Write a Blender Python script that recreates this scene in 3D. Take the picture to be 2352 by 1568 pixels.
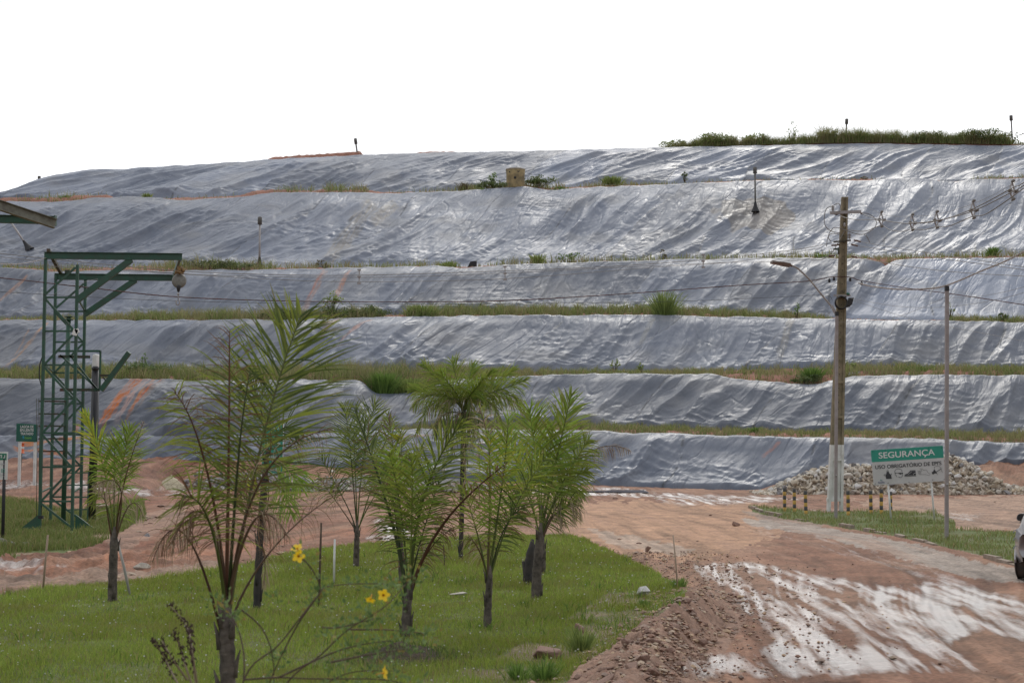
import bpy, math, random
import numpy as np
from mathutils import Vector, Matrix, noise as mnoise
random.seed(7); rng = np.random.default_rng(7)
for o in list(bpy.data.objects): bpy.data.objects.remove(o)
S = bpy.context.scene; COL = S.collection

# ---------------------------------------------------------------- camera
F, HZ, CU, CV, CAMZ = 3266.7, 1008.0, 1176.0, 784.0, 2.48
TANP = (HZ - CV) / F; PITCH = math.atan(TANP)
cam = bpy.data.cameras.new('camera'); cam.lens = 50; cam.sensor_width = 36
cam.clip_start = 0.1; cam.clip_end = 6000
cam.dof.use_dof = True; cam.dof.focus_distance = 45; cam.dof.aperture_fstop = 5.0
co = bpy.data.objects.new('camera', cam); COL.objects.link(co)
co.location = (0, 0, CAMZ); co.rotation_euler = (math.pi/2 + PITCH, 0, 0); S.camera = co
cp, sp = math.cos(PITCH), math.sin(PITCH)
def kz(v):                      # height gained per metre of depth along the sight line
    t = (CV - np.asarray(v, float)) / F
    return (sp + t*cp) / (cp - t*sp)
def kx(u, v):
    t = (CV - np.asarray(v, float)) / F
    return ((np.asarray(u, float) - CU) / F) / (cp - t*sp)
def P(u, v, D): return Vector((D*float(kx(u, v)), D, CAMZ + D*float(kz(v))))

# ---------------------------------------------------------------- sky and sun
SUN_EL, SUN_AZ = math.radians(38), math.radians(12)      # azimuth from +Y towards +X
SD = Vector((math.sin(SUN_AZ)*math.cos(SUN_EL), math.cos(SUN_AZ)*math.cos(SUN_EL), math.sin(SUN_EL)))
W = bpy.data.worlds.new('World'); S.world = W; W.use_nodes = True
nt = W.node_tree; nt.nodes.clear(); N = nt.nodes.new; L = nt.links.new
sky = N('ShaderNodeTexSky'); sky.sky_type = 'NISHITA'; sky.sun_disc = False
sky.sun_elevation = SUN_EL; sky.sun_rotation = SUN_AZ; sky.dust_density = 2.0
geo = N('ShaderNodeTexCoord')
dot = N('ShaderNodeVectorMath'); dot.operation = 'DOT_PRODUCT'; L(geo.outputs['Generated'], dot.inputs[0]); dot.inputs[1].default_value = SD
mp = N('ShaderNodeMapping'); mp.inputs['Scale'].default_value = (1.3, 1.3, 3.0); L(geo.outputs['Generated'], mp.inputs[0])
nz = N('ShaderNodeTexNoise'); nz.inputs['Scale'].default_value = 1.6; nz.inputs['Detail'].default_value = 5; L(mp.outputs[0], nz.inputs['Vector'])
d01 = N('ShaderNodeMapRange'); L(dot.outputs['Value'], d01.inputs[0]); d01.inputs[1].default_value = -1
p40 = N('ShaderNodeMath'); p40.operation = 'POWER'; L(d01.outputs[0], p40.inputs[0]); p40.inputs[1].default_value = 34
p40m = N('ShaderNodeMath'); p40m.operation = 'MULTIPLY'; L(p40.outputs[0], p40m.inputs[0]); p40m.inputs[1].default_value = 9
cr = N('ShaderNodeMath'); cr.operation = 'MULTIPLY_ADD'; L(d01.outputs[0], cr.inputs[0]); cr.inputs[1].default_value = 6.5; L(p40m.outputs[0], cr.inputs[2])
cr2 = N('ShaderNodeMath'); cr2.operation = 'ADD'; L(cr.outputs[0], cr2.inputs[0]); cr2.inputs[1].default_value = 7.2; cr = cr2
pw = N('ShaderNodeMath'); pw.operation = 'MULTIPLY'
nm = N('ShaderNodeMapRange'); L(nz.outputs['Fac'], nm.inputs[0]); nm.inputs[1].default_value = .40; nm.inputs[2].default_value = .64; nm.inputs[3].default_value = .50; nm.inputs[4].default_value = 1.12
L(cr.outputs[0], pw.inputs[0]); L(nm.outputs[0], pw.inputs[1])
cc = N('ShaderNodeVectorMath'); cc.operation = 'SCALE'; cc.inputs[0].default_value = (0.985, 0.995, 1.02); L(pw.outputs[0], cc.inputs['Scale'])
fac = N('ShaderNodeMapRange'); L(dot.outputs['Value'], fac.inputs[0]); fac.inputs[1].default_value = -0.9; fac.inputs[2].default_value = .5; fac.inputs[3].default_value = .45; fac.inputs[4].default_value = .97
mx = N('ShaderNodeMix'); mx.data_type = 'RGBA'; L(fac.outputs[0], mx.inputs[0]); L(sky.outputs[0], mx.inputs[6]); L(cc.outputs[0], mx.inputs[7])
bg = N('ShaderNodeBackground'); bg.inputs['Strength'].default_value = 0.1; L(mx.outputs[2], bg.inputs[0])
wo = N('ShaderNodeOutputWorld'); L(bg.outputs[0], wo.inputs[0])
sl = bpy.data.lights.new('sun', 'SUN'); sl.energy = .65; sl.angle = math.radians(10); sl.color = (1, .95, .87)
so = bpy.data.objects.new('sun', sl); COL.objects.link(so); so.rotation_euler = SD.to_track_quat('Z', 'Y').to_euler(); so.location = (0, 0, 60)
S.view_settings.view_transform = 'Standard'; S.view_settings.look = 'None'; S.view_settings.gamma = 1
S.view_settings.exposure = 0.24
S.cycles.max_bounces = 6; S.cycles.transparent_max_bounces = 6

# ---------------------------------------------------------------- helpers
def tag(o, label=None, cat=None, group=None, kind=None):
    if label: o['label'] = label
    if cat: o['category'] = cat
    if group: o['group'] = group
    if kind: o['kind'] = kind
    return o
def empty(name, loc, label, cat, group=None):
    o = bpy.data.objects.new(name, None); COL.objects.link(o); o.location = loc; o.empty_display_size = .2
    return tag(o, label, cat, group)
def link(name, me, parent=None, loc=None):
    o = bpy.data.objects.new(name, me); COL.objects.link(o)
    if parent is not None: o.parent = parent
    if loc is not None: o.location = loc
    return o
def npmesh(name, verts, faces, mats, smooth=True, attrs=None, uv=None):
    """verts (n,3); faces (m,4) or (m,3) int arrays"""
    me = bpy.data.meshes.new(name); verts = np.asarray(verts, np.float32); faces = np.asarray(faces, np.int32)
    k = faces.shape[1]; m = len(faces)
    me.vertices.add(len(verts)); me.vertices.foreach_set('co', verts.ravel())
    me.loops.add(m*k); me.loops.foreach_set('vertex_index', faces.ravel())
    me.polygons.add(m); me.polygons.foreach_set('loop_start', np.arange(0, m*k, k, dtype=np.int32))
    try: me.polygons.foreach_set('loop_total', np.full(m, k, np.int32))
    except Exception: pass
    me.polygons.foreach_set('use_smooth', np.full(m, smooth))
    if attrs:
        for an, arr in attrs.items():
            a = me.color_attributes.new(an, 'FLOAT_COLOR', 'POINT'); c = np.ones((len(verts), 4), np.float32); c[:, :arr.shape[1]] = arr
            a.data.foreach_set('color', c.ravel())
    if uv is not None:
        ul = me.uv_layers.new(name='UVMap'); ul.data.foreach_set('uv', np.asarray(uv, np.float32)[faces.ravel()].ravel())
    me.update(); me.validate()
    for mm in (mats if isinstance(mats, (list, tuple)) else [mats]): me.materials.append(mm)
    return me
_perm = {}
def perlin(x, y, seed=0):
    if seed not in _perm:
        r = np.random.default_rng(seed+100); a = r.random((256, 256))*2*np.pi; _perm[seed] = (np.cos(a), np.sin(a))
    gx, gy = _perm[seed]; x = np.asarray(x, float); y = np.asarray(y, float); x, y = np.broadcast_arrays(x, y)
    xi = np.floor(x).astype(int); yi = np.floor(y).astype(int); fx = x-xi; fy = y-yi
    sx = fx*fx*fx*(fx*(fx*6-15)+10); sy = fy*fy*fy*(fy*(fy*6-15)+10)
    def g(ix, iy, dx, dy):
        i = ix & 255; j = iy & 255; return gx[i, j]*dx + gy[i, j]*dy
    a = g(xi, yi, fx, fy); b = g(xi+1, yi, fx-1, fy); c = g(xi, yi+1, fx, fy-1); d = g(xi+1, yi+1, fx-1, fy-1)
    return (a + sx*(b-a) + sy*((c+sx*(d-c)) - (a+sx*(b-a))))*1.5
def fbm(x, y, o=4, seed=0):
    r = 0; a = 1
    for i in range(o): r = r + a*perlin(x*2**i, y*2**i, seed+i); a *= .5
    return r
def sstep(a, b, x):
    t = np.clip((np.asarray(x, float)-a)/(b-a), 0, 1); return t*t*(3-2*t)
def pip(px, py, poly):
    px = np.asarray(px, float); py = np.asarray(py, float); ins = np.zeros(px.shape, bool); n = len(poly); j = n-1
    for i in range(n):
        xi, yi = poly[i]; xj, yj = poly[j]
        c = ((yi > py) != (yj > py)) & (px < (xj-xi)*(py-yi)/((yj-yi) if yj != yi else 1e-9)+xi); ins ^= c; j = i
    return ins

# ---------------------------------------------------------------- materials
def mat(name, col=(.5, .5, .5), rough=.6, metal=0, spec=.5, noise=None, bump=None, attr=None, trans=0, nscale=6):
    m = bpy.data.materials.new(name); m.use_nodes = True; t = m.node_tree; b = t.nodes['Principled BSDF']
    b.inputs['Base Color'].default_value = (*col, 1); b.inputs['Roughness'].default_value = rough; b.inputs['Metallic'].default_value = metal
    b.inputs['Specular IOR Level'].default_value = spec
    tc = t.nodes.new('ShaderNodeTexCoord')
    src = None
    if attr:
        at = t.nodes.new('ShaderNodeAttribute'); at.attribute_name = attr; src = at.outputs['Color']
        t.links.new(src, b.inputs['Base Color'])
    if noise:
        n = t.nodes.new('ShaderNodeTexNoise'); n.inputs['Scale'].default_value = nscale; n.inputs['Detail'].default_value = 6; n.inputs['Roughness'].default_value = .65
        t.links.new(tc.outputs['Object'], n.inputs['Vector'])
        r = t.nodes.new('ShaderNodeMapRange'); r.inputs[1].default_value = .35; r.inputs[2].default_value = .65; t.links.new(n.outputs['Fac'], r.inputs[0])
        mixn = t.nodes.new('ShaderNodeMix'); mixn.data_type = 'RGBA'; t.links.new(r.outputs[0], mixn.inputs[0])
        if src: t.links.new(src, mixn.inputs[6])
        else: mixn.inputs[6].default_value = (*col, 1)
        mixn.inputs[7].default_value = (*noise, 1)
        if attr: r.inputs[4].default_value = .35
        t.links.new(mixn.outputs[2], b.inputs['Base Color'])
    if bump:
        n2 = t.nodes.new('ShaderNodeTexNoise'); n2.inputs['Scale'].default_value = nscale*4; n2.inputs['Detail'].default_value = 5
        t.links.new(tc.outputs['Object'], n2.inputs['Vector'])
        bp = t.nodes.new('ShaderNodeBump'); bp.inputs['Strength'].default_value = .6; bp.inputs['Distance'].default_value = bump
        t.links.new(n2.outputs['Fac'], bp.inputs['Height']); t.links.new(bp.outputs[0], b.inputs['Normal'])
    if trans:
        tr = t.nodes.new('ShaderNodeBsdfTranslucent'); ms = t.nodes.new('ShaderNodeMixShader'); ms.inputs[0].default_value = trans
        o = t.nodes['Material Output']; t.links.new(b.outputs[0], ms.inputs[1]); t.links.new(tr.outputs[0], ms.inputs[2]); t.links.new(ms.outputs[0], o.inputs[0])
        c = b.inputs['Base Color']
        if c.is_linked: t.links.new(c.links[0].from_socket, tr.inputs[0])
        else: tr.inputs[0].default_value = (*col, 1)
    return m
M = {}
M['leaf'] = mat('leaf', attr='tint', rough=.5, trans=.42, spec=.4)
M['grass'] = mat('grass', attr='tint', rough=.6, trans=.35, spec=.25)
M['trunk'] = mat('palm_bark', (.13, .105, .085), .85, noise=(.035, .028, .022), bump=.02, nscale=9)
M['green_steel'] = mat('green_painted_steel', (.018, .085, .05), .5, noise=(.03, .06, .04), nscale=5)
M['rust_steel'] = mat('rusty_green_steel', (.08, .035, .022), .75, noise=(.02, .06, .04), nscale=4)
M['concrete'] = mat('weathered_concrete', (.26, .215, .14), .9, noise=(.13, .11, .07), bump=.01, nscale=3)
M['whitepaint'] = mat('white_paint', (.68, .68, .66), .6, noise=(.5, .49, .46), nscale=3)
M['galv'] = mat('grey_galvanised', (.33, .32, .32), .5, noise=(.25, .22, .21), nscale=4)
M['black'] = mat('black_plastic', (.012, .012, .014), .3)
M['blackm'] = mat('dull_black', (.02, .02, .022), .7)
M['cable'] = mat('grey_cable', (.17, .16, .15), .6)
M['cabler'] = mat('dark_red_cable', (.12, .03, .025), .6, noise=(.03, .02, .02), nscale=5)
M['cablew'] = mat('pale_twisted_cable', (.42, .38, .35), .6, noise=(.25, .2, .18), nscale=9)
M['ceram'] = mat('brown_insulator', (.12, .05, .03), .4)
M['rock'] = mat('pale_rock', (.56, .51, .43), .85, noise=(.36, .33, .29), bump=.03, nscale=3)
M['rockg'] = mat('grey_rock', (.27, .26, .26), .85, noise=(.16, .15, .15), bump=.03, nscale=3)
M['rockb'] = mat('brown_rock', (.27, .165, .125), .85, noise=(.19, .12, .09), bump=.02, nscale=5)
# ---------------------------------------------------------------- terrain profile of the terraced landfill (u,v = sight lines, 0..2352 x 0..1568)
def ctl(pts): 
    x = [p[0] for p in pts]; y = [p[1] for p in pts]; return lambda u: np.interp(u, x, y)
VB = [ctl([(-500,1062),(0,1065),(350,1062),(600,1068),(800,1075),(1000,1100),(1340,1112),(1560,1121),(1740,1126),(1850,1106),(1950,1092),(2150,1076),(2352,1070),(2900,1064)]),
      ctl([(-500,1010),(0,1004),(600,1004),(860,992),(1000,976),(1340,974),(1500,980),(1800,990),(2352,995),(2900,998)]),
      ctl([(-500,850),(0,850),(400,851),(1000,850),(1400,857),(1600,852),(1800,843),(2000,843),(2352,846),(2900,848)]),
      ctl([(-500,738),(0,735),(400,730),(700,728),(900,722),(1200,716),(1500,712),(1700,722),(1900,731),(2100,735),(2352,738),(2900,742)]),
      ctl([(-500,620),(0,615),(400,608),(700,613),(1000,611),(1250,606),(1500,599),(1800,592),(2000,589),(2352,585),(2900,582)]),
      ctl([(-500,560),(-200,490),(0,461),(300,456),(600,447),(1060,437),(1400,425),(1700,418),(2000,419),(2200,422),(2352,414),(2900,405)])]
VT = [ctl([(-500,1014),(0,1009),(600,1008),(860,997),(1000,992),(1340,997),(1500,1003),(1800,1010),(2100,1015),(2352,1026),(2900,1030)]),
      ctl([(-500,880),(0,878),(300,878),(500,882),(830,881),(860,915),(980,905),(1020,880),(1140,872),(1400,864),(1640,866),(1700,878),(1870,892),(1960,872),(2100,868),(2352,868),(2900,868)]),
      ctl([(-500,742),(0,742),(400,742),(700,740),(900,735),(1200,730),(1500,730),(1900,738),(2000,741),(2352,746),(2900,750)]),
      ctl([(-500,628),(0,620),(60,622),(110,629),(300,628),(640,625),(900,619),(1000,617),(1060,622),(1150,614),(1300,608),(1500,603),(1700,599),(1900,598),(1990,600),(2035,607),(2090,600),(2352,597),(2900,592)]),
      ctl([(-500,570),(-200,500),(0,468),(120,470),(200,460),(300,456),(420,466),(540,458),(620,447),(720,447),(900,449),(1100,441),(1160,436),(1210,434),(1270,443),(1330,436),(1500,430),(1700,421),(1850,418),(2000,419),(2110,412),(2200,424),(2250,416),(2352,416),(2900,408)]),
      ctl([(-500,530),(-200,480),(0,447),(50,426),(100,408),(180,397),(400,385),(620,371),(820,361),(1000,355),(1200,352),(1500,343),(1700,340),(2000,334),(2352,338),(2900,330)])]
SLOPE = [.60, .60, .60, .62, .56, .52]
BENCH = [lambda u: .25 + 3.95*sstep(700, 1250, u), lambda u: 4.6+0*u, lambda u: 4.5+0*u, lambda u: 4.2+0*u, lambda u: 5.0+0*u]
DFOOT = lambda u: 72.0 + 0*np.asarray(u, float)
UG = np.arange(-760.0, 3120.0, 4.0)
def gsm(a, sig):
    k = int(sig*3/4)+1; x = np.arange(-k, k+1)*4.0; w = np.exp(-.5*(x/sig)**2); w /= w.sum(); return np.convolve(np.pad(a, k, mode='edge'), w, 'valid')
def _tables():
    """depth and height of the foot and of the top edge of each tier; depths vary slowly along the hill"""
    D = DFOOT(UG); out = []
    for i in range(6):
        vb = gsm(VB[i](UG), 9); vt = gsm(VT[i](UG), 9)
        zb = CAMZ + D*kz(vb); k = kz(vt); Dt = (zb - D*SLOPE[i] - CAMZ)/(k - SLOPE[i]); Dt = gsm(np.maximum(Dt, D+.3), 110); zt = CAMZ + Dt*k
        out.append((D, zb, Dt, zt))
        if i < 5: D = Dt + BENCH[i](UG)
    return out
_TB = _tables()
def tier_lines(u):
    u = np.asarray(u, float); return [tuple(np.interp(u, UG, a) for a in t) for t in _TB]
def foot_z(u): return CAMZ + 72.0*kz(VB[0](u))
def uof(x, y): return CU + F*np.asarray(x, float)/np.maximum(np.asarray(y, float), .5)*cp   # near the horizon
HEAPS = [(3.7, 14.6, 1.0, 3.2, .34, .15), (4.05, 19.0, .75, 2.2, .48, .1), (3.0, 12.3, .95, 1.6, .2, .2)]
def Hz(x, y):
    x = np.asarray(x, float); y = np.asarray(y, float); u = uof(x, y)
    y0 = np.interp(u, [240, 400, 1700, 1800], [45, 68.3, 68.3, 66]); t = np.clip((y-y0)/(72-y0), 0, 1); z = foot_z(u)*t**np.interp(u, [240, 400], [1.6, 1.1])
    # bank of loose gravel along the near edge of the road
    xc = ridge_x(y); w = np.where(x < xc, .62, .40); h = np.interp(y, [9, 11, 14, 16, 18, 20, 21.5, 24], [.2, .2, .27, .37, .46, .36, .14, 0]); w = w*np.interp(y, [9, 16, 19, 22], [1.1, .95, .7, .6])
    z = z + h*np.exp(-((x-xc)/w)**2)
    return z
def ridge_x(y): return np.interp(y, [9, 12, 14.5, 16, 18, 19.5, 22, 26], [.45, .88, 1.28, 1.62, 2.12, 2.48, 2.98, 3.2])
def G(u, v, dz=0.0):
    """ground point seen at (u, v)"""
    D = 8101.0/(v-HZ)
    for _ in range(12):
        p = P(u, v, D); zz = float(Hz(p.x, p.y)); D = D*(1 + .0) if False else (CAMZ - zz)/(-float(kz(v)))
        D = min(max(D, 3), 74)
    p = P(u, v, D); p.z = float(Hz(p.x, p.y)) + dz; return p

# ---------------------------------------------------------------- the tarpaulin folds
TH = [50, 60, 63, 65, 63, 46]
def folds(s, t, i, T):
    """height of the sheet above its slope: broad sags plus taut creases running mostly one way, crossing at small angles"""
    th = math.radians(TH[i]); sd = 41*i
    w1 = 1.7*perlin(s/19, t/16, sd) + .12*perlin(s/5, t/5, sd+1)
    q = -s*math.sin(th) + t*math.cos(th) + w1; p = s*math.cos(th) + t*math.sin(th)
    h = .30*perlin(s/12, t/8, sd+5) + .17*(1-2*np.abs(perlin(p/16, q/4.2, sd+6)))
    k = 0
    for lam, st, amp, dth, ex in ((3.2, 10, .27, -5, .8), (2.1, 13, .22, 4, .8), (1.4, 14, .16, -3, .75), (1.0, 13, .12, 6, .7), (.72, 11, .075, 0, .7), (.5, 8, .040, -8, .7), (.8, 4, .05, -38, .75), (.55, 4, .03, 30, .8)):
        k += 1; a = th + math.radians(dth); qq = -s*math.sin(a) + t*math.cos(a) + w1*.8; pp = s*math.cos(a) + t*math.sin(a)
        wob = .16*lam*perlin(s/(lam*3), t/(lam*3), sd+30+k)
        n = perlin(pp/(lam*st)+7*k, (qq+wob)/lam, sd+10+k); m = (.12 if lam > 1.2 else .03) + 1.1*sstep(-.15 if lam > 1.2 else .0, .45, perlin(pp/(lam*st*1.1+4), qq/(lam*2.2+1.5), sd+20+k))
        h = h + amp*(1.22 if lam > .9 else .85)*m*(.55-np.abs(n)**ex*1.6)
    foot = .8*sstep(2.8, .1, t) + .65*sstep(.10, .5, perlin(s/7+31, t/5, sd+40))
    s2 = s + .8*perlin(s/3, t/3, sd+14)
    h = h + foot*(.07*(.5-np.abs(perlin(s2/2.6, t/.8+.25*s2, sd+11))*1.6) + .05*(.5-np.abs(perlin(s2/1.2+3, t/.55-.2*s2, sd+12))*1.6) + .03*(.5-np.abs(perlin(s2/.55, t/.35, sd+13))))
    d = perlin(s/1.9+w1*.3, t/1.5, sd+15); h = h + .09*np.maximum(d-.15, 0) - .16*np.maximum(d-.42, 0)
    return h, np.stack([p*.2, q], -1)
STAIN = [ # tier, (u0,v0)->(u1,v1), half width, (r,g,b), strength
 (1, 318, 878, 232, 985, 11, (.36, .095, .012), 1), (1, 300, 880, 250, 950, 3, (.36, .10, .015), .8), (1, 350, 882, 292, 975, 4, (.33, .12, .03), .9), (1, 372, 882, 318, 950, 7, (.17, .12, .10), .8),
 (1, 335, 880, 268, 978, 7, (.30, .19, .16), .9), (1, 366, 884, 300, 960, 2.5, (.34, .08, .015), .9), (1, 180, 985, 165, 1010, 5, (.36, .10, .015), .8),
 (0, 60, 1030, 200, 1012, 5, (.40, .15, .04), .9), (0, 40, 1040, 160, 1052, 4, (.40, .14, .04), .8), (0, 880, 1025, 1000, 1012, 3, (.16, .07, .05), .7),
 (2, 100, 758, 12, 848, 4, (.34, .20, .11), .75), (2, 62, 770, 30, 820, 2, (.34, .19, .10), .6), (2, 105, 750, 85, 775, 3, (.40, .17, .07), .7), (2, 850, 748, 780, 800, 6, (.36, .14, .06), .6), (2, 775, 742, 735, 790, 5, (.33, .16, .09), .55), (2, 1500, 745, 1470, 800, 7, (.23, .21, .15), .4),
 (3, 52, 640, -20, 700, 4, (.36, .18, .10), .7), (3, 742, 630, 690, 720, 8, (.30, .17, .12), .6), (3, 802, 632, 770, 690, 6, (.36, .16, .09), .7), (3, 735, 640, 700, 690, 2, (.30, .08, .04), .6),
 (4, 850, 480, 750, 600, 20, (.17, .15, .12), .7), (4, 905, 478, 850, 520, 12, (.22, .19, .14), .5), (0, 1790, 1020, 1750, 1050, 4, (.30, .13, .09), .55), (2, 1820, 745, 1790, 830, 10, (.26, .23, .17), .4)]
US = np.concatenate([np.linspace(-700, -110, 60), np.arange(-100, 2460, 2.7), np.linspace(2470, 3050, 60)])
M['tarp'] = bpy.data.materials.new('grey_geomembrane')
def build_tarp_material():
    m = M['tarp']; m.use_nodes = True; t = m.node_tree; b = t.nodes['Principled BSDF']; n = t.nodes.new; l = t.links.new
    at = n('ShaderNodeAttribute'); at.attribute_name = 'tint'
    uv = n('ShaderNodeUVMap'); uv.uv_map = 'UVMap'; tc = n('ShaderNodeTexCoord')
    # dusty film over the plastic, world sized
    dn = n('ShaderNodeTexNoise'); dn.inputs['Scale'].default_value = .35; dn.inputs['Detail'].default_value = 7; dn.inputs['Roughness'].default_value = .7; l(tc.outputs['Object'], dn.inputs['Vector'])
    dr = n('ShaderNodeMapRange'); dr.inputs[1].default_value = .38; dr.inputs[2].default_value = .66; l(dn.outputs['Fac'], dr.inputs[0])
    mix = n('ShaderNodeMix'); mix.data_type = 'RGBA'; mix.blend_type = 'MULTIPLY'; mix.inputs[0].default_value = 1; l(at.outputs['Color'], mix.inputs[6])
    ramp = n('ShaderNodeMix'); ramp.data_type = 'RGBA'; ramp.inputs[6].default_value = (.72, .76, .84, 1); ramp.inputs[7].default_value = (1.25, 1.2, 1.15, 1); l(dr.outputs[0], ramp.inputs[0]); l(ramp.outputs[2], mix.inputs[7])
    l(mix.outputs[2], b.inputs['Base Color'])
    rr = n('ShaderNodeMapRange'); rr.inputs[3].default_value = .44; rr.inputs[4].default_value = .62; l(dr.outputs[0], rr.inputs[0]); 
    ad = n('ShaderNodeMath'); ad.operation = 'MAXIMUM'; l(rr.outputs[0], ad.inputs[0])
    sa = n('ShaderNodeMapRange'); sa.inputs[3].default_value = 0; sa.inputs[4].default_value = .8; l(at.outputs['Alpha'], sa.inputs[0]); l(sa.outputs[0], ad.inputs[1]); l(ad.outputs[0], b.inputs['Roughness'])
    b.inputs['Specular IOR Level'].default_value = .5
    # fine creases running with the folds + isotropic crinkle
    mp1 = n('ShaderNodeMapping'); mp1.inputs['Scale'].default_value = (3.0, 2.6, 1); l(uv.outputs[0], mp1.inputs[0])
    n1 = n('ShaderNodeTexNoise'); n1.inputs['Scale'].default_value = 1; n1.inputs['Detail'].default_value = 4; n1.inputs['Roughness'].default_value = .55; l(mp1.outputs[0], n1.inputs['Vector'])
    n2 = n('ShaderNodeTexNoise'); n2.inputs['Scale'].default_value = 1.6; n2.inputs['Detail'].default_value = 5; n2.inputs['Distortion'].default_value = 1.2; l(tc.outputs['Object'], n2.inputs['Vector'])
    def crease(sx, sy, off, depth):       # V-shaped groove along the folds, where a stretched noise crosses its mean
        mpc = n('ShaderNodeMapping'); mpc.inputs['Scale'].default_value = (sx, sy, 1); mpc.inputs['Location'].default_value = (off, off*1.7, 0); l(uv.outputs[0], mpc.inputs[0])
        nc_ = n('ShaderNodeTexNoise'); nc_.inputs['Scale'].default_value = 1; nc_.inputs['Detail'].default_value = 2; nc_.inputs['Distortion'].default_value = .5; l(mpc.outputs[0], nc_.inputs['Vector'])
        sb = n('ShaderNodeMath'); sb.operation = 'SUBTRACT'; l(nc_.outputs['Fac'], sb.inputs[0]); sb.inputs[1].default_value = .5
        ab = n('ShaderNodeMath'); ab.operation = 'ABSOLUTE'; l(sb.outputs[0], ab.inputs[0])
        mr = n('ShaderNodeMapRange'); l(ab.outputs[0], mr.inputs[0]); mr.inputs[2].default_value = .05; mr.inputs[3].default_value = 0; mr.inputs[4].default_value = depth; return mr.outputs[0]
    c1 = crease(.75, .62, 3, 1.0); c2 = crease(1.5, 1.15, 11, .38)
    cs = n('ShaderNodeMath'); cs.operation = 'ADD'; l(c1, cs.inputs[0]); l(c2, cs.inputs[1])
    cs2 = n('ShaderNodeMath'); cs2.operation = 'MULTIPLY_ADD'; l(cs.outputs[0], cs2.inputs[0]); cs2.inputs[1].default_value = .50; l(n1.outputs['Fac'], cs2.inputs[2])
    a1 = n('ShaderNodeMath'); a1.operation = 'MULTIPLY_ADD'; l(n2.outputs['Fac'], a1.inputs[0]); a1.inputs[1].default_value = .16; l(cs2.outputs[0], a1.inputs[2])
    bp = n('ShaderNodeBump'); bp.inputs['Strength'].default_value = .6; bp.inputs['Distance'].default_value = .11; l(a1.outputs[0], bp.inputs['Height']); l(bp.outputs[0], b.inputs['Normal'])
build_tarp_material()
TL = tier_lines(US); NU = len(US)
TLAB = ['grey plastic sheet on the lowest terrace, its foot lying on the mud',
        'grey plastic sheet on the second terrace with an orange mud streak on its left',
        'grey plastic sheet on the third terrace from the ground, behind the tallest palm',
        'grey plastic sheet on the fourth terrace, with a sharp notch in its top edge',
        'grey plastic sheet on the tall fifth terrace with a brown patch round a vent pipe',
        'grey plastic sheet on the topmost terrace, lying against the white sky']
NT = [84, 100, 104, 100, 170, 100]
def surf(i, u, r):
    """point of tier i at sight line u, r in 0..1 up the slope"""
    D, zb, Dt, zt = [a for a in tier_lines(np.array([u]))[i]]; d = float(D[0]+(Dt[0]-D[0])*r); z = float(zb[0]+(zt[0]-zb[0])*r)
    return Vector((d*float(kx(u, HZ)), d, z))
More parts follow.
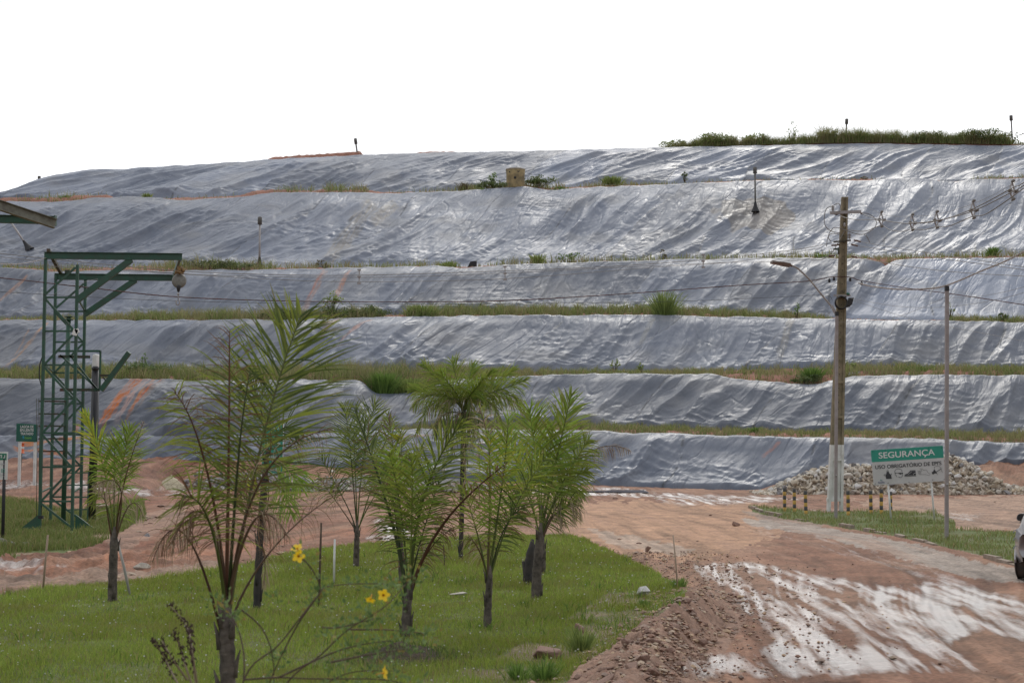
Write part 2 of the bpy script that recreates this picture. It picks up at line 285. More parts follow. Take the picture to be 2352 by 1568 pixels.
def build_tarp(i):
    D, zb, Dt, zt = TL[i]; nt_ = NT[i]
    # jitter of edges
    D = D + .25*perlin(US/40, 3.3+i, 50+i); 
    ej = .05*fbm(US/41+.3*np.sin(US/57), 1.3+i, 4, 60+i)
    flap = np.maximum(0, fbm(US/47, 7.7, 3, 62+i))*.4
    r = np.linspace(-.05, 1.12, nt_)
    # arc positions: below 0 the sheet lies on the ground, above 1 it turns on to the bench
    R = r[:, None]; Lr = np.hypot(Dt-D, zt-zb)[None, :]
    rc = np.clip(R, 0, 1); Y = D + (Dt-D)*rc; cc_ = (.42 if i == 0 else .30); Z = zb + (zt-zb)*(rc - cc_*rc*(1-rc)*(1.2-rc))
    lo = np.minimum(R, 0)*-1; hi = np.maximum(R-1, 0)
    Y = Y - lo*Lr*.9; Z = Z + .02 - .30*lo/.05
    bl = min(1.0, 1.0); Y = Y + hi/.12*.95; Z = Z + hi/.12*(.02) 
    Z = Z + (ej*sstep(.93, 1.0, R)) 
    Y = Y - flap*sstep(.97, 1.12, R)
    # smooth the two bends
    for _ in range(3):
        Y[1:-1] = (Y[:-2]+2*Y[1:-1]+Y[2:])/4; Z[1:-1] = (Z[:-2]+2*Z[1:-1]+Z[2:])/4
    X = Y*kx(US, HZ)[None, :]
    s = X; t = rc*Lr + hi*4
    h, uv = folds(s, t, i, Lr)
    sl = SLOPE[i]; nn = math.hypot(1, sl); ny, nz_ = -sl/nn, 1/nn
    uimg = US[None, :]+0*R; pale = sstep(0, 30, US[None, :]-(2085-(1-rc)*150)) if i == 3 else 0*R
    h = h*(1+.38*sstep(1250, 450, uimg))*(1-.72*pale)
    amp = (.25+.75*sstep(-.05, .08, R))*(1-.88*sstep(.72, 1.0, R))
    off = .16*sstep(-.05, .05, R) + amp*h*(.85 if i < 5 else .9)
    off = off + .10*sstep(0, .5, R)*(1-sstep(.8, 1, R))
    Y = Y + off*ny; Z = Z + off*nz_ + .03
    pan0 = (s - t*.45 + 1.5*perlin(s/30, t/9, 400+i))/7.3; fr = pan0-np.floor(pan0); lap = .075*(1-sstep(0, .16, fr))*sstep(.03, .1, R)*(1-sstep(.9, 1, R)); Y = Y + lap*ny; Z = Z + lap*nz_
    if i == 3:   # sharp tuck where two sheets meet behind the utility pole
        uc = 2035 - (1-R)*170; w = np.abs(US[None, :]-uc); Z = Z - .35*np.exp(-(w/14)**2)*sstep(.3, 1, R)
        Z = Z + .3*np.exp(-((US[None, :]-uc-55)/45)**2)*sstep(.1, 1, R)*0
    Vv = np.stack([X, Y, Z], -1).reshape(-1, 3)
    a = np.arange(nt_-1)[:, None]*NU + np.arange(NU-1)[None, :]; a = a.ravel(); Fc = np.stack([a, a+1, a+NU+1, a+NU], -1)
    # colour: plastic, panel tone, stains
    vimg = VB[i](US)[None, :] + (VT[i](US)-VB[i](US))[None, :]*rc; uimg = US[None, :]+0*R
    base_k = [.74, .64, .80, .80, .95, 1.08][i]*(1 - (.16*sstep(1100, 500, US)[None, :] if i == 1 else 0))
    pan = (s - t*.45 + 1.5*perlin(s/30, t/9, 400+i))/7.3; pid = np.floor(pan); pr = np.random.default_rng(5+i).random(400)[(pid.astype(int)) % 400]
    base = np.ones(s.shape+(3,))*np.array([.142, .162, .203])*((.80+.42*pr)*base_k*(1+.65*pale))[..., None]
    dust = sstep(.1, .6, fbm(s/7, t/4, 3, 420+i))*.35; base = base*(1-dust[..., None]) + np.array([.20, .20, .20])*dust[..., None]
    dist = np.abs(pan-np.round(pan))*7.3; seam = np.exp(-(dist/.08)**2)*.65*(perlin(s*1.2, t*1.2, 77) > -.1); base = base*(1-seam[..., None])
    al = np.zeros(s.shape)
    wob = 5*perlin(uimg/16, vimg/14, 430+i) + 2.5*perlin(uimg/5, vimg/6, 431+i)
    for (ti, u0, v0, u1, v1, hw, cl, st) in STAIN:
        if ti != i: continue
        du, dv = u1-u0, v1-v0; ln = math.hypot(du, dv); tt = ((uimg-u0)*du+(vimg-v0)*dv)/ln**2
        dd = np.abs((uimg-u0)*dv-(vimg-v0)*du)/ln + wob*hw*.06
        k = (1-sstep(hw*.55, hw*1.15, dd))*sstep(-.08, 0, tt)*(1-sstep(.85, 1.1, tt))*st*(.30+.70*sstep(-.45, .25, perlin(((uimg-u0)*dv-(vimg-v0)*du)/ln/2.6, tt*5, 440+i)+.4*perlin(uimg/3, vimg/3, 441+i)))
        base = base*(1-k[..., None]) + np.array(cl)*k[..., None]; al = np.maximum(al, k)
    if i == 4:
        e = ((uimg-1742)/98)**2 + ((vimg-495-.0*uimg)/36)**2 + .45*perlin(uimg/28, vimg/18, 451); k = (1-sstep(.85, 1.0, e))*.9
        base = base*(1-k[..., None]) + np.array([.155, .14, .125])*k[..., None]; al = np.maximum(al, k*.6)
    col = np.concatenate([base, al[..., None]], -1).reshape(-1, 4)
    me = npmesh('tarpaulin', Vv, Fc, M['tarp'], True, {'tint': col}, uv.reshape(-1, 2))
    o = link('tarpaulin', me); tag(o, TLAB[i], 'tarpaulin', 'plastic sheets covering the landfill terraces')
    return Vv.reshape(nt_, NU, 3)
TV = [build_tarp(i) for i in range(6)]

# the earth body under the sheets: slopes, benches and a low berm on each bench
M['earth'] = bpy.data.materials.new('red_earth')
def soil_material(m, ground):
    m.use_nodes = True; t = m.node_tree; b = t.nodes['Principled BSDF']; n = t.nodes.new; l = t.links.new
    tc = n('ShaderNodeTexCoord'); vec = tc.outputs['Object']
    at = n('ShaderNodeAttribute'); at.attribute_name = 'tint'; rg = n('ShaderNodeAttribute'); rg.attribute_name = 'region'
    n1 = n('ShaderNodeTexNoise'); n1.inputs['Scale'].default_value = .9; n1.inputs['Detail'].default_value = 9; n1.inputs['Roughness'].default_value = .72; l(vec, n1.inputs['Vector'])
    r1 = n('ShaderNodeMapRange'); r1.inputs[1].default_value = .3; r1.inputs[2].default_value = .7; r1.inputs[3].default_value = .62; r1.inputs[4].default_value = 1.32; l(n1.outputs['Fac'], r1.inputs[0])
    n2 = n('ShaderNodeTexNoise'); n2.inputs['Scale'].default_value = 14; n2.inputs['Detail'].default_value = 5; l(vec, n2.inputs['Vector'])
    r2 = n('ShaderNodeMapRange'); r2.inputs[1].default_value = .3; r2.inputs[2].default_value = .7; r2.inputs[3].default_value = .72; r2.inputs[4].default_value = 1.25; l(n2.outputs['Fac'], r2.inputs[0])
    mu = n('ShaderNodeMath'); mu.operation = 'MULTIPLY'; l(r1.outputs[0], mu.inputs[0]); l(r2.outputs[0], mu.inputs[1])
    sc = n('ShaderNodeVectorMath'); sc.operation = 'SCALE'; l(at.outputs['Color'], sc.inputs[0]); l(mu.outputs[0], sc.inputs['Scale']); l(sc.outputs[0], b.inputs['Base Color'])
    if ground:
        sep = n('ShaderNodeSeparateColor'); l(rg.outputs['Color'], sep.inputs[0])
        # small-scale break-up of wet mud
        mp = n('ShaderNodeMapping'); mp.inputs['Scale'].default_value = (6, .8, 1); l(vec, mp.inputs[0])
        n3 = n('ShaderNodeTexNoise'); n3.inputs['Scale'].default_value = 2.4; n3.inputs['Detail'].default_value = 8; n3.inputs['Roughness'].default_value = .75; l(mp.outputs[0], n3.inputs['Vector'])
        ad = n('ShaderNodeMath'); ad.operation = 'MULTIPLY_ADD'; l(n3.outputs['Fac'], ad.inputs[0]); ad.inputs[1].default_value = 1.1; l(sep.outputs[1], ad.inputs[2])
        wr = n('ShaderNodeMapRange'); wr.inputs[1].default_value = .72; wr.inputs[2].default_value = 1.5; l(ad.outputs[0], wr.inputs[0])
        ro = n('ShaderNodeMapRange'); ro.inputs[3].default_value = .82; ro.inputs[4].default_value = .36; l(wr.outputs[0], ro.inputs[0]); l(ro.outputs[0], b.inputs['Roughness'])
        so_ = n('ShaderNodeMapRange'); so_.inputs[3].default_value = .25; so_.inputs[4].default_value = 1.0; l(wr.outputs[0], so_.inputs[0]); l(so_.outputs[0], b.inputs['Specular IOR Level'])
        b.inputs['Coat Roughness'].default_value = .30; b.inputs['Coat IOR'].default_value = 2.4; l(wr.outputs[0], b.inputs['Coat Weight'])
    else:
        b.inputs['Roughness'].default_value = .9
    n4 = n('ShaderNodeTexNoise'); n4.inputs['Scale'].default_value = 9; n4.inputs['Detail'].default_value = 8; n4.inputs['Roughness'].default_value = .75; l(vec, n4.inputs['Vector'])
    bp = n('ShaderNodeBump'); bp.inputs['Strength'].default_value = .9; bp.inputs['Distance'].default_value = .05; l(n4.outputs['Fac'], bp.inputs['Height']); l(bp.outputs[0], b.inputs['Normal'])
    if ground: l(bp.outputs[0], b.inputs['Coat Normal'])
soil_material(M['earth'], False)
BERM = [ctl([(0, 0), (1000, 0), (1100, .12), (2352, .16)]), ctl([(0, .1), (800, .1), (870, .5), (960, .5), (1100, .1), (1640, .05), (1700, .2), (2352, .2)]), ctl([(0, .15), (2352, .15)]), ctl([(0, .1), (2352, .12)]),
        ctl([(0, .45), (235, .4), (260, .05), (520, .05), (580, .5), (700, .35), (840, .35), (900, .05), (1100, .1), (1200, .35), (1300, .1), (1400, .2), (1560, .05), (1640, .2), (1760, .2), (1800, .03), (1880, .3), (2010, .3), (2040, .05), (2300, .3), (2500, .3)])]
UH = np.concatenate([np.linspace(-700, -110, 30), np.arange(-100, 2460, 6.0), np.linspace(2470, 3050, 30)])
def build_hill():
    T = tier_lines(UH); rows = []
    def row(y, z, c): rows.append((y+0*UH, z+0*UH, c))
    red = (.27, .125, .085)
    for i in range(6):
        D, zb, Dt, zt = T[i]
        row(D, zb-.4, red); row(D+.7, zb-.55, red); row(Dt+.20, zt-.62, red); row(Dt+.5, zt-.12, red)
        if i < 5:
            bn = BENCH[i](UH); zn = T[i+1][1]; hb = BERM[i](UH) + .12*np.maximum(0, fbm(UH/30, 2.2+i, 3, 500+i))
            for f in (.2, .28, .36, .45, .55, .68, .82, .95):
                row(Dt+bn*f, zt+(zn-zt)*f + hb*math.exp(-((f-.38)/.16)**2) - .03 + .07*fbm(UH/9, f*9, 3, 520+i)*np.minimum(1, bn), red)
    D, zb, Dt, zt = T[5]
    lens = ctl([(600, 0), (616, .32), (700, .38), (810, .5), (826, .4), (832, 0), (930, 0), (960, .2), (1040, .2), (1070, 0), (1500, 0), (1530, .12), (1620, .25), (1900, .3), (2340, .3), (2352, .2), (2900, .2)])(UH)
    lk = np.clip(lens*6, 0, 1); row(Dt+1.0, zt+.02+.15*lk, red); row(Dt+1.3, zt+.05+.26*lk+lens*.8, red); row(Dt+2.2, zt+.05+.42*lk+lens+.14*np.abs(fbm(UH/14, 3.3, 3, 540))*lk, red); row(Dt+5, zt-.1+lens*.8, red)
    row(Dt+14, zt-.4, red); row(Dt+60, zt-2, red); row(Dt+110, zt-25, red); row(Dt+150, -1+0*zt, red)
    Y = np.array([r[0] for r in rows]); Z = np.array([r[1] for r in rows]); X = Y*kx(UH, HZ)[None, :]; n = len(UH)
    a = (np.arange(len(rows)-1)[:, None]*n + np.arange(n-1)[None, :]).ravel(); Fc = np.stack([a, a+1, a+n+1, a+n], -1)
    V_ = np.stack([X, Y, Z], -1).reshape(-1, 3)
    tint = np.ones((len(V_), 3))*np.array(red)*(1+.25*fbm(V_[:, 0]/3, V_[:, 1]/3, 3, 550))[:, None]
    o = link('landfill_hill', npmesh('landfill_hill', V_, Fc, M['earth'], True, {'tint': tint})); tag(o, 'terraced red earth body of the landfill under the grey sheets', 'hill', kind='structure')
build_hill()
def bench_pt(i, u, f):
    T = tier_lines(np.array([float(u)])); D, zb, Dt, zt = T[i]; dt = float(Dt[0]); z0 = float(zt[0])
    if i < 5:
        bn = float(BENCH[i](np.array([u]))[0]); zn = float(T[i+1][1][0]); z = z0+(zn-z0)*f + float(BERM[i](u))*math.exp(-((f-.38)/.16)**2) - .03; y = dt+bn*f
    else: y = dt+1.5; z = z0+.1
    return Vector((y*float(kx(u, HZ)), y, z))
# ---------------------------------------------------------------- ground
LAWN = [(-700,1385),(0,1368),(120,1350),(250,1338),(420,1322),(560,1296),(640,1276),(800,1252),(900,1244),(1000,1240),(1200,1228),(1300,1226),(1350,1240),(1420,1275),(1490,1305),(1550,1340),(1572,1368),(1560,1395),(1490,1425),(1430,1470),(1330,1540),(1230,1640),(900,2600),(-2500,2600),(-2500,1400)]
SPARSE = [(1400,1360),(1572,1366),(1560,1395),(1470,1440),(1400,1500),(1300,1570),(1100,2000),(900,2000),(960,1560),(1120,1520),(1250,1450)]
LEFTG = [(-700,1128),(-60,1135),(60,1150),(120,1168),(230,1175),(300,1152),(332,1156),(334,1185),(300,1208),(255,1240),(200,1262),(120,1270),(0,1284),(-700,1310)]
VERGE = [(1716,1163),(1800,1167),(1900,1176),(2040,1172),(2160,1180),(2192,1195),(2195,1212),(2230,1218),(2352,1222),(2600,1235),(2700,1340),(2352,1302),(2240,1272),(2160,1254),(2060,1232),(1980,1219),(1900,1206),(1800,1192),(1730,1176)]
WETP = [([(1590,1296),(1700,1290),(1780,1300),(1900,1325),(2040,1345),(2160,1330),(2330,1370),(2420,1420),(2420,1470),(2230,1440),(2180,1475),(2250,1540),(1900,1548),(1620,1552),(1540,1535),(1600,1510),(1730,1495),(1790,1470),(1740,1425),(1660,1375)], 1.0),
        ([(1600,1298),(1720,1292),(1790,1302),(1720,1325),(1640,1330)], 1.05), ([(1800,1335),(1990,1350),(2150,1390),(2330,1420),(2330,1455),(2100,1430),(1900,1400)], 1.1),
        ([(1660,1370),(1850,1380),(2040,1440),(2160,1500),(2170,1535),(1800,1530),(1830,1480),(1750,1420)], 1.25),
        ([(1220,1118),(1480,1122),(1500,1138),(1380,1138),(1220,1134)], 1.1), ([(1500,1130),(1740,1138),(1880,1142),(1700,1156),(1560,1160),(1500,1148)], .85),
        ([(860,1190),(915,1196),(960,1238),(880,1242),(830,1236),(870,1222)], 1.1), ([(150,1118),(420,1128),(600,1138),(420,1142),(200,1134)], .9), ([(-50,1106),(210,1112),(260,1124),(-50,1122)], .8), ([(-100,1290),(60,1292),(170,1300),(60,1330),(-100,1330)], .6),
        ([(1860,1170),(2060,1172),(2060,1178),(1880,1180)], .8), ([(1760,1200),(2300,1330),(2200,1345),(1700,1215)], .35), ([(2030,1150),(2300,1180),(2200,1200)], .35)]
def proj(x, y, z):
    dy = y; dz = z-CAMZ; dep = dy*cp + dz*sp; up = -dy*sp + dz*cp
    return CU + F*x/dep, CV - F*up/dep
def mfun(poly, u, v, j=6, seed=0):
    ju = j*fbm(u/22, v/9, 3, 600+seed); jv = .6*j*fbm(u/25+7, v/8, 3, 610+seed); return pip(u+ju, v+jv, poly)
def lerp(a, b, k): return a*(1-k[..., None]) + np.array(b)*k[..., None]
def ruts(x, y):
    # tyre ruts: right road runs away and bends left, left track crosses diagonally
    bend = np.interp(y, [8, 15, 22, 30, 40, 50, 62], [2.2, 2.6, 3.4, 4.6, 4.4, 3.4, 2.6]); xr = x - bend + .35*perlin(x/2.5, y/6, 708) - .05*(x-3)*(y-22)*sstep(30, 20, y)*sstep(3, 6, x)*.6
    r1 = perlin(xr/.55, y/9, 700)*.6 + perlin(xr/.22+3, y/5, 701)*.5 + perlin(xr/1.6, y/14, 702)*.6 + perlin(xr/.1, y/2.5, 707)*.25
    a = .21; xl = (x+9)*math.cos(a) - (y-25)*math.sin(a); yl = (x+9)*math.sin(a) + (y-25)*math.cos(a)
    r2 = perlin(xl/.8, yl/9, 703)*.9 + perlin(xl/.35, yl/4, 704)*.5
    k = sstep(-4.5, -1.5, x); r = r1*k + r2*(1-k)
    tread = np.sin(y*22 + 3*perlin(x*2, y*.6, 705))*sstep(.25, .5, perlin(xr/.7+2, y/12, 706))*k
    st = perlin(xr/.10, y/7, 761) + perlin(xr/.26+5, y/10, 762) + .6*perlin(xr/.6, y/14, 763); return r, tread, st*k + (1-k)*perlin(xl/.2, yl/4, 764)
def build_ground():
    vs = np.concatenate([np.linspace(3700, 1720, 26), np.arange(1712, 1300, -2.4), np.arange(1300, 1150, -1.5), np.arange(1150, 1119.4, -.8)])
    D0 = np.concatenate([8101/(vs-HZ), np.linspace(73, 78, 6)])
    us = np.concatenate([np.linspace(-9000, -260, 22), np.arange(-240, 2600, 3.0), np.linspace(2620, 11000, 22)])
    Y = D0[:, None] + 0*us; X = Y*((us-CU)/F)/cp; Z0 = Hz(X, Y); u, v = proj(X, Y, Z0)
    Dr = D0[:, None]
    lawn = mfun(LAWN, u, v, 5, 1); left = mfun(LEFTG, u, v, 4, 2); verge = mfun(VERGE, u, v, 3, 3); sparse = mfun(SPARSE, u, v, 10, 4)
    g = (lawn | left | verge).astype(float)
    rr, tread, streak = ruts(X, Y)
    road = 1-g
    far = sstep(60, 70, Dr)
    dist = sstep(30, 12, Dr)*.4+.6
    smoothroad = pip(u, v, [(1300,1150),(1760,1150),(1760,1230),(1640,1295),(1500,1290),(1350,1240),(1300,1210)]).astype(float)
    zz = Z0 + road*(.048*rr*(1-.7*smoothroad) + .010*tread + .012*fbm(X*2.2, Y*2.2, 3, 710))*(1-.3*far) + g*.02*fbm(X*1.1, Y*1.1, 3, 711)
    # churned bank of the left track
    bank = np.exp(-((v-(1300+0*u))/60)**2)*sstep(700, 300, u)*road; zz = zz + .20*bank*np.abs(fbm(X*1.1, Y*.8, 5, 712)) + .16*road*sstep(560, 250, u)*sstep(1200, 1120, v)*np.abs(fbm(X*.9, Y*.7, 5, 716))
    # clods on the gravel ridge
    xc = ridge_x(Y); rd = np.exp(-((X-xc)/.6)**2)*sstep(24, 21, Y); zz = zz + rd*(.10*fbm(X*2.2, Y*2.2, 4, 713) + .04*fbm(X*9, Y*9, 2, 714))
    # earth banks at the feet of the sheets
    zz = zz + np.interp(u, [0, 200, 420, 700, 1000, 1700, 1820, 1960, 2160, 2352], [.25, .35, .3, .2, 0, 0, .25, .35, .3, .4])*sstep(64, 70, Dr)*(.7+.5*fbm(X/1.3, Y/1.1, 4, 715))
    col = np.ones(u.shape+(3,))*np.array([.25, .125, .078])
    def patch(poly, c, j=14, s=0, k=1.0):
        nonlocal col
        col = lerp(col, c, mfun(poly, u, v, j, 20+s).astype(float)*k)
    leftred = sstep(900, 500, u)*.7; col = lerp(col, (.215, .085, .052), leftred)
    big = sstep(-.25, .35, fbm(X/2.6, Y/6, 4, 720))*(1-.5*leftred)
    col = lerp(col, (.34, .195, .125), big*.75)
    # colour patches over the road
    patch([(1280,1152),(1500,1150),(1780,1160),(1740,1188),(1800,1225),(1700,1262),(1600,1290),(1450,1280),(1380,1250),(1300,1225)], (.48, .285, .175), 16, 0, .85)
    patch([(1350,1212),(1480,1236),(1600,1262),(1560,1276),(1400,1250)], (.46, .38, .31), 8, 9, .6)
    patch([(1700,1190),(1800,1196),(1900,1212),(2000,1228),(2100,1248),(2240,1288),(2400,1318),(2400,1345),(2200,1320),(2000,1262),(1850,1226),(1720,1206)], (.40, .345, .295), 5, 1, .85)
    patch([(1950,1150),(2100,1142),(2600,1136),(2600,1225),(2200,1215),(2180,1190),(2050,1170)], (.40, .27, .195), 14, 2, .8)
    patch([(2225,1238),(2600,1240),(2600,1340),(2340,1298),(2250,1276),(2200,1262)], (.38, .33, .27), 8, 3, .9)
    patch([(1700,1170),(1790,1185),(1900,1200),(1880,1214),(1760,1200)], (.30, .25, .21), 6, 4, .6)
    patch([(-400,1300),(120,1302),(420,1262),(700,1230),(880,1200),(880,1215),(600,1262),(300,1304),(0,1330),(-400,1345)], (.36, .165, .095), 9, 5, .7)
    patch([(-400,1335),(120,1326),(300,1316),(520,1292),(520,1310),(260,1338),(60,1362),(-400,1378)], (.33, .25, .19), 6, 6, .6)
    patch([(240,1240),(330,1185),(420,1150),(440,1190),(330,1240),(280,1275)], (.34, .23, .17), 9, 7, .6)
    patch([(-400,1050),(330,1060),(420,1090),(330,1150),(60,1140),(-400,1128)], (.21, .105, .07), 12, 8, .75)
    rut_crest = sstep(.0, .7, rr)*road; col = lerp(col, (.34, .205, .14), rut_crest*.5); col = col*(1-.36*sstep(.1, -.7, rr)*road)[..., None]  # paler on the rut crests, darker in the rut bottoms
    deb = (perlin(X*2.6, Y*1.8, 721) > .38)*road; col = col*(1-.2*deb)[..., None]
    # grass soil
    gg = np.ones(col.shape)*np.array([.11, .14, .04]); gg = lerp(gg, (.13, .14, .05), sstep(-.3, .5, fbm(X/2, Y/3, 3, 722)))
    col = col*(1-g[..., None]) + gg*g[..., None]
    spn = sparse*sstep(-.5, .3, fbm(X/.9, Y/.9, 3, 723)); col = lerp(col, (.20, .15, .095), spn*.85)
    le = left*sstep(.05, .35, fbm(X/1.6, Y/1.6, 3, 724)+.3*sstep(1190, 1150, v)); col = lerp(col, (.30, .20, .14), le*.8)
    ridge = (rd > .28)*road; col = lerp(col, (.29, .18, .13), ridge*.9)
    wet = np.zeros(u.shape)
    for k, (p, w) in enumerate(WETP):
        du = 10*fbm(u/40, v/8, 3, 730+k); wet = np.maximum(wet, w*pip(u+du, v+du*.5, p).astype(float))
    for _ in range(7): wet[1:-1] = (wet[:-2]+2*wet[1:-1]+wet[2:])/4; wet[:, 1:-1] = (wet[:, :-2]+2*wet[:, 1:-1]+wet[:, 2:])/4
    ws = fbm(X/.5, Y/6, 3, 750); wetn = wet*road*(.50 - .35*rr + .40*ws + .42*streak*(.4+.8*sstep(-.4, .4, perlin(X/1.3, Y/3, 752))) + .50*fbm(X/.2, Y/2.4, 4, 751))
    wetn = np.clip(wetn, 0, 1.3); damp = np.clip(wet*.5+wetn, 0, 1)*road; col = col*(1-.30*damp)[..., None]
    reg = np.stack([g, wetn, 0*g], -1).reshape(-1, 3)
    nr, nc = u.shape; a = (np.arange(nr-1)[:, None]*nc + np.arange(nc-1)[None, :]).ravel(); Fc = np.stack([a, a+1, a+nc+1, a+nc], -1)
    V_ = np.stack([X, Y, zz], -1).reshape(-1, 3); n0 = len(V_)
    # the same sheet continued to the horizon on all sides
    e = [(-4000, -4000, -1.2), (4000, -4000, -1.2), (4000, 5000, -1.2), (-4000, 5000, -1.2)]
    V_ = np.concatenate([V_, np.array(e)]); Fc = np.concatenate([Fc, [[n0, n0+1, n0+2, n0+3]]])
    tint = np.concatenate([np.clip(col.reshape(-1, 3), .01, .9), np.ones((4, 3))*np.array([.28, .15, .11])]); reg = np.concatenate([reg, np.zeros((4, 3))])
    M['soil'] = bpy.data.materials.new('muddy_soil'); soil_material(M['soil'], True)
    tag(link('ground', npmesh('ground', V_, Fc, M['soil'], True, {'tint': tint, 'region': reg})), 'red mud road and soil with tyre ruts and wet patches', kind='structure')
build_ground()

# standing water in the lowest ruts
M['water'] = mat('muddy_water', (.16, .12, .10), .06, spec=.5)
def puddle(pts, label):
    c = [G(u, v, .004) for u, v in pts]; n = len(c); ctr = sum(c, Vector())/n; vv = [ctr]; k = 0
    ring = []
    for i in range(n):
        a, b = c[i], c[(i+1) % n]
        for j in range(4): p = a.lerp(b, j/4); p = ctr + (p-ctr)*(1+.12*mnoise.noise(p*1.7)); p.z = ctr.z; ring.append(p)
    V_ = np.array([ctr[:]]+[p[:] for p in ring]); m = len(ring); Fc = np.array([[0, 1+i, 1+(i+1) % m] for i in range(m)])
    tag(link('puddle', npmesh('puddle', V_, Fc, M['water'], True)), label, kind='structure')
puddle([(1300,1124),(1480,1126),(1490,1132),(1330,1131)], 'puddle at the foot of the sheets')

# kerb of short concrete blocks along the verge
def build_kerb():
    line = [(1716,1163),(1760,1180),(1830,1194),(1905,1205),(1985,1218),(2060,1230),(2150,1252),(2240,1276),(2352,1306),(2600,1370)]
    pts = [G(u, v) for u, v in line]; V_, Fc = [], []
    r = random.Random(3)
    for a, b in zip(pts[:-1], pts[1:]):
        n = max(1, round((b-a).length/.8)); d = (b-a).normalized(); nn = Vector((-d.y, d.x, 0))
        for k in range(n):
            if r.random() < .38+.3*(mnoise.noise(a*.6+Vector((k*.4, 0, 0))) > .15): continue
            p = a.lerp(b, k/n); q = a.lerp(b, (k+.96)/n); p = p+nn*r.uniform(-.03, .03); q = q+nn*r.uniform(-.03, .03); h = r.uniform(.03, .11); b0 = len(V_)
            for w, s in ((p, 1), (q, 1)):
                V_ += [w+nn*.07+Vector((0, 0, -.1)), w-nn*.07+Vector((0, 0, -.1)), w-nn*.06+Vector((0, 0, h)), w+nn*.06+Vector((0, 0, h+r.uniform(-.01, .01)))]
            Fc += [(b0, b0+1, b0+2, b0+3), (b0+4, b0+7, b0+6, b0+5), (b0+1, b0+5, b0+6, b0+2), (b0, b0+3, b0+7, b0+4), (b0+3, b0+2, b0+6, b0+7)]
    M['kerb'] = mat('kerb_concrete', (.33, .27, .22), .9, noise=(.2, .15, .11), bump=.02, nscale=5)
    tag(link('kerb', npmesh('kerb', np.array([v[:] for v in V_]), np.array(Fc), M['kerb'], False)), 'broken concrete kerb along the grass verge', kind='structure')
build_kerb()

# ---------------------------------------------------------------- grass
def blades(base, h, w, lean, col, name, label, cat='grass', stuff=True, parent=None, seed=1, bend=.35):
    """base (n,3), h,w (n), col (n,3): one bent two-segment blade each"""
    r = np.random.default_rng(seed); n = len(base); a = r.random(n)*2*np.pi; b = r.random(n)*2*np.pi
    side = np.stack([np.cos(a)*w*.5, np.sin(a)*w*.35, 0*w], -1); dr = np.stack([np.cos(b), np.sin(b), 0*b], -1)*(h*lean*r.random(n))[:, None]
    up = np.stack([0*h, 0*h, h], -1)
    p0 = base-side; p1 = base+side; m = base + dr*.3 + up*.55; m0 = m-side*.75; m1 = m+side*.75; tp = base+dr*(1+bend)+up*(1-.25*bend)
    V_ = np.stack([p0, p1, m1, m0, tp], 1).reshape(-1, 3); k = np.arange(n)*5
    Fc = np.concatenate([np.stack([k, k+1, k+2, k+3], -1), np.stack([k+3, k+2, k+4, k+4], -1)])
    me = bpy.data.meshes.new(name); tri = np.stack([k+3, k+2, k+4], -1)
    q = np.stack([k, k+1, k+2, k+3], -1); me.vertices.add(len(V_)); me.vertices.foreach_set('co', V_.astype(np.float32).ravel())
    lv = np.concatenate([q.ravel(), tri.ravel()]).astype(np.int32); me.loops.add(len(lv)); me.loops.foreach_set('vertex_index', lv)
    me.polygons.add(2*n); me.polygons.foreach_set('loop_start', np.concatenate([np.arange(n)*4, 4*n+np.arange(n)*3]).astype(np.int32))
    try: me.polygons.foreach_set('loop_total', np.concatenate([np.full(n, 4), np.full(n, 3)]).astype(np.int32))
    except Exception: pass
    ca = me.color_attributes.new('tint', 'FLOAT_COLOR', 'POINT'); cc_ = np.ones((len(V_), 4), np.float32); cc_[:, :3] = np.repeat(col, 5, 0); ca.data.foreach_set('color', cc_.ravel())
    me.update(); me.materials.append(M['grass']); o = link(name, me, parent)
    if stuff: tag(o, label, None, None, 'stuff')
    elif label: tag(o, label, cat)
    return o
def gcol(n, r, a=(.15, .235, .04), b=(.24, .31, .075), dry=.08, dc=(.33, .26, .13)):
    k = r.random(n)[:, None]; c = np.array(a)*(1-k)+np.array(b)*k; c *= r.uniform(.75, 1.2, n)[:, None]; d = r.random(n) < dry; c[d] = np.array(dc)*r.uniform(.6, 1.1, d.sum())[:, None]; return c
def scatter(poly, n, D0, D1, u0, u1, seed, j=5, js=1):
    r = np.random.default_rng(seed); D = r.uniform(D0, D1, n); u = r.uniform(u0, u1, n); x = D*((u-CU)/F)/cp; y = D; z = Hz(x, y); uu, vv = proj(x, y, z)
    k = mfun(poly, uu, vv, j, js); return x[k], y[k], z[k], uu[k], vv[k], r
def lawn_grass():
    x, y, z, u, v, r = scatter(LAWN, 460000, 10.5, 37, -250, 1640, 11)
    sp = pip(u, v, SPARSE) & (r.random(len(x)) < .78*sstep(-.6, .1, fbm(x/.9, y/.9, 3, 723))); x, y, z, u, v = [a[~sp] for a in (x, y, z, u, v)]
    n = len(x); big = .75+.5*fbm(x/1.7, y/1.7, 3, 800)
    h = r.uniform(.03, .125, n)*np.clip(big, .35, 1.7)*np.interp(y, [10, 35], [1, 1.25]); h[r.random(n) < .02] *= 1.9
    w = np.interp(y, [10, 20, 36], [.006, .009, .016])
    c = gcol(n, r, (.20, .285, .045), (.34, .40, .08), .11); k = sstep(-.35, .45, fbm(x/2.2, y/3, 3, 801))[:, None]; c = c*(1-.22*k) + np.array([.06, .04, .0])*k*.35
    yel = sstep(.2, .6, fbm(x/1.3, y/1.3, 3, 802))[:, None]; c = c*(1-.35*yel)+np.array([.24, .2, .07])*.35*yel
    blades(np.stack([x, y, z-.004], -1), h, w, .8, c, 'lawn_grass', 'bright green mown grass round the young palms', seed=12)
lawn_grass()
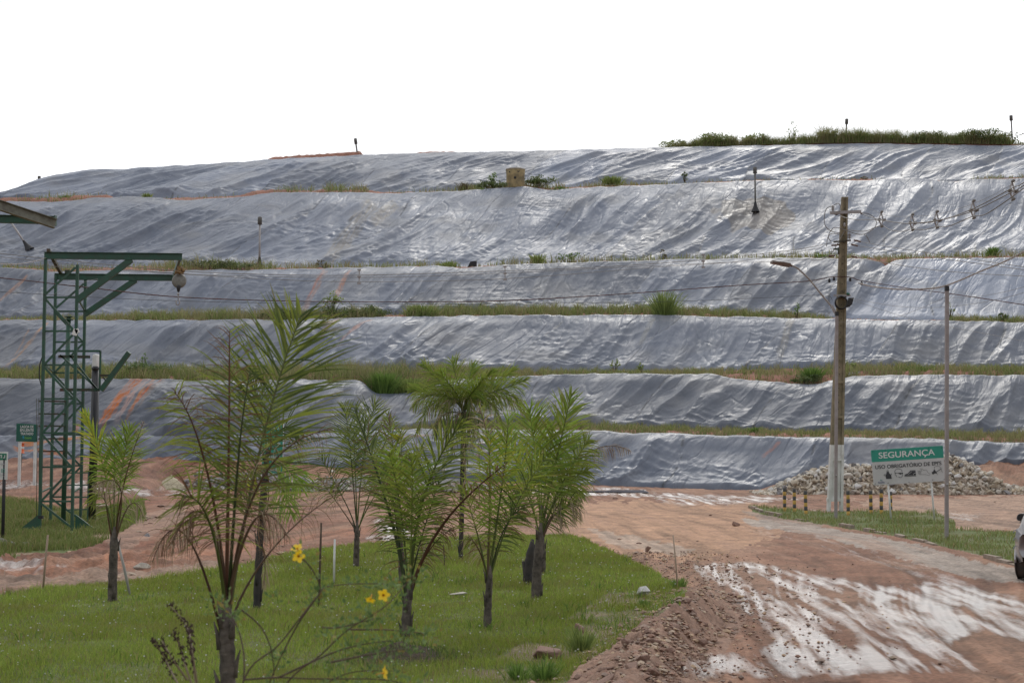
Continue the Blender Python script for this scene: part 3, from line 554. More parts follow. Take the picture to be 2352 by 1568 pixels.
def wild(poly, n, D0, D1, u0, u1, seed, label, name, hr=(.08, .22), wd=.016, js=2, a=(.12, .16, .04), b=(.22, .25, .08), dry=.15):
    x, y, z, u, v, r = scatter(poly, n, D0, D1, u0, u1, seed, 4, js); keep = r.random(len(x)) < sstep(-.5, .15, fbm(x/1.4, y/1.4, 3, 810+seed)); x, y, z = x[keep], y[keep], z[keep]; n = len(x)
    h = r.uniform(*hr, n)*np.clip(1+.7*fbm(x/1.5, y/1.5, 2, 820+seed), .4, 2); blades(np.stack([x, y, z], -1), h, np.full(n, wd), .7, gcol(n, r, a, b, dry), name, label, seed=seed)
wild(LEFTG, 90000, 28, 60, -250, 345, 21, 'ragged grass round the foot of the green steel tower', 'verge_grass', (.08, .26), .018, 2)
wild(VERGE, 60000, 27, 56, 1700, 2620, 22, 'thin grass on the verge behind the broken kerb', 'verge_grass', (.05, .16), .016, 3, (.15, .2, .055), (.27, .30, .11), .22)
def bench_grass(i, dens, label, segs):
    r = np.random.default_rng(900+i); n = int(dens); u = r.uniform(-120, 2480, n); f = r.uniform(.10, .97, n)
    T = tier_lines(u); D, zb, Dt, zt = T[i]
    if i < 5: bn = BENCH[i](u); zn = T[i+1][1]
    else: bn = 4.0+0*u; zn = zt+.05
    y = Dt+bn*f; z = zt+(zn-zt)*f + BERM[min(i, 4)](u)*np.exp(-((f-.38)/.16)**2) - .05
    if i == 5: z = zt + np.interp(u, [1500, 1620, 1900, 2352], [.1, .45, .55, .5]); y = Dt+.9+1.6*f
    x = y*kx(u, HZ)
    d = np.interp(u, [s[0] for s in segs], [s[1] for s in segs]); hh = np.interp(u, [s[0] for s in segs], [s[2] for s in segs])
    if i == 0: d = d*sstep(840, 1000, u)
    cl = fbm(u/20, f*2, 3, 910+i); keep = r.random(n) < d*sstep(-.75, .15, cl+.3); x, y, z, hh, u, cl = x[keep], y[keep], z[keep], hh[keep], u[keep], cl[keep]; n = len(x)
    h = 1.4*hh*r.uniform(.35, 1.25, n)*np.clip(1+.55*cl, .45, 1.9); dryk = sstep(-.2, .5, perlin(u/60, 3.3, 930+i))
    c = gcol(n, r, (.15, .185, .06), (.30, .34, .12), .22, (.38, .31, .18)); c = c*(1-.35*dryk[:, None]) + np.array([.34, .28, .16])*.35*dryk[:, None]
    blades(np.stack([x, y, z], -1), h, np.full(n, .03+.004*i), .75, c, 'terrace_grass', label, seed=40+i)
bench_grass(0, 34000, 'green and straw grass on the lowest terrace', [(0, 0, 0), (860, .3, .2), (1000, 1, .28), (1340, 1, .28), (1800, .95, .22), (2352, 1, .3)])
bench_grass(1, 40000, 'grass strip on the second terrace, spilling over the sheet near the palms', [(0, 1, .34), (300, 1, .5), (600, 1, .4), (870, 1, .6), (960, 1, .55), (1100, .9, .35), (1500, .8, .25), (1640, .7, .25), (1700, .5, .3), (1860, .5, .3), (1900, .8, .4), (2200, .7, .35), (2352, .9, .3)])
bench_grass(2, 38000, 'weedy strip of grass on the third terrace', [(0, .35, .22), (180, .5, .3), (300, 1, .45), (600, 1, .5), (860, 1, .5), (885, .1, .2), (920, .1, .2), (940, 1, .55), (1500, .9, .45), (1800, .7, .4), (1890, .3, .3), (1930, .05, .1), (2170, .05, .1), (2190, .8, .35), (2352, .8, .35)])
bench_grass(3, 17000, 'scattered weeds on the fourth terrace', [(0, .5, .3), (180, .5, .3), (260, .15, .2), (420, .9, .6), (580, .7, .5), (640, .35, .4), (900, .4, .4), (1050, .4, .4), (1060, .02, .2), (1180, .3, .5), (1350, .4, .5), (1600, .3, .4), (1780, .4, .4), (1900, .5, .5), (1960, .6, .3), (2180, .6, .3), (2250, .4, .5), (2352, .4, .5)])
bench_grass(4, 14000, 'sparse dry grass on the fifth terrace', [(0, .2, .2), (130, .7, .5), (200, .3, .3), (240, .05, .2), (620, .1, .3), (650, .7, .5), (720, .3, .4), (750, .9, .7), (835, .9, .5), (850, .02, .2), (1050, .3, .4), (1080, .8, .5), (1140, .7, .4), (1210, .8, .6), (1290, .7, .5), (1310, .05, .2), (1380, .7, .5), (1480, .6, .3), (1560, .15, .3), (1800, .2, .3), (1960, .2, .3), (2200, .05, .2), (2280, .5, .4), (2352, .5, .4)])
bench_grass(5, 60000, 'long grass along the crest of the landfill', [(0, 0, 0), (1495, 0, 0), (1510, .4, .3), (1560, .9, .5), (1640, 1, .9), (1700, .9, .7), (1760, 1, .8), (1800, .7, .6), (1870, .8, .7), (1900, 1, 1.1), (2100, 1, .9), (2335, 1, .9), (2345, .2, .3), (2480, .5, .4)])

def specks():
    x, y, z, u, v, r = scatter(LAWN, 1100, 11, 34, -250, 1640, 31); n = len(x); s = r.uniform(.006, .013, n)*np.interp(y, [11, 34], [.9, 1.5]); z = z+r.uniform(.06, .13, n); a = r.random(n)*6.28
    q = [np.stack([x+s*np.cos(a+k*1.5708), y+.2*s, z+s*.8*np.sin(a+k*1.5708)], -1) for k in range(4)]; V_ = np.stack(q, 1).reshape(-1, 3); k = np.arange(n)*4
    tag(link('lawn_flowers', npmesh('lawn_flowers', V_, np.stack([k, k+1, k+2, k+3], -1), mat('white_petals', (.6, .6, .55), .7), False)), 'tiny white wild flowers dotted through the lawn', kind='stuff')
specks()

def lawn_weeds():
    x, y, z, u, v, r = scatter(LAWN, 60000, 11, 36, -250, 1640, 33); k = sstep(.28, .62, fbm(x/.55, y/.55, 3, 803))*sstep(-.3, .3, fbm(x/3, y/3, 2, 804)) > r.random(len(x)); x, y, z = x[k], y[k], z[k]; n = len(x); h = r.uniform(.06, .19, n)
    blades(np.stack([x, y, z-.004], -1), h, np.interp(y, [11, 36], [.012, .022])*r.uniform(.6, 1.2, n), 1.0, gcol(n, r, (.09, .17, .035), (.19, .27, .05), .16, (.33, .27, .12)), 'lawn_weeds', 'taller darker weeds scattered in the lawn', seed=34)
lawn_weeds()
# ---------------------------------------------------------------- mesh builder
class MB:
    def __init__(s): s.v = []; s.f = []; s.c = []; s.sm = []
    def add(s, vs, fs, col=None, smooth=False):
        b = len(s.v); s.v += [tuple(v) for v in vs]; s.f += [tuple(b+i for i in f) for f in fs]; s.c += [col or (.5, .5, .5)]*len(vs); s.sm += [smooth]*len(fs)
    def box(s, c, d, R=None, bev=0):
        x, y, z = d[0]/2, d[1]/2, d[2]/2; R = R or Matrix.Identity(3); c = Vector(c)
        vs = [c + R @ Vector((sx*x, sy*y, sz*z)) for sz in (-1, 1) for sy in (-1, 1) for sx in (-1, 1)]
        s.add(vs, [(0, 2, 3, 1), (4, 5, 7, 6), (0, 1, 5, 4), (2, 6, 7, 3), (0, 4, 6, 2), (1, 3, 7, 5)])
    def beam(s, p, q, w, h, up=Vector((0, 0, 1))):
        p, q = Vector(p), Vector(q); d = (q-p); l = d.length; x = d.normalized(); y = up.cross(x)
        if y.length < 1e-3: y = Vector((0, 1, 0)).cross(x)
        y.normalize(); z = x.cross(y); s.box((p+q)/2, (l, w, h), Matrix((x, y, z)).transposed())
    def ibeam(s, p, q, w, h, t=.012):
        p, q = Vector(p), Vector(q); x = (q-p).normalized(); y = Vector((0, 0, 1)).cross(x).normalized(); z = x.cross(y)
        s.beam(p+z*(h/2-t/2), q+z*(h/2-t/2), w, t); s.beam(p-z*(h/2-t/2), q-z*(h/2-t/2), w, t); s.beam(p, q, t, h-2*t-.002)
    def tube(s, pts, r, n=8, cap=True, col=None):
        pts = [Vector(p) for p in pts]; m = len(pts); r = r if isinstance(r, (list, tuple)) else [r]*m; vs = []; prev = None
        for i, p in enumerate(pts):
            t = (pts[min(i+1, m-1)]-pts[max(i-1, 0)]).normalized(); a = prev if prev is not None else (Vector((0, 0, 1)) if abs(t.z) < .9 else Vector((1, 0, 0)))
            x = (a - t*a.dot(t)).normalized(); prev = x; y = t.cross(x)
            vs += [p + (x*math.cos(2*math.pi*k/n)+y*math.sin(2*math.pi*k/n))*r[i] for k in range(n)]
        fs = [(i*n+k, i*n+(k+1) % n, (i+1)*n+(k+1) % n, (i+1)*n+k) for i in range(m-1) for k in range(n)]
        if cap: fs += [tuple(range(n))[::-1], tuple((m-1)*n+k for k in range(n))]
        s.add(vs, fs, col, True)
    def lathe(s, c, prof, n=20, R=None, col=None):
        c = Vector(c); R = R or Matrix.Identity(3); m = len(prof); vs = [c + R @ Vector((r*math.cos(2*math.pi*k/n), r*math.sin(2*math.pi*k/n), z)) for r, z in prof for k in range(n)]
        fs = [(i*n+k, i*n+(k+1) % n, (i+1)*n+(k+1) % n, (i+1)*n+k) for i in range(m-1) for k in range(n)]; s.add(vs, fs, col, True)
    def poly(s, pts, y0, y1):                # prism from a polygon in x,z
        n = len(pts); vs = [(x, y0, z) for x, z in pts]+[(x, y1, z) for x, z in pts]
        s.add(vs, [tuple(range(n)), tuple(range(2*n-1, n-1, -1))]+[(i, n+i, n+(i+1) % n, (i+1) % n) for i in range(n)])
    def build(s, name, m, parent=None, origin=None, attr=False, smooth_all=None):
        me = bpy.data.meshes.new(name); o0 = Vector(origin) if origin is not None else (Vector(parent.location) if parent is not None and parent.parent is None else Vector())
        if origin is None and parent is not None and parent.parent is not None: o0 = Vector(parent.parent.location)
        me.from_pydata([Vector(v)-o0 for v in s.v], [], s.f)
        me.polygons.foreach_set('use_smooth', s.sm if smooth_all is None else [smooth_all]*len(s.f))
        if attr:
            ca = me.color_attributes.new('tint', 'FLOAT_COLOR', 'POINT'); ca.data.foreach_set('color', [x for c in s.c for x in (*c, 1)])
        me.materials.append(m); me.update(); ob = link(name, me, parent)
        if origin is not None and parent is None: ob.location = o0
        return ob
def bez(pts, n):
    out = []
    for i in range(n+1):
        t = i/n; q = [Vector(p) for p in pts]
        while len(q) > 1: q = [a.lerp(b, t) for a, b in zip(q[:-1], q[1:])]
        out.append(q[0])
    return out
def crv(pts, n=8):              # Catmull-Rom through points
    pts = [Vector(p) for p in pts]; out = []
    for i in range(len(pts)-1):
        p0 = pts[max(i-1, 0)]; p1 = pts[i]; p2 = pts[i+1]; p3 = pts[min(i+2, len(pts)-1)]
        for k in range(n):
            t = k/n; out.append(.5*((2*p1)+(p2-p0)*t+(2*p0-5*p1+4*p2-p3)*t*t+(3*p1-p0-3*p2+p3)*t**3))
    out.append(pts[-1]); return out

# ---------------------------------------------------------------- palms
PR = random.Random(17)
def tone(kind, r=PR):
    k = r.random()
    if kind == 'green': c = (.12+.14*k, .165+.14*k, .03+.02*k)
    elif kind == 'dark': c = (.06+.075*k, .092+.08*k, .024+.018*k)
    elif kind == 'lime': c = (.15+.12*k, .25+.12*k, .035+.02*k)
    elif kind == 'yellow': c = (.30+.12*k, .33+.08*k, .04)
    elif kind == 'brown': c = (.10+.10*k, .055+.06*k, .03+.03*k)
    else: c = (.26+.16*k, .20+.13*k, .13+.10*k)      # dry straw
    return c
def frond(palm, pts, LL=.55, n=34, kind='green', kind2=None, p2=.0, t0=.25, droop=.25, ang=(68, 28), w=.022, rw=.014, side='both', tilt=.35, curl=0, stemcol=None):
    """one feather-shaped leaf: a curved stem with a row of leaflets on both sides"""
    mb = MB(); ax = bez(pts, 24); m = len(ax)
    sc = stemcol or {'green': (.12, .15, .04), 'dark': (.06, .08, .03), 'lime': (.2, .25, .05), 'yellow': (.25, .24, .06), 'brown': (.12, .055, .03)}.get(kind, (.17, .11, .07))
    mb.tube(ax, [rw*(1-.8*i/(m-1)) for i in range(m)], 6, True, sc); r = PR; view = Vector((0, 1, 0))
    sd = r.uniform(-tilt, tilt)
    n = int(n*1.3)
    for i in range(n):
        for sg in (-1, 1):
            if side == 'left' and sg > 0 or side == 'right' and sg < 0: continue
            t = t0 + (1-t0)*(i+r.uniform(-.3, .3)+.5)/n; t = min(max(t, 0), .999); x = t*(m-1); k = int(x); p = ax[k].lerp(ax[min(k+1, m-1)], x-k); T = (ax[min(k+1, m-1)]-ax[k]).normalized()
            S_ = T.cross(view); S_ = S_.normalized() if S_.length > .15 else Vector((1, 0, 0)); Nn = S_.cross(T).normalized(); S_ = (S_*math.cos(sd)+Nn*math.sin(sd)).normalized()
            if r.random() < .05: continue
            f = (t-t0)/(1-t0); ln = LL*(.45+.75*math.sin(math.pi*min(f*.8+.18, 1)))*r.uniform(.85, 1.1)*(1-.35*max(0, f-.8)/.2)
            a = math.radians(ang[0]+(ang[1]-ang[0])*f + r.uniform(-13, 13)); d = T*math.cos(a)+S_*(sg*math.sin(a)) + Nn*r.uniform(-.25, .25); d.normalize()
            kd = kind2 if (kind2 and r.random() < p2) else kind; c = tone(kd, r); dead = kd in ('straw', 'brown'); ww = w*(.5 if dead else .78)*r.uniform(.8, 1.15)
            g = (droop+.06)*(2.1 if dead else 1)*r.uniform(.4, 1.9) + (.5 if r.random() < .09 else 0); q = p.copy(); dd = d.copy(); vs = []; seg = 5; wn = (dd.cross(Vector((r.uniform(-.3, .3), -1, r.uniform(-.3, .3))))).normalized()
            for j in range(seg+1):
                fj = j/seg; wj = ww*(math.sin(math.pi*min(.22+.78*fj, 1))**.7)*.5 if j < seg else ww*.03
                vs += [q-wn*wj, q+wn*wj]
                dd = (dd + Vector((0, 0, -1))*g*.36*(1+fj) + Vector((r.uniform(-1, 1), r.uniform(-1, 1), r.uniform(-1, 1)))*(.10*curl+.03)).normalized(); q = q + dd*ln/seg
            b = len(mb.v); mb.v += [tuple(v_) for v_ in vs]; tipc = c if r.random() > .35 or dead else tuple(.5*a_+.5*b_ for a_, b_ in zip(c, (.28, .2, .1)))
            mb.c += [c]*(2*seg-2) + [tipc]*4; fs = [(b+2*j, b+2*j+1, b+2*j+3, b+2*j+2) for j in range(seg)]; mb.f += fs; mb.sm += [True]*seg
    return mb.build('frond', M['leaf'], palm, attr=True)
def trunk(palm, pts, r, name='trunk', m=None, rings=True):
    mb = MB(); ax = crv(pts, 6); ax = ax + [ax[-1]+(ax[-1]-ax[-2]).normalized()*.10, ax[-1]+(ax[-1]-ax[-2]).normalized()*.24]; k = len(ax); rr = [r[0]+(r[1]-r[0])*i/(k-1) for i in range(k)]; rr = [a*(1+.08*math.sin(i*2.3)+PR.uniform(-.04, .04)) for i, a in enumerate(rr)]; rr[0] *= 1.25; rr[-2] *= .78; rr[-1] *= .35
    mb.tube(ax, rr, 12)
    if rings:
        for i in range(2, k-1, 2):       # torn leaf sheaths
            a = PR.uniform(0, 6.28); d = Vector((math.cos(a), math.sin(a), 0)); p = ax[i]+d*rr[i]*.9
            mb.tube([p, p+Vector((0, 0, .10))+d*.015, p+Vector((0, 0, .2))+d*.045], [rr[i]*.45, rr[i]*.3, .004], 5)
    return mb.build(name, m or M['trunk'], palm)
def palm(label, D, base, tk, r, fronds, tm=None, loc=None):
    b = G(*base) if loc is None else loc; root = empty('palm_tree', b, label, 'palm tree', 'young palms planted on the lawn')
    s = b.y/D if False else 1; q = [b+Vector((0, 0, -.05))]+[P(u, v, b.y) for u, v in tk]
    trunk(root, q, r, m=tm)
    for fr in fronds:
        pts, kw = fr; pp = []
        for k, p in enumerate(pts):
            dd = p[2] if len(p) > 2 else 0; pp.append(P(p[0], p[1], b.y+dd))
        frond(root, pp, **kw)
    return root
def f_(*pts, **kw): return (pts, kw)
# tallest palm, close to the camera, half dried
palm('tall half dried palm closest to the camera, with brown fronds and one big green frond', 10.2, (523, 1802), [(524, 1600), (522, 1490), (520, 1425)], (.066, .050), [
    f_((518,1420),(524,1200,.05),(527,980),(527,760,-.1), LL=.46, n=36, kind='green', kind2='brown', p2=.62, t0=.26, droop=.22, ang=(84,34), w=.014, curl=1.1, rw=.018, stemcol=(.16,.075,.04), tilt=.2),
    f_((526,1410),(565,1140,.1),(622,900,.2),(692,722,.3), LL=.60, n=66, kind='dark', kind2='green', p2=.5, t0=.28, droop=.07, ang=(62,30), w=.018, rw=.015, tilt=.1, stemcol=(.13,.15,.05)),
    f_((522,1400),(505,1180,-.1),(450,1100,-.3),(395,1250,-.5), LL=.30, n=30, kind='straw', kind2='brown', p2=.6, t0=.3, droop=.5, w=.012, curl=1.5, stemcol=(.12,.07,.04)),
    f_((512,1470),(470,1290,-.1),(410,1110,-.2),(350,1290,-.3), LL=.22, n=24, kind='straw', kind2='brown', p2=.4, t0=.5, droop=.6, w=.009, curl=2, stemcol=(.10,.05,.035), rw=.012),
    f_((528,1440),(560,1320),(660,1200,.1),(780,1130,.2), LL=.24, n=26, kind='straw', kind2='brown', p2=.4, t0=.45, droop=.55, w=.008, curl=2, stemcol=(.13,.08,.05), rw=.011),
    f_((524,1420),(545,1180,-.1),(600,1010,-.2),(760,985,-.3), LL=.26, n=30, kind='brown', kind2='straw', p2=.5, t0=.35, droop=.45, w=.011, curl=1.3, stemcol=(.13,.08,.05)),
    f_((520,1380),(505,1180,-.1),(460,960,-.2),(400,900,-.3), LL=.32, n=32, kind='brown', kind2='green', p2=.5, t0=.35, droop=.35, w=.014, curl=.8, ang=(75,35)),
    f_((526,1360),(540,1150,-.2),(548,980,-.3),(575,850,-.3), LL=.30, n=34, kind='dark', kind2='brown', p2=.5, t0=.3, droop=.3, w=.015, curl=.8, ang=(75,35)),
    f_((518,1400),(500,1220,-.2),(470,1130,-.4),(420,1140,-.5), LL=.34, n=26, kind='green', kind2='brown', p2=.35, t0=.35, droop=.35, w=.016, ang=(70,30)),
    f_((524,1380),(560,1200,-.2),(600,1120,-.3),(660,1230,-.4), LL=.26, n=26, kind='straw', kind2='brown', p2=.5, t0=.35, droop=.6, w=.010, curl=1.6)])
palm('thin black trunked palm just behind the tallest palm, with lime green tips', 20.7, (590, 1398), [(594, 1300), (603, 1150), (612, 1060)], (.062, .038), [
    f_((612,1070),(625,1000),(650,960),(680,990), LL=.45, n=24, kind='dark', droop=.2), f_((612,1065),(612,980),(600,920),(575,880), LL=.5, n=26, kind='dark', kind2='green', p2=.3, droop=.1),
    f_((612,1075),(640,1050),(670,1080),(690,1120), LL=.45, n=22, kind='lime', droop=.3), f_((612,1080),(640,1090),(660,1140),(668,1180), LL=.4, n=20, kind='lime', kind2='straw', p2=.3, droop=.35),
    f_((610,1080),(585,1060),(560,1100),(550,1150), LL=.4, n=20, kind='brown', kind2='yellow', p2=.4, droop=.4), f_((614,1090),(622,1120),(615,1180),(600,1240), LL=.4, n=18, kind='straw', droop=.8, curl=1.5, w=.014),
    f_((598,1240),(608,1260),(612,1300),(606,1345), LL=.3, n=16, kind='straw', droop=.9, curl=1.5, w=.02)], tm=mat('dark_palm_bark', (.022, .02, .02), .8, noise=(.05, .04, .035), nscale=7))
palm('small palm with bright yellow green fronds right of the green steel tower', 21.7, (258, 1381), [(259, 1320), (262, 1245)], (.075, .060), [
    f_((262,1255),(258,1130),(235,1040,.1),(192,950,.1), LL=.36, n=26, kind='yellow', kind2='lime', p2=.5, t0=.4, droop=.12, ang=(45,18), w=.03), f_((264,1250),(270,1130),(282,1050),(300,985), LL=.42, n=30, kind='lime', kind2='green', p2=.4, t0=.38, droop=.08, ang=(50,20), w=.026),
    f_((264,1245),(275,1120),(300,1050,-.2),(330,968,-.3), LL=.22, n=24, kind='brown', kind2='straw', p2=.5, t0=.45, droop=.35, curl=1, w=.014), f_((262,1250),(262,1110),(262,1060),(264,1010), LL=.42, n=28, kind='green', kind2='lime', p2=.5, t0=.35, droop=.18, ang=(75,30), w=.024),
    f_((262,1245),(300,1100),(270,1085,-.4),(215,1115,-.6), LL=.34, n=28, kind='straw', t0=.35, droop=.75, curl=.8, w=.022), f_((262,1250),(250,1150),(232,1110),(212,1150), LL=.3, n=22, kind='green', kind2='straw', p2=.4, droop=.35),
    f_((264,1250),(285,1160),(310,1120),(330,1190), LL=.3, n=20, kind='straw', kind2='lime', p2=.3, droop=.7, curl=1), f_((260,1255),(246,1180),(238,1120),(232,1090), LL=.12, n=6, kind='brown', t0=.7, droop=.3, w=.01)])
palm('thin palm with open V of stems standing at the far edge of the lawn', 27.6, (818, 1301), [(819, 1262), (820, 1222)], (.065, .045), [
    f_((819,1220),(800,1150),(765,1110),(735,1045), LL=.42, n=26, kind='dark', kind2='brown', p2=.3, t0=.45, droop=.2), f_((820,1218),(812,1120),(805,1010),(790,930), LL=.5, n=32, kind='dark', kind2='green', p2=.4, t0=.4, droop=.06, ang=(60,22)),
    f_((821,1218),(825,1100),(840,1000),(862,925), LL=.55, n=34, kind='green', kind2='dark', p2=.5, t0=.38, droop=.08, ang=(60,22)), f_((821,1220),(845,1150),(880,1110),(915,1070), LL=.42, n=26, kind='green', kind2='brown', p2=.3, t0=.45, droop=.25),
    f_((819,1222),(790,1170),(760,1140),(730,1090), LL=.36, n=24, kind='straw', kind2='green', p2=.3, t0=.5, droop=.35), f_((820,1215),(818,1120),(815,1050),(812,985), LL=.45, n=28, kind='green', t0=.4, droop=.15), f_((822,1218),(850,1130),(880,1040),(900,960), LL=.4, n=26, kind='green', kind2='lime', p2=.2, t0=.45, droop=.15)])
palm('forked palm in mid lawn with dark stems in a wide V and spotted trunk', 17.6, (932, 1466), [(933, 1420), (937, 1375)], (.064, .05), [
    f_((934,1375),(918,1230),(880,1120),(812,930,.3), LL=.40, n=40, kind='dark', kind2='brown', p2=.3, t0=.36, droop=.15, ang=(60,25), rw=.028), f_((940,1370),(945,1200),(985,1060),(1062,972,-.2), LL=.48, n=42, kind='green', kind2='dark', p2=.5, t0=.34, droop=.12, ang=(55,22), rw=.026),
    f_((940,1375),(975,1230),(1050,1150,-.3),(1165,1062,-.6), LL=.34, n=34, kind='brown', kind2='green', p2=.35, t0=.4, droop=.45, ang=(72,40), rw=.026), f_((938,1370),(930,1220),(915,1110),(893,1040,-.2), LL=.46, n=34, kind='green', kind2='lime', p2=.3, t0=.34, droop=.2, ang=(62,28)),
    f_((938,1372),(945,1240),(950,1130,-.2),(945,1050,-.4), LL=.48, n=32, kind='lime', kind2='green', p2=.6, t0=.3, droop=.22, ang=(60,30)), f_((938,1372),(955,1260),(985,1180),(1010,1100), LL=.42, n=30, kind='dark', kind2='brown', p2=.3, t0=.25, droop=.3),
    f_((936,1375),(925,1270),(905,1190),(900,1120), LL=.36, n=26, kind='dark', kind2='brown', p2=.5, t0=.25, droop=.35), f_((940,1372),(960,1290),(1000,1230),(1040,1215), LL=.3, n=22, kind='brown', kind2='straw', p2=.4, t0=.3, droop=.5, curl=.8)])
palm('slim palm right of the forked palm, with a tan trunk base and dry hanging leaflets', 18.5, (1119, 1444), [(1121, 1390), (1124, 1338)], (.056, .04), [
    f_((1123,1335),(1135,1220),(1160,1100),(1168,960), LL=.42, n=38, kind='green', kind2='lime', p2=.35, t0=.3, droop=.15, ang=(62,25), rw=.02), f_((1122,1335),(1118,1200),(1145,1040,.2),(1100,935,.2), LL=.30, n=30, kind='straw', kind2='green', p2=.35, t0=.5, droop=.4, curl=.8, rw=.02),
    f_((1124,1335),(1150,1230),(1190,1130),(1255,1050), LL=.42, n=34, kind='green', kind2='dark', p2=.4, t0=.32, droop=.2), f_((1121,1335),(1105,1250),(1085,1180),(1062,1115), LL=.36, n=28, kind='green', kind2='straw', p2=.35, t0=.3, droop=.3),
    f_((1121,1335),(1110,1270),(1090,1240),(1078,1235), LL=.28, n=20, kind='brown', kind2='straw', p2=.5, t0=.3, droop=.6, curl=1), f_((1124,1335),(1140,1240),(1165,1180),(1205,1165), LL=.34, n=26, kind='dark', kind2='brown', p2=.4, t0=.25, droop=.3),
    f_((1123,1335),(1128,1180),(1120,1080),(1128,1000), LL=.40, n=30, kind='yellow', kind2='lime', p2=.6, t0=.4, droop=.2)])
palm('rightmost full green palm on the lawn, beside a leaning black stump', 21.9, (1231, 1378), [(1234, 1310), (1240, 1235)], (.085, .06), [
    f_((1242,1235),(1262,1110),(1290,1010),(1312,905), LL=.52, n=40, kind='green', kind2='lime', p2=.5, t0=.3, droop=.08, ang=(55,20), w=.028, rw=.022), f_((1242,1235),(1240,1090),(1225,1000),(1215,940), LL=.55, n=36, kind='lime', kind2='green', p2=.5, t0=.3, droop=.12, ang=(58,22), w=.026),
    f_((1243,1235),(1280,1110),(1320,1060),(1352,1010), LL=.45, n=34, kind='green', t0=.3, droop=.22, w=.026), f_((1243,1232),(1290,1060,.3),(1370,995,.5),(1448,1035,.6), LL=.26, n=34, kind='straw', kind2='brown', p2=.4, t0=.45, droop=.7, curl=.7, w=.016),
    f_((1244,1240),(1275,1150),(1310,1110),(1335,1180), LL=.42, n=26, kind='straw', t0=.4, droop=.95, curl=1, w=.016), f_((1240,1235),(1215,1110),(1190,1050),(1150,1010), LL=.42, n=32, kind='lime', kind2='yellow', p2=.4, t0=.3, droop=.2),
    f_((1243,1235),(1265,1160),(1295,1100),(1350,1080), LL=.42, n=30, kind='green', t0=.25, droop=.3, w=.026), f_((1242,1235),(1250,1120),(1262,1050),(1270,970), LL=.5, n=34, kind='lime', kind2='green', p2=.5, t0=.3, droop=.15),
    f_((1240,1235),(1225,1160),(1205,1110),(1190,1130), LL=.36, n=24, kind='green', kind2='brown', p2=.3, t0=.25, droop=.35), f_((1242,1240),(1255,1180),(1290,1170),(1325,1150), LL=.36, n=24, kind='dark', kind2='green', p2=.5, t0=.2, droop=.3), f_((1243,1245),(1265,1190),(1282,1150),(1298,1200), LL=.3, n=18, kind='straw', t0=.35, droop=.9, curl=1)])
palm('thin trunked palm half hidden behind the rightmost palm', 25.5, (1248, 1318), [(1246, 1260), (1243, 1180)], (.055, .04), [
    f_((1243,1190),(1230,1100),(1200,1040),(1170,1010), LL=.4, n=24, kind='green', kind2='yellow', p2=.3, droop=.25), f_((1243,1190),(1255,1090),(1290,1030),(1320,1010), LL=.4, n=24, kind='green', droop=.25),
    f_((1243,1190),(1245,1090),(1240,1020),(1238,980), LL=.4, n=24, kind='lime', droop=.15), f_((1243,1190),(1270,1140),(1310,1120),(1340,1130), LL=.35, n=20, kind='dark', droop=.3)])
palm('thin dark palm behind the forked palm, with brownish young fronds', 24, (923, 1338), [(921, 1270), (912, 1170)], (.06, .04), [
    f_((912,1180),(912,1100),(905,1020),(890,950), LL=.36, n=26, kind='green', kind2='brown', p2=.5, droop=.12, ang=(50,22)), f_((912,1180),(925,1110),(945,1060),(975,1020), LL=.4, n=24, kind='green', kind2='brown', p2=.3, droop=.25),
    f_((912,1180),(890,1120),(870,1080),(850,1090), LL=.36, n=22, kind='brown', kind2='green', p2=.5, droop=.3), f_((912,1180),(918,1100),(925,1040),(920,990), LL=.36, n=24, kind='green', kind2='yellow', p2=.3, droop=.15), f_((914,1185),(930,1150),(960,1130),(990,1150), LL=.34, n=20, kind='straw', kind2='green', p2=.4, droop=.5, curl=.8)])
def big_back_palm():
    ends = [(972,836,-.3),(1037,826,.2),(1085,836,.4),(1130,850,-.3),(1182,848,.3),(1207,872,-.4),(945,893,.3),(948,935,-.5),(955,1000,-.4),(1000,1010,-.7),(1195,925,-.3),(1215,960,.3),(1160,1000,-.6),(1010,850,-.6),(1110,870,-.7),(1090,1010,-.8)]
    fr = []
    for k, (u, v, d) in enumerate(ends):
        cu = 1066+(u-1066)*.42; cv = min(v, 930)-12 if v > 900 else 935-(935-v)*.62
        low = v > 915
        fr.append(f_((1065,950),(1066+(u-1066)*.12, 900, d*.2),(cu+(u-1066)*.3, cv if not low else cv-30, d*.7),(u, v, d), LL=.44 if not low else .4, n=38, kind='green', kind2='straw' if low else 'lime', p2=.3, t0=.22, droop=.2 if not low else .4, ang=(62, 20), w=.019, rw=.016, tilt=1.2, curl=.6))
    for (u, v) in [(1000,960),(1130,965),(1080,1000),(1040,1010),(1100,1030),(1020,1050),(1070,1060)]: fr.append(f_((1065,960),(1066,940,-.4),(u,930,-.6),(u,v+40,-.7), LL=.45, n=22, kind='straw', kind2='dark', p2=.4, droop=.9, curl=1, w=.02))
    palm('big bushy dark green palm at the back, its crown before the second terrace', 29, (1058, 1287), [(1060, 1200), (1063, 1080), (1065, 960)], (.045, .06), fr, tm=bpy.data.materials['dark_palm_bark'])
big_back_palm()
def stump():
    b = G(1215, 1345); root = empty('palm_stump', b, 'short black palm stump with a broken leaning stub, left of the rightmost palm', 'stump')
    trunk(root, [b+Vector((0, 0, -.05)), P(1214, 1310, b.y), P(1219, 1270, b.y)], (.1, .07), 'trunk', bpy.data.materials['dark_palm_bark'])
    mb = MB(); mb.tube([b, P(1207, 1320, b.y), P(1202, 1288, b.y)], [.07, .045, .03], 7); mb.build('broken_stub', bpy.data.materials['dark_palm_bark'], root)
stump()
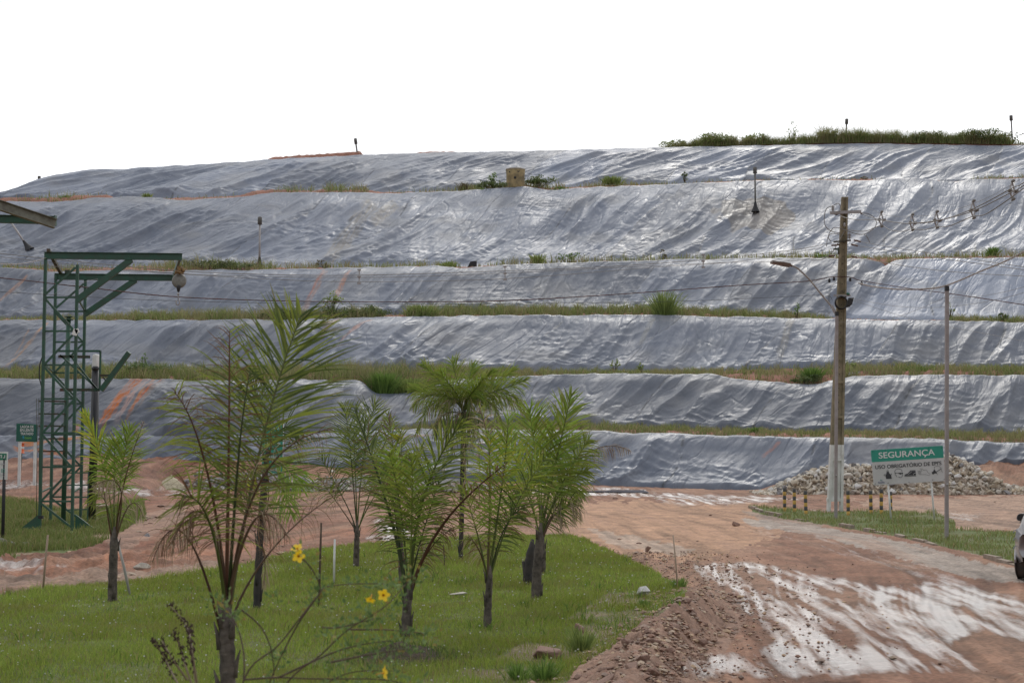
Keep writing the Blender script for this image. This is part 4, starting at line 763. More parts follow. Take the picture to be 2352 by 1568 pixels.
# ---------------------------------------------------------------- green steel tower
def Pz(u, v, D): return P(u, v, D)
def tower():
    g = M['green_steel']; A = G(91, 1214); Df, Db = 39.0, 42.9
    zs = lambda v, D: CAMZ + D*float(kz(v))
    xl, xr = P(98, 900, Df).x, P(172, 900, Df).x; yl, yr = P(122.5, 900, Db).x, P(191, 900, Db).x
    root = empty('lattice_tower', (xl, Df, 0), 'green steel lattice tower with twin cantilever beams, standing in the left grass', 'steel tower')
    ht = zs(594, Df)
    for (x, y, top) in ((xl, Df, ht), (xr, Df, zs(608, Df)), (yl, Db, zs(631, Db)), (yr, Db, zs(642, Db))):
        mb = MB(); mb.beam((x, y, -.05), (x, y, top), .075, .075, up=Vector((0, 1, 0))); mb.build('post', g, root)
    for (a, b, D, v0) in ((xl, xr, Df, 683), (yl, yr, Db, 715)):
        z = zs(v0, D); k = 0; zt = zs(610 if D == Df else 648, D)
        mb = MB(); mb.beam((a+.04, D-.03, z+.10), (b-.04, D-.03, zt-.05), .02, .06); mb.build('brace', g, root)
        while z > .25:
            mb = MB(); mb.beam((a+.03, D, z), (b-.03, D, z), .05, .05); mb.build('rung', g, root)
            z2 = z-.93; mb = MB(); p, q = ((a+.03, D-.035, z-.05), (b-.03, D-.035, max(z2, .1))) if k % 2 == 0 else ((b-.03, D-.035, z-.05), (a+.03, D-.035, max(z2, .1)))
            mb.beam(p, q, .02, .06); mb.build('brace', g, root); z = z2; k += 1
    for (y, z0) in ((Df, 0), (Df, 0)): pass
    for x0, x1 in ((xl, yl), (xr, yr)):       # ties between the two frames
        for v in (683, 838, 993, 1130):
            z = zs(v, Df); mb = MB(); mb.beam((x0, Df+.04, z), (x1, Db-.04, z), .04, .04); mb.build('tie', g, root)
    # cantilever beams
    e1 = P(418, 602, Df); mb = MB(); mb.ibeam((xl-.04, Df, ht+.09), (e1.x, Df, ht+.05), .12, .19); mb.build('cantilever_beam', g, root)
    zb = zs(638, Db); e2 = P(400, 636, Db); mb = MB(); mb.ibeam((yl-.04, Db, zb+.04), (e2.x, Db, zb), .12, .19); mb.build('cantilever_beam', g, root)
    mb = MB(); mb.beam((xr, Df, zs(690, Df)), (P(302, 607, Df).x, Df, ht-.02), .08, .17); mb.build('knee_strut', g, root)
    mb = MB(); mb.beam((yr, Db, zs(722, Db)), (P(312, 644, Db).x, Db, zb-.06), .08, .17); mb.build('knee_strut', g, root)
    mb = MB(); mb.beam((xl+.10, Df-.1, ht+.22), (yl+.12, Db+.1, zb+.16), .09, .09); mb.box((yl+.35, Db, zb+.18), (.14, .1, .12)); mb.build('cross_beam', M['rust_steel'], root)
    mb = MB(); mb.beam((e1.x-.06, Df, ht+.04), (e2.x-.02, Db, zb+.02), .07, .14); mb.build('end_beam', g, root)
    # round standpipe between the frames and its ladder rungs
    pm = P(154, 900, 41); xm = pm.x; mb = MB(); mb.tube([(xm-.03, 41, -.05), (xm, 41, zs(735, 41))], .068, 12); mb.lathe((xm, 41, zs(735, 41)), [(.0, .0), (.13, .0), (.13, .03), (.06, .035), (.06, .08), (.12, .085), (.12, .11), (0, .11)], 14); mb.build('standpipe', g, root)
    for v in (921, 950, 978, 1007, 1036): z = zs(v, 40.6); mb = MB(); mb.beam((P(88, v, 40.6).x, 40.6, z), (xm, 40.9, z), .04, .045); mb.build('step_bar', M['rust_steel'], root)
    for v in (1085, 1113, 1141, 1169, 1196): z = zs(v, 41.3); mb = MB(); mb.beam((xm+.03, 41, z), (P(203, v, 41.3).x, 41.3, z), .035, .035); mb.build('step_bar', g, root)
    mb = MB(); mb.beam((P(203, 1085, 41.3).x, 41.3, 0), (P(203, 1085, 41.3).x, 41.3, zs(1080, 41.3)), .03, .03, up=Vector((0, 1, 0))); mb.build('side_rail', g, root)
    for q in (88, 93): mb = MB(); mb.tube([P(q-4, 1200, 40), P(q-3, 1000, 40), P(q-4, 915, 40)], .009, 5); mb.build('thin_rod', M['rust_steel'], root)
    # service frame at mid height
    z1, z2 = zs(895, 40.5), zs(806, 40.5); x2 = P(229, 895, 40.5).x; x0 = P(134, 806, 40.5).x
    mb = MB(); mb.beam((xl, 40.5, z1), (x2, 40.5, z1), .07, .08); mb.build('frame_bar', M['rust_steel'], root)
    mb = MB(); mb.beam((x0, 40.5, z2), (x2, 40.5, z2), .05, .06); mb.build('frame_bar', g, root)
    mb = MB(); mb.beam((x2, 40.5, z1), (x2, 40.5, z2), .05, .05, up=Vector((0, 1, 0))); mb.build('frame_bar', g, root)
    mb = MB(); mb.beam((x0+.02, 40.45, z2-.16), (xr-.03, 40.45, z2-.17), .03, .08); mb.build('frame_bar', M['rust_steel'], root)
    for a, b in ((138, 224), (160, 222)): mb = MB(); mb.beam(P(a, 815, 40.45), P(b, 893, 40.45), .03, .045); mb.build('thin_brace', g, root)
    e = P(297, 809, 40.3); s_ = P(232, 896, 40.3); mb = MB(); mb.beam(s_, e, .12, .13); mb.build('raised_arm', g, root)
    mb = MB(); mb.beam(P(229, 862, 40.3), P(252, 862, 40.3), .05, .06); mb.beam(P(236, 866, 40.3), P(246, 876, 40.3), .03, .04); mb.build('bracket', M['rust_steel'], root)
    mb = MB(); mb.tube(crv([P(103, 806, 40), P(92, 835, 40), P(91, 868, 40), P(98, 895, 40)], 6), .018, 6); mb.build('hose', M['blackm'], root)
    # sloping base gussets
    for (x, sgn, y) in ((xl, -1, Df), (xr, 1, Df+.3)):
        mb = MB(); mb.poly([(x, .0), (x+sgn*.58, .0), (x+sgn*.5, .06), (x, .46)] if sgn < 0 else [(x, 0), (x, .42), (x+.5, .05), (x+.55, 0)], y-.02, y+.02); mb.build('base_gusset', g, root)
    mb = MB(); c = P(94, 1187, Df); mb.box(c, (.12, .1, .08)); mb.tube([c+Vector((0, 0, .04)), c+Vector((.02, 0, .4))], .012, 5); mb.build('clamp', M['blackm'], root)
    mb = MB(); mb.box(P(172.5, 763, Df-.06), (.13, .03, .17), Matrix.Rotation(.3, 3, 'Y')); mb.box(P(177, 760, Df-.06), (.1, .03, .12), Matrix.Rotation(-.4, 3, 'Y'))
    o = mb.build('cloth_rag', mat('white_cloth', (.7, .69, .67), .9), None, P(172.5, 763, Df)); tag(o, 'white rag tied to the green steel tower', 'rag')
    # hoist hanging at the beam ends
    h = P(412, 613, Df-.02); hr = empty('chain_hoist', h, 'yellow hoist with a grey dished cover and a hook, hanging from the green beams', 'hoist')
    ye = mat('yellow_paint', (.26, .15, .04), .6, noise=(.07, .04, .03), nscale=14)
    mb = MB(); mb.box(h+Vector((0, 0, -.06)), (.1, .1, .16)); mb.box(h+Vector((0, 0, -.17)), (.24, .06, .05)); mb.tube([h+Vector((-.10, -.05, -.12)), h+Vector((.10, -.05, -.18))], .03, 8); mb.lathe(h+Vector((.1, 0, -.15)), [(0, 0), (.05, 0), (.05, .12), (0, .12)], 8); mb.build('trolley', ye, hr)
    c = P(411.5, 645, Df+.05); mb = MB(); Rm = Matrix.Rotation(math.radians(-28), 3, 'Y') @ Matrix.Rotation(math.radians(88), 3, 'X')
    mb.lathe(c, [(0, .055), (.11, .05), (.18, .03), (.205, 0), (.195, -.012), (.1, .03), (0, .035)], 22, Rm); mb.build('dish_cover', mat('dull_tin', (.22, .22, .2), .55, noise=(.13, .12, .10), nscale=8), hr)
    mb = MB(); mb.lathe(P(410, 662, Df-.05), [(0, -.12), (.035, -.09), (.06, .02), (.06, .07), (0, .09)], 10); mb.build('hook_block', M['blackm'], hr)
    a = P(409.5, 671, Df-.05); b = P(409, 688, Df-.05); mb = MB(); mb.tube([a, b], .013, 5); mb.tube([a+Vector((0, 0, -.02)), a+Vector((0, 0, -.08))], .028, 6); mb.build('chain', M['galv'], hr)
    mb = MB(); cc = P(408.5, 694, Df-.05); mb.tube([cc+Vector((.05*math.sin(t), 0, .08*math.cos(t))) for t in [k*.5 for k in range(1, 12)]], .015, 5); mb.build('hook', M['galv'], hr)
tower()
def flare():
    b = G(210, 1199); root = empty('standpipe_column', b, 'tall black round column with a bright white top, right of the green steel tower', 'pipe column'); D = b.y; x = b.x+.0; x1 = P(221, 840, D).x
    pt = lambda v: Vector((b.x+(x1-b.x)*(1199-v)/360*.35+.02, D, CAMZ+D*float(kz(v))))
    mb = MB(); mb.lathe((0, 0, 0), [], 3) if False else None; mb.tube([b+Vector((0, 0, -.05)), pt(1010), pt(848)], [.125, .118, .112], 20); mb.build('column', M['black'], root)
    mb = MB(); t = pt(845); mb.lathe(t, [(.10, 0), (.104, .05), (.104, .36), (.085, .41), (.0, .43)], 20); mb.build('white_top', M['whitepaint'], root)
    mb = MB(); mb.lathe(t+Vector((0, -.02, -.02)), [(0, -.1), (.08, -.08), (.125, 0), (.09, .07), (0, .1)], 16); mb.build('domed_cap', M['black'], root)
flare()
def gantry():
    root = empty('gantry_arm', (P(-190, 700, 30).x, 30, 0), 'two steel beams meeting at a corner, entering at the upper left', 'gantry')
    b = P(127, 508, 30); a = P(-260, 497, 30); mb = MB(); mb.ibeam(a, b+Vector((0, 0, .02)), .11, .17); mb.box(b+Vector((0, 0, .01)), (.02, .13, .22)); mb.build('green_beam', M['green_steel'], root)
    a2 = P(-300, 372, 27.6); mb = MB(); mb.ibeam(a2, P(127, 514, 29.8), .14, .20); mb.build('grey_beam', mat('bleached_beam', (.20, .20, .16), .7, noise=(.11, .10, .08), nscale=6), root)
    for dx in (0, .9):
        mb = MB(); x = P(-250, 700, 30).x+dx; mb.beam((x, 30, -.05), (x, 30, a.z), .08, .08, up=Vector((0, 1, 0))); mb.build('post', M['green_steel'], root)
gantry()

# ---------------------------------------------------------------- writing
def text_mesh(txt, size, bold=.0, sx=1.0):
    c = bpy.data.curves.new('t', 'FONT'); c.body = txt; c.size = size; c.offset = bold*1.1; c.extrude = .0015; c.align_x = 'CENTER'; c.align_y = 'CENTER'; c.resolution_u = 6
    ob = bpy.data.objects.new('t', c); COL.objects.link(ob); dg = bpy.context.evaluated_depsgraph_get(); me = bpy.data.meshes.new_from_object(ob.evaluated_get(dg)); bpy.data.objects.remove(ob); bpy.data.curves.remove(c)
    me.transform(Matrix.Diagonal((sx, 1, 1, 1))); return me
def fit_text(parent, txt, cx, cz, w, h, m, y=-.02, name='lettering'):
    me = text_mesh(txt, 1.0, .012); xs = [v.co.x for v in me.vertices]; ys = [v.co.y for v in me.vertices]; W_, H_ = max(xs)-min(xs), max(ys)-min(ys)
    if h is None: h = w*H_/W_
    me.transform(Matrix.Translation((-(max(xs)+min(xs))/2, -(max(ys)+min(ys))/2, 0))); me.transform(Matrix.Diagonal((w/W_, h/H_, .6, 1))); me.transform(Matrix.Rotation(math.pi/2, 4, 'X')); me.transform(Matrix.Translation((cx, y, cz)))
    me.materials.clear(); me.materials.append(m); o = link(name, me, parent); return o
def lmb(mb, name, m, root):        # parts given in the thing's own axes
    o = mb.build(name, m, None, None); o.parent = root; o.location = (0, 0, 0); return o
TEAL = mat('teal_sign', (.02, .26, .19), .5, noise=(.018, .22, .16), nscale=2); SGW = mat('sign_white', (.50, .49, .49), .5, noise=(.44, .43, .42), nscale=3); SGB = mat('sign_black', (.03, .03, .035), .5)
SGG = mat('dark_green_sign', (.006, .085, .06), .45); LET = mat('letter_white', (.62, .62, .61), .6); LIME = mat('lime_print', (.14, .38, .06), .6); NAVY = mat('navy_print', (.03, .05, .16), .6); CYAN = mat('blue_print', (.03, .25, .38), .6)
def plate(pts, r=.03):          # rounded corners
    out = []; n = len(pts)
    for i in range(n):
        p, a, b = Vector(pts[i]), Vector(pts[i-1]), Vector(pts[(i+1) % n]); d1 = (a-p).normalized()*r; d2 = (b-p).normalized()*r
        for k in range(5): t = k/4; out.append(tuple((p+d1)*(1-t)**2+p*2*t*(1-t)+(p+d2)*t*t))
    return out
def safety_sign():
    D = 44.5; o = P(2006.7, 1114.3, D); tl = P(1999.8, 1034.4, D); br = P(2171.4, 1103.8, D); tr = P(2165.3, 1022, D); w = ((br-o).length+(tr-tl).length)/2; h = ((tl-o).length+(tr-br).length)/2; th = math.atan2(br.z-o.z, br.x-o.x)
    root = empty('safety_sign', o, 'tilted green and white SEGURANÇA sign with protective gear pictograms', 'sign'); root.rotation_euler = (0, -th, 0)
    mb = MB(); mb.poly(plate([(0, 0), (w, 0), (w, h*.655), (0, h*.655)]), -.012, .012); lmb(mb, 'board', SGW, root)
    mb = MB(); mb.poly(plate([(.0, h*.655+.002), (w, h*.655+.002), (w, h), (.0, h)], .03), -.014, .012); lmb(mb, 'header_band', TEAL, root)
    fit_text(root, 'SEGURANÇA', w*.49, h*.815, w*.78, h*.215, LET); fit_text(root, "USO OBRIGATÓRIO DE EPI'S", w*.50, h*.525, w*.92, h*.135, SGB)
    def lx(x): return (x-228)/(1725-228)*w         # from the enlarged photograph of the sign
    def lz(x, y): return ((1005-(x-240)*.065)-y)/740*h*.99
    def line(pts, r=.006, m=SGB, name='pictogram'):
        mb = MB(); mb.tube([(lx(x), -.018, lz(x, y)) for x, y in pts], r, 4); return mb
    mb = MB(); mb.poly([(lx(x), lz(x, y)) for x, y in [(495, 868), (490, 790), (508, 755), (520, 715), (558, 712), (572, 750), (602, 785), (612, 862)]], -.02, -.012)
    for seg in ([(520, 715), (528, 688), (545, 684), (556, 712)], [(490, 770), (458, 772), (455, 793), (490, 797)], [(598, 770), (625, 752)], [(600, 780), (618, 772)]): mb.tube([(lx(x), -.018, lz(x, y)) for x, y in seg], .006, 4)
    lmb(mb, 'apron_pictogram', SGB, root)
    mb = MB()
    for seg in ([(690, 770), (684, 700), (715, 660), (770, 648), (820, 665), (842, 700), (815, 705)], [(690, 745), (760, 738), (845, 738), (835, 800), (820, 832), (795, 838), (755, 822)], [(690, 770), (705, 790), (715, 822)]): mb.tube([(lx(x), -.018, lz(x, y)) for x, y in seg], .006, 4)
    mb.poly([(lx(x), lz(x, y)) for x, y in [(752, 738), (826, 736), (822, 765), (795, 772), (770, 758)]], -.02, -.012); mb.poly([(lx(x), lz(x, y)) for x, y in [(826, 732), (855, 728), (850, 755), (832, 752)]], -.02, -.012); lmb(mb, 'goggles_pictogram', SGB, root)
    mb = MB(); mb.poly([(lx(x), lz(x, y)) for x, y in [(1000, 700), (1000, 688), (1115, 680), (1115, 694)]][::-1], -.02, -.012)
    mb.poly([(lx(x), lz(x, y)) for x, y in [(880, 795), (895, 770), (945, 755), (1000, 705), (1115, 698), (1118, 788)]][::1], -.02, -.012); mb.poly([(lx(x), lz(x, y)) for x, y in [(878, 815), (880, 803), (1120, 795), (1120, 806)]], -.02, -.012); lmb(mb, 'boot_pictogram', SGB, root)
    mb = MB()
    for k in range(5): x = 945+k*18; mb.tube([(lx(x), -.023, lz(x, 778-k*12)), (lx(x+16), -.023, lz(x+16, 762-k*12))], .0055, 4)
    mb.tube([(lx(x), -.023, lz(x, y)) for x, y in [(1062, 785), (1068, 760), (1090, 745), (1116, 740)]], .006, 4); lmb(mb, 'boot_laces', SGW, root)
    mb = MB()
    for seg in ([(1155, 692), (1210, 700), (1250, 700), (1222, 660), (1235, 650), (1290, 680), (1340, 672), (1370, 730), (1415, 760), (1400, 785), (1370, 790), (1320, 770), (1250, 775), (1180, 770)], [(1165, 712), (1230, 718)], [(1160, 730), (1230, 736)], [(1165, 750), (1230, 755)]): mb.tube([(lx(x), -.016, lz(x, y)) for x, y in seg], .0032, 4)
    lmb(mb, 'glove_pictogram', SGB, root)
    mb = MB(); mb.poly([(lx(x), lz(x, y)) for x, y in [(1485, 690), (1508, 668), (1545, 715), (1555, 755), (1500, 745)]], -.02, -.012)
    for k in range(3): mb.tube([(lx(1452+k*14), -.018, lz(1452+k*14, 722-k*8)), (lx(1474+k*14), -.018, lz(1474+k*14, 772-k*8))], .009, 4)
    for seg in ([(1508, 668), (1508, 620), (1560, 592), (1620, 600), (1650, 640), (1652, 690), (1672, 725)],): mb.tube([(lx(x), -.018, lz(x, y)) for x, y in seg], .0045, 4)
    mb.tube([(lx(1545), -.018, lz(1545, 718)), (lx(1648), -.018, lz(1648, 652))], .008, 4); mb.tube([(lx(1560), -.018, lz(1560, 745)), (lx(1562), -.018, lz(1562, 785))], .004, 4); lmb(mb, 'respirator_pictogram', SGB, root)
    fit_text(root, 'Guamá', lx(388), lz(388, 940), lx(455)-lx(322), .05, NAVY); mb = MB(); mb.tube([(lx(x), -.018, lz(x, y)) for x, y in [(362, 900), (395, 912), (430, 900)]], .004, 4); lmb(mb, 'logo_swoosh', NAVY, root)
    mb = MB(); mb.poly([(lx(x), lz(x, y)) for x, y in [(370, 880), (385, 875), (388, 905)]], -.016, -.012); mb.poly([(lx(x), lz(x, y)) for x, y in [(412, 860), (405, 890), (390, 905)]], -.016, -.012); lmb(mb, 'logo_leaf', TEAL, root)
    for x0, m in ((lx(535), M['whitepaint']), (lx(1432), M['whitepaint'])):
        mb = MB(); mb.tube([(x0, .03, -1.18), (x0, .03, .06)], .03, 8); lmb(mb, 'leg', m, root)
    mb = MB()
    for x, z in [(.05, h-.05), (w*.2, h-.04), (w*.8, h-.04), (w-.05, h-.06), (.05, .05), (w*.2, .05), (w*.82, .06), (w-.05, .05), (w*.49, .03)]: mb.lathe((x, -.016, z), [(0, 0), (.012, 0), (.012, .006), (0, .006)], 8, Matrix.Rotation(math.pi/2, 3, 'X'))
    lmb(mb, 'bolts', M['blackm'], root)
safety_sign()
def lagoon_sign():
    D = 60.0; b1 = P(39.5, 1120, D); b2 = P(77.5, 1123, D); root = empty('lagoon_sign', (b1.x, D, b1.z), 'dark green LAGOA DE EFLUENTE TRATADO sign on two white posts', 'sign')
    L0 = P(37.3, 1013, D); L1 = P(87, 972, D); x0, x1, z0, z1 = L0.x-b1.x, L1.x-b1.x, L0.z-b1.z, L1.z-b1.z; W_, H_ = x1-x0, z1-z0
    mb = MB(); mb.poly(plate([(x0, z0), (x1, z0-.03), (x1, z1-.04), (x0, z1)], .02), -.02, .0); lmb(mb, 'board', SGG, root)
    mb = MB(); q = [(x0+.03, z0+.03), (x1-.03, z0), (x1-.03, z1-.07), (x0+.03, z1-.03)]; mb.tube([(x, -.022, z) for x, z in q+[q[0]]], .006, 4); lmb(mb, 'border', mat('green_line', (.02, .25, .13), .5), root)
    for k, (t, wf) in enumerate([('LAGOA DE', .62), ('EFLUENTE', .64), ('TRATADO', .60)]): fit_text(root, t, x0+W_*.5, z0+H_*(.83-.195*k)-.01, W_*wf, H_*.145, LET, y=-.024)
    fit_text(root, 'Guamá', x0+W_*.56, z0+H_*.20, W_*.32, H_*.13, LIME, y=-.024); mb = MB(); mb.poly([(x0+W_*.30, z0+H_*.28), (x0+W_*.38, z0+H_*.15), (x0+W_*.36, z0+H_*.30)], -.024, -.02); mb.poly([(x0+W_*.28, z0+H_*.30), (x0+W_*.33, z0+H_*.13), (x0+W_*.36, z0+H_*.14)], -.024, -.02); lmb(mb, 'logo_leaf', CYAN, root)
    for x, v in ((0.05, 0), (b2.x-b1.x, -.06)): mb = MB(); mb.box((x, .06, (z0+.4-.3)/2-.15+v/2), (.19*.55, .1, z0+.4+.3)); lmb(mb, 'post', M['whitepaint'], root)
lagoon_sign()
def faded_print(root, cx, cz, w, h, m, n, y, seed):     # lettering too worn to read: a row of uneven strokes
    r = random.Random(seed); mb = MB()
    for k in range(n):
        x = cx-w/2+w*(k+.5)/n; hh = h*r.uniform(.75, 1)
        for q in (-.28, .28):
            if r.random() < .85: mb.box((x+q*w/n, y, cz), (w/n*.2, .004, hh))
        if r.random() < .7: mb.box((x, y-.003, cz+r.choice((-.4, 0, .4))*hh), (w/n*.6, .004, h*.16))
    lmb(mb, 'faded_lettering', m, root)
def edge_sign():
    b = G(6, 1242); D = b.y; root = empty('notice_sign', b, 'small white notice sign with a green header on a black post, at the left edge', 'sign')
    z0 = P(10, 1101, D).z-b.z; z1 = P(10, 1037, D).z-b.z; x1 = P(18.5, 1070, D).x-b.x; x0 = x1-.95
    mb = MB(); mb.poly([(x0, z0), (x1, z0), (x1, z1), (x0, z1)], -.035, -.02); lmb(mb, 'board', M['whitepaint'], root)
    mb = MB(); h = z1-z0; mb.poly([(x0+.05, z0+h*.70), (x1-.03, z0+h*.70), (x1-.03, z0+h*.94), (x0+.05, z0+h*.94)], -.038, -.033); lmb(mb, 'header_band', mat('notice_green', (.02, .16, .09), .6), root)
    G2 = mat('faded_green_print', (.12, .28, .22), .6); G3 = mat('faded_grey_print', (.4, .39, .4), .6)
    xc = (x0+x1)/2
    for k, (f, hh, m_, n_) in enumerate(((.83, .13, LET, 11), (.56, .06, G3, 16), (.32, .16, G2, 12), (.18, .025, G3, 22), (.12, .025, G3, 14))): faded_print(root, xc, z0+h*f, .84, h*hh, m_, n_, -.041, k)
    mb = MB(); mb.tube([(0, 0, -.05), (0, 0, z1-.1)], .042, 10); lmb(mb, 'post', M['blackm'], root)
edge_sign()
def hidden_sign():
    D = 44.0; b = G(628, 1190); D = b.y; root = empty('tall_green_sign', b, 'tall green sign board with white lettering, mostly hidden behind the tallest palm', 'sign'); L0 = P(601, 1087, D); L1 = P(651, 973, D)
    x0, x1, z0, z1 = L0.x-b.x, L1.x-b.x, L0.z-b.z, L1.z-b.z; mb = MB(); mb.poly([(x0, z0), (x1, z0), (x1, z1), (x0, z1)], -.02, 0); lmb(mb, 'board', SGG if False else TEAL, root)
    mb = MB(); q = [(x0, z0), (x1, z0), (x1, z1), (x0, z1), (x0, z0)]; mb.tube([(x, -.022, z) for x, z in q], .012, 4); lmb(mb, 'border', LET, root)
    for k, f in enumerate((.92, .60, .33, .08)): faded_print(root, (x0+x1)/2, z0+(z1-z0)*f, (x1-x0)*.75, .10, LET, 7, -.026, 10+k)
    for x in (x0+.08, x1-.08): mb = MB(); mb.tube([(x, .03, -.1), (x, .03, z1-.1)], .03, 8); lmb(mb, 'post', M['whitepaint'], root)
hidden_sign()

# ---------------------------------------------------------------- utility pole
D0 = 48.5
def Q(x, y, D=D0): return P(1722.6+.293*x, 402+.293*y, D)       # from the enlarged photograph of the pole top
def upole():
    b = G(1917, 1175); root = empty('utility_pole', b, 'tall concrete utility pole with crossarm, street lamp and black cable coil, white painted base', 'utility pole'); D = b.y
    global D0; D0 = D
    top = P(1940, 453, D); mid = P(1922, 1021, D); ww = [.50, .435, .21]; pts = [b+Vector((.0, 0, -.1)), mid, top]
    def tap(mb, p, q, w0, w1, d0, d1):
        vs = [p+Vector((sx*w0/2, sy*d0/2, 0)) for sx, sy in ((-1, -1), (1, -1), (1, 1), (-1, 1))]+[q+Vector((sx*w1/2, sy*d1/2, 0)) for sx, sy in ((-1, -1), (1, -1), (1, 1), (-1, 1))]
        mb.add(vs, [(0, 1, 5, 4), (1, 2, 6, 5), (2, 3, 7, 6), (3, 0, 4, 7), (4, 5, 6, 7), (3, 2, 1, 0)])
    # double-T section: two flanges and a web
    mb = MB(); n = Vector((0, 1, 0))
    for s_ in (-1, 1):
        dx0, dx1 = .18*s_, .075*s_; tap(mb, mid+Vector((dx0, 0, 0)), top+Vector((dx1, 0, 0)), .075, .06, .24, .16)
    tap(mb, mid+Vector((0, .02, 0)), top+Vector((0, .02, 0)), .30, .10, .16, .1)
    for v in (680, 880, 960): p = P(1922+(1021-v)*.0317, v, D); tap(mb, p, p+Vector((0, 0, .08)), .38*(1-(1021-v)/1200), .38*(1-(1021-v)/1200), .23, .23)
    mb.build('shaft', M['concrete'], root)
    mb = MB()
    for s_ in (-1, 1): tap(mb, b+Vector((.215*s_, 0, -.1)), mid+Vector((.185*s_, 0, .0)), .085, .08, .30, .25)
    tap(mb, b+Vector((0, .03, .42)), mid+Vector((0, .02, 0)), .35, .30, .20, .17); tap(mb, b+Vector((0, 0, .36)), b+Vector((0, 0, .46)), .5, .5, .26, .26); tap(mb, mid+Vector((0, 0, -.55)), mid+Vector((0, 0, -.42)), .40, .40, .255, .255)
    mb.build('painted_base', M['whitepaint'], root)
    mb = MB()
    for k in range(34): f = .03+k*.028; p = mid.lerp(top, f); p.y -= .062-.018*f; mb.lathe(p, [(0, 0), (.016, 0), (.016, .01), (0, .01)], 6, Matrix.Rotation(math.pi/2, 3, 'X'))
    mb.build('bolt_holes', M['blackm'], root)
    mb = MB(); mb.beam(Q(628, 297, D-.13), Q(870, 288, D-.13), .09, .10); mb.build('crossarm', M['galv'], root)
    def insul(p, n=3, r=.07, name='insulator'):
        mb = MB(); pr = [(0, 0), (.02, 0)]
        for k in range(n): z = .03+k*.05; pr += [(.03, z), (r, z+.012), (r*.9, z+.022), (.03, z+.03)]
        pr += [(.025, .05*n+.05), (0, .05*n+.05)]; mb.lathe(p, pr, 12); mb.build(name, M['galv'], root)
    insul(Q(650, 283, D-.13)); insul(Q(780, 500, D-.2)); insul(Q(741, 408, D-.15), 2, .05)
    def strain(p, q):
        mb = MB(); p, q = Vector(p), Vector(q); n = 12; pts = [p.lerp(q, k/n) for k in range(n+1)]; mb.tube(pts, [.02 if k % 2 else .042 for k in range(n+1)], 8); mb.build('strain_insulator', M['ceram'], root)
    for a, b_ in (((640, 297), (682, 310)), ((852, 286), (878, 305)), ((815, 510), (868, 522)), ((792, 543), (845, 555)), ((795, 635), (840, 645)), ((640, 552), (700, 545)), ((618, 636), (665, 630))): strain(Q(*a, D), Q(*b_, D))
    mb = MB(); mb.beam(Q(655, 524, D-.14), Q(790, 512, D-.14), .05, .05); mb.tube([Q(695, 570, D-.1), Q(695, 620, D-.1)], .03, 6); mb.beam(Q(655, 580, D-.1), Q(694, 580, D-.1), .06, .06); mb.build('bracket', M['rust_steel'], root)
    # jumper loops
    for pts in ([(650, 240), (600, 265), (583, 330), (592, 400), (640, 440), (705, 455)], [(655, 238), (690, 222), (708, 245), (700, 290)], [(635, 520), (615, 490), (625, 450), (660, 415), (720, 420), (765, 440), (850, 465), (905, 470), (940, 530)], [(700, 465), (640, 460), (610, 490), (600, 560)], [(760, 435), (830, 460), (900, 462), (970, 420), (990, 380), (980, 340), (930, 305), (880, 298)], [(740, 440), (690, 530), (640, 610), (570, 660), (480, 668)]):
        mb = MB(); mb.tube(crv([Q(x, y, D-.2-.1*(i % 2)) for i, (x, y) in enumerate(pts)], 7), .013, 5); mb.build('jumper_wire', M['cable'], root)
    # low voltage clamps
    mb = MB()
    for x, y in ((658, 815), (785, 820), (622, 830), (875, 850)): mb.box(Q(x, y, D-.1), (.07, .07, .10)); mb.tube([Q(x, y-22, D-.1), Q(x, y+14, D-.1)], .018, 5)
    mb.build('clamps', M['blackm'], root)
    # lamp on a curved arm
    mb = MB(); mb.tube(crv([Q(668, 1082, D-.12), Q(640, 1030, D-.14), Q(560, 935, D-.2), Q(470, 822, D-.3), (Q(405, 758, D-.4)), Q(360, 722, D-.45), Q(305, 704, D-.5)], 6), .032, 8); mb.build('lamp_arm', M['galv'], root)
    mb = MB(); mb.beam(Q(638, 1022, D-.14), Q(672, 1085, D-.14), .07, .09); mb.build('arm_bracket', M['galv'], root)
    a, c = Q(312, 708, D-.5), Q(168, 682, D-.62); lh = MB(); d = (c-a); lh.beam(a, a+d*.45, .22, .12); lh.beam(a+d*.45, c, .24, .09); lh.tube([a-d*.12, a+d*.02], .045, 8); lo_ = lh.build('lamp_head', mat('brown_lamp_housing', (.10, .055, .035), .5), root)
    mb = MB(); mb.beam(a+d*.45+Vector((0, -.02, -.052)), c+Vector((0, 0, -.052)), .18, .012); mb.build('lens', mat('amber_lens', (.32, .20, .13), .3), lo_)
    # coil of black cable, box and small lamp
    mb = MB(); c = Q(716, 1000, D-.2); cr_ = random.Random(4)
    for k in range(9):
        rr = .205+cr_.uniform(-.016, .016); ph = cr_.uniform(0, 6); yy = (k-4)*.012; mb.tube([c+Vector((rr*math.cos(t), yy+.01*math.sin(2*t+ph), rr*1.05*math.sin(t))) for t in [j*2*math.pi/28 for j in range(29)]], .013, 5, False)
    mb.build('cable_coil', M['black'], root)
    mb = MB(); q = [Q(770, 965, D-.1), Q(808, 963, D-.1), Q(795, 1015, D-.1), Q(775, 1035, D-.1), Q(740, 1040, D-.1), Q(765, 1000, D-.1)]; o_ = [(p.x, p.z) for p in q]; mb.poly(o_, D-.22, D-.1); mb.build('splice_box', M['blackm'], root)
    mb = MB(); mb.lathe(Q(770, 935, D-.15), [(0, -.02), (.05, -.02), (.06, .02), (.05, .05), (0, .06)], 10); mb.build('sensor', mat('green_sensor', (.01, .10, .06), .4), root)
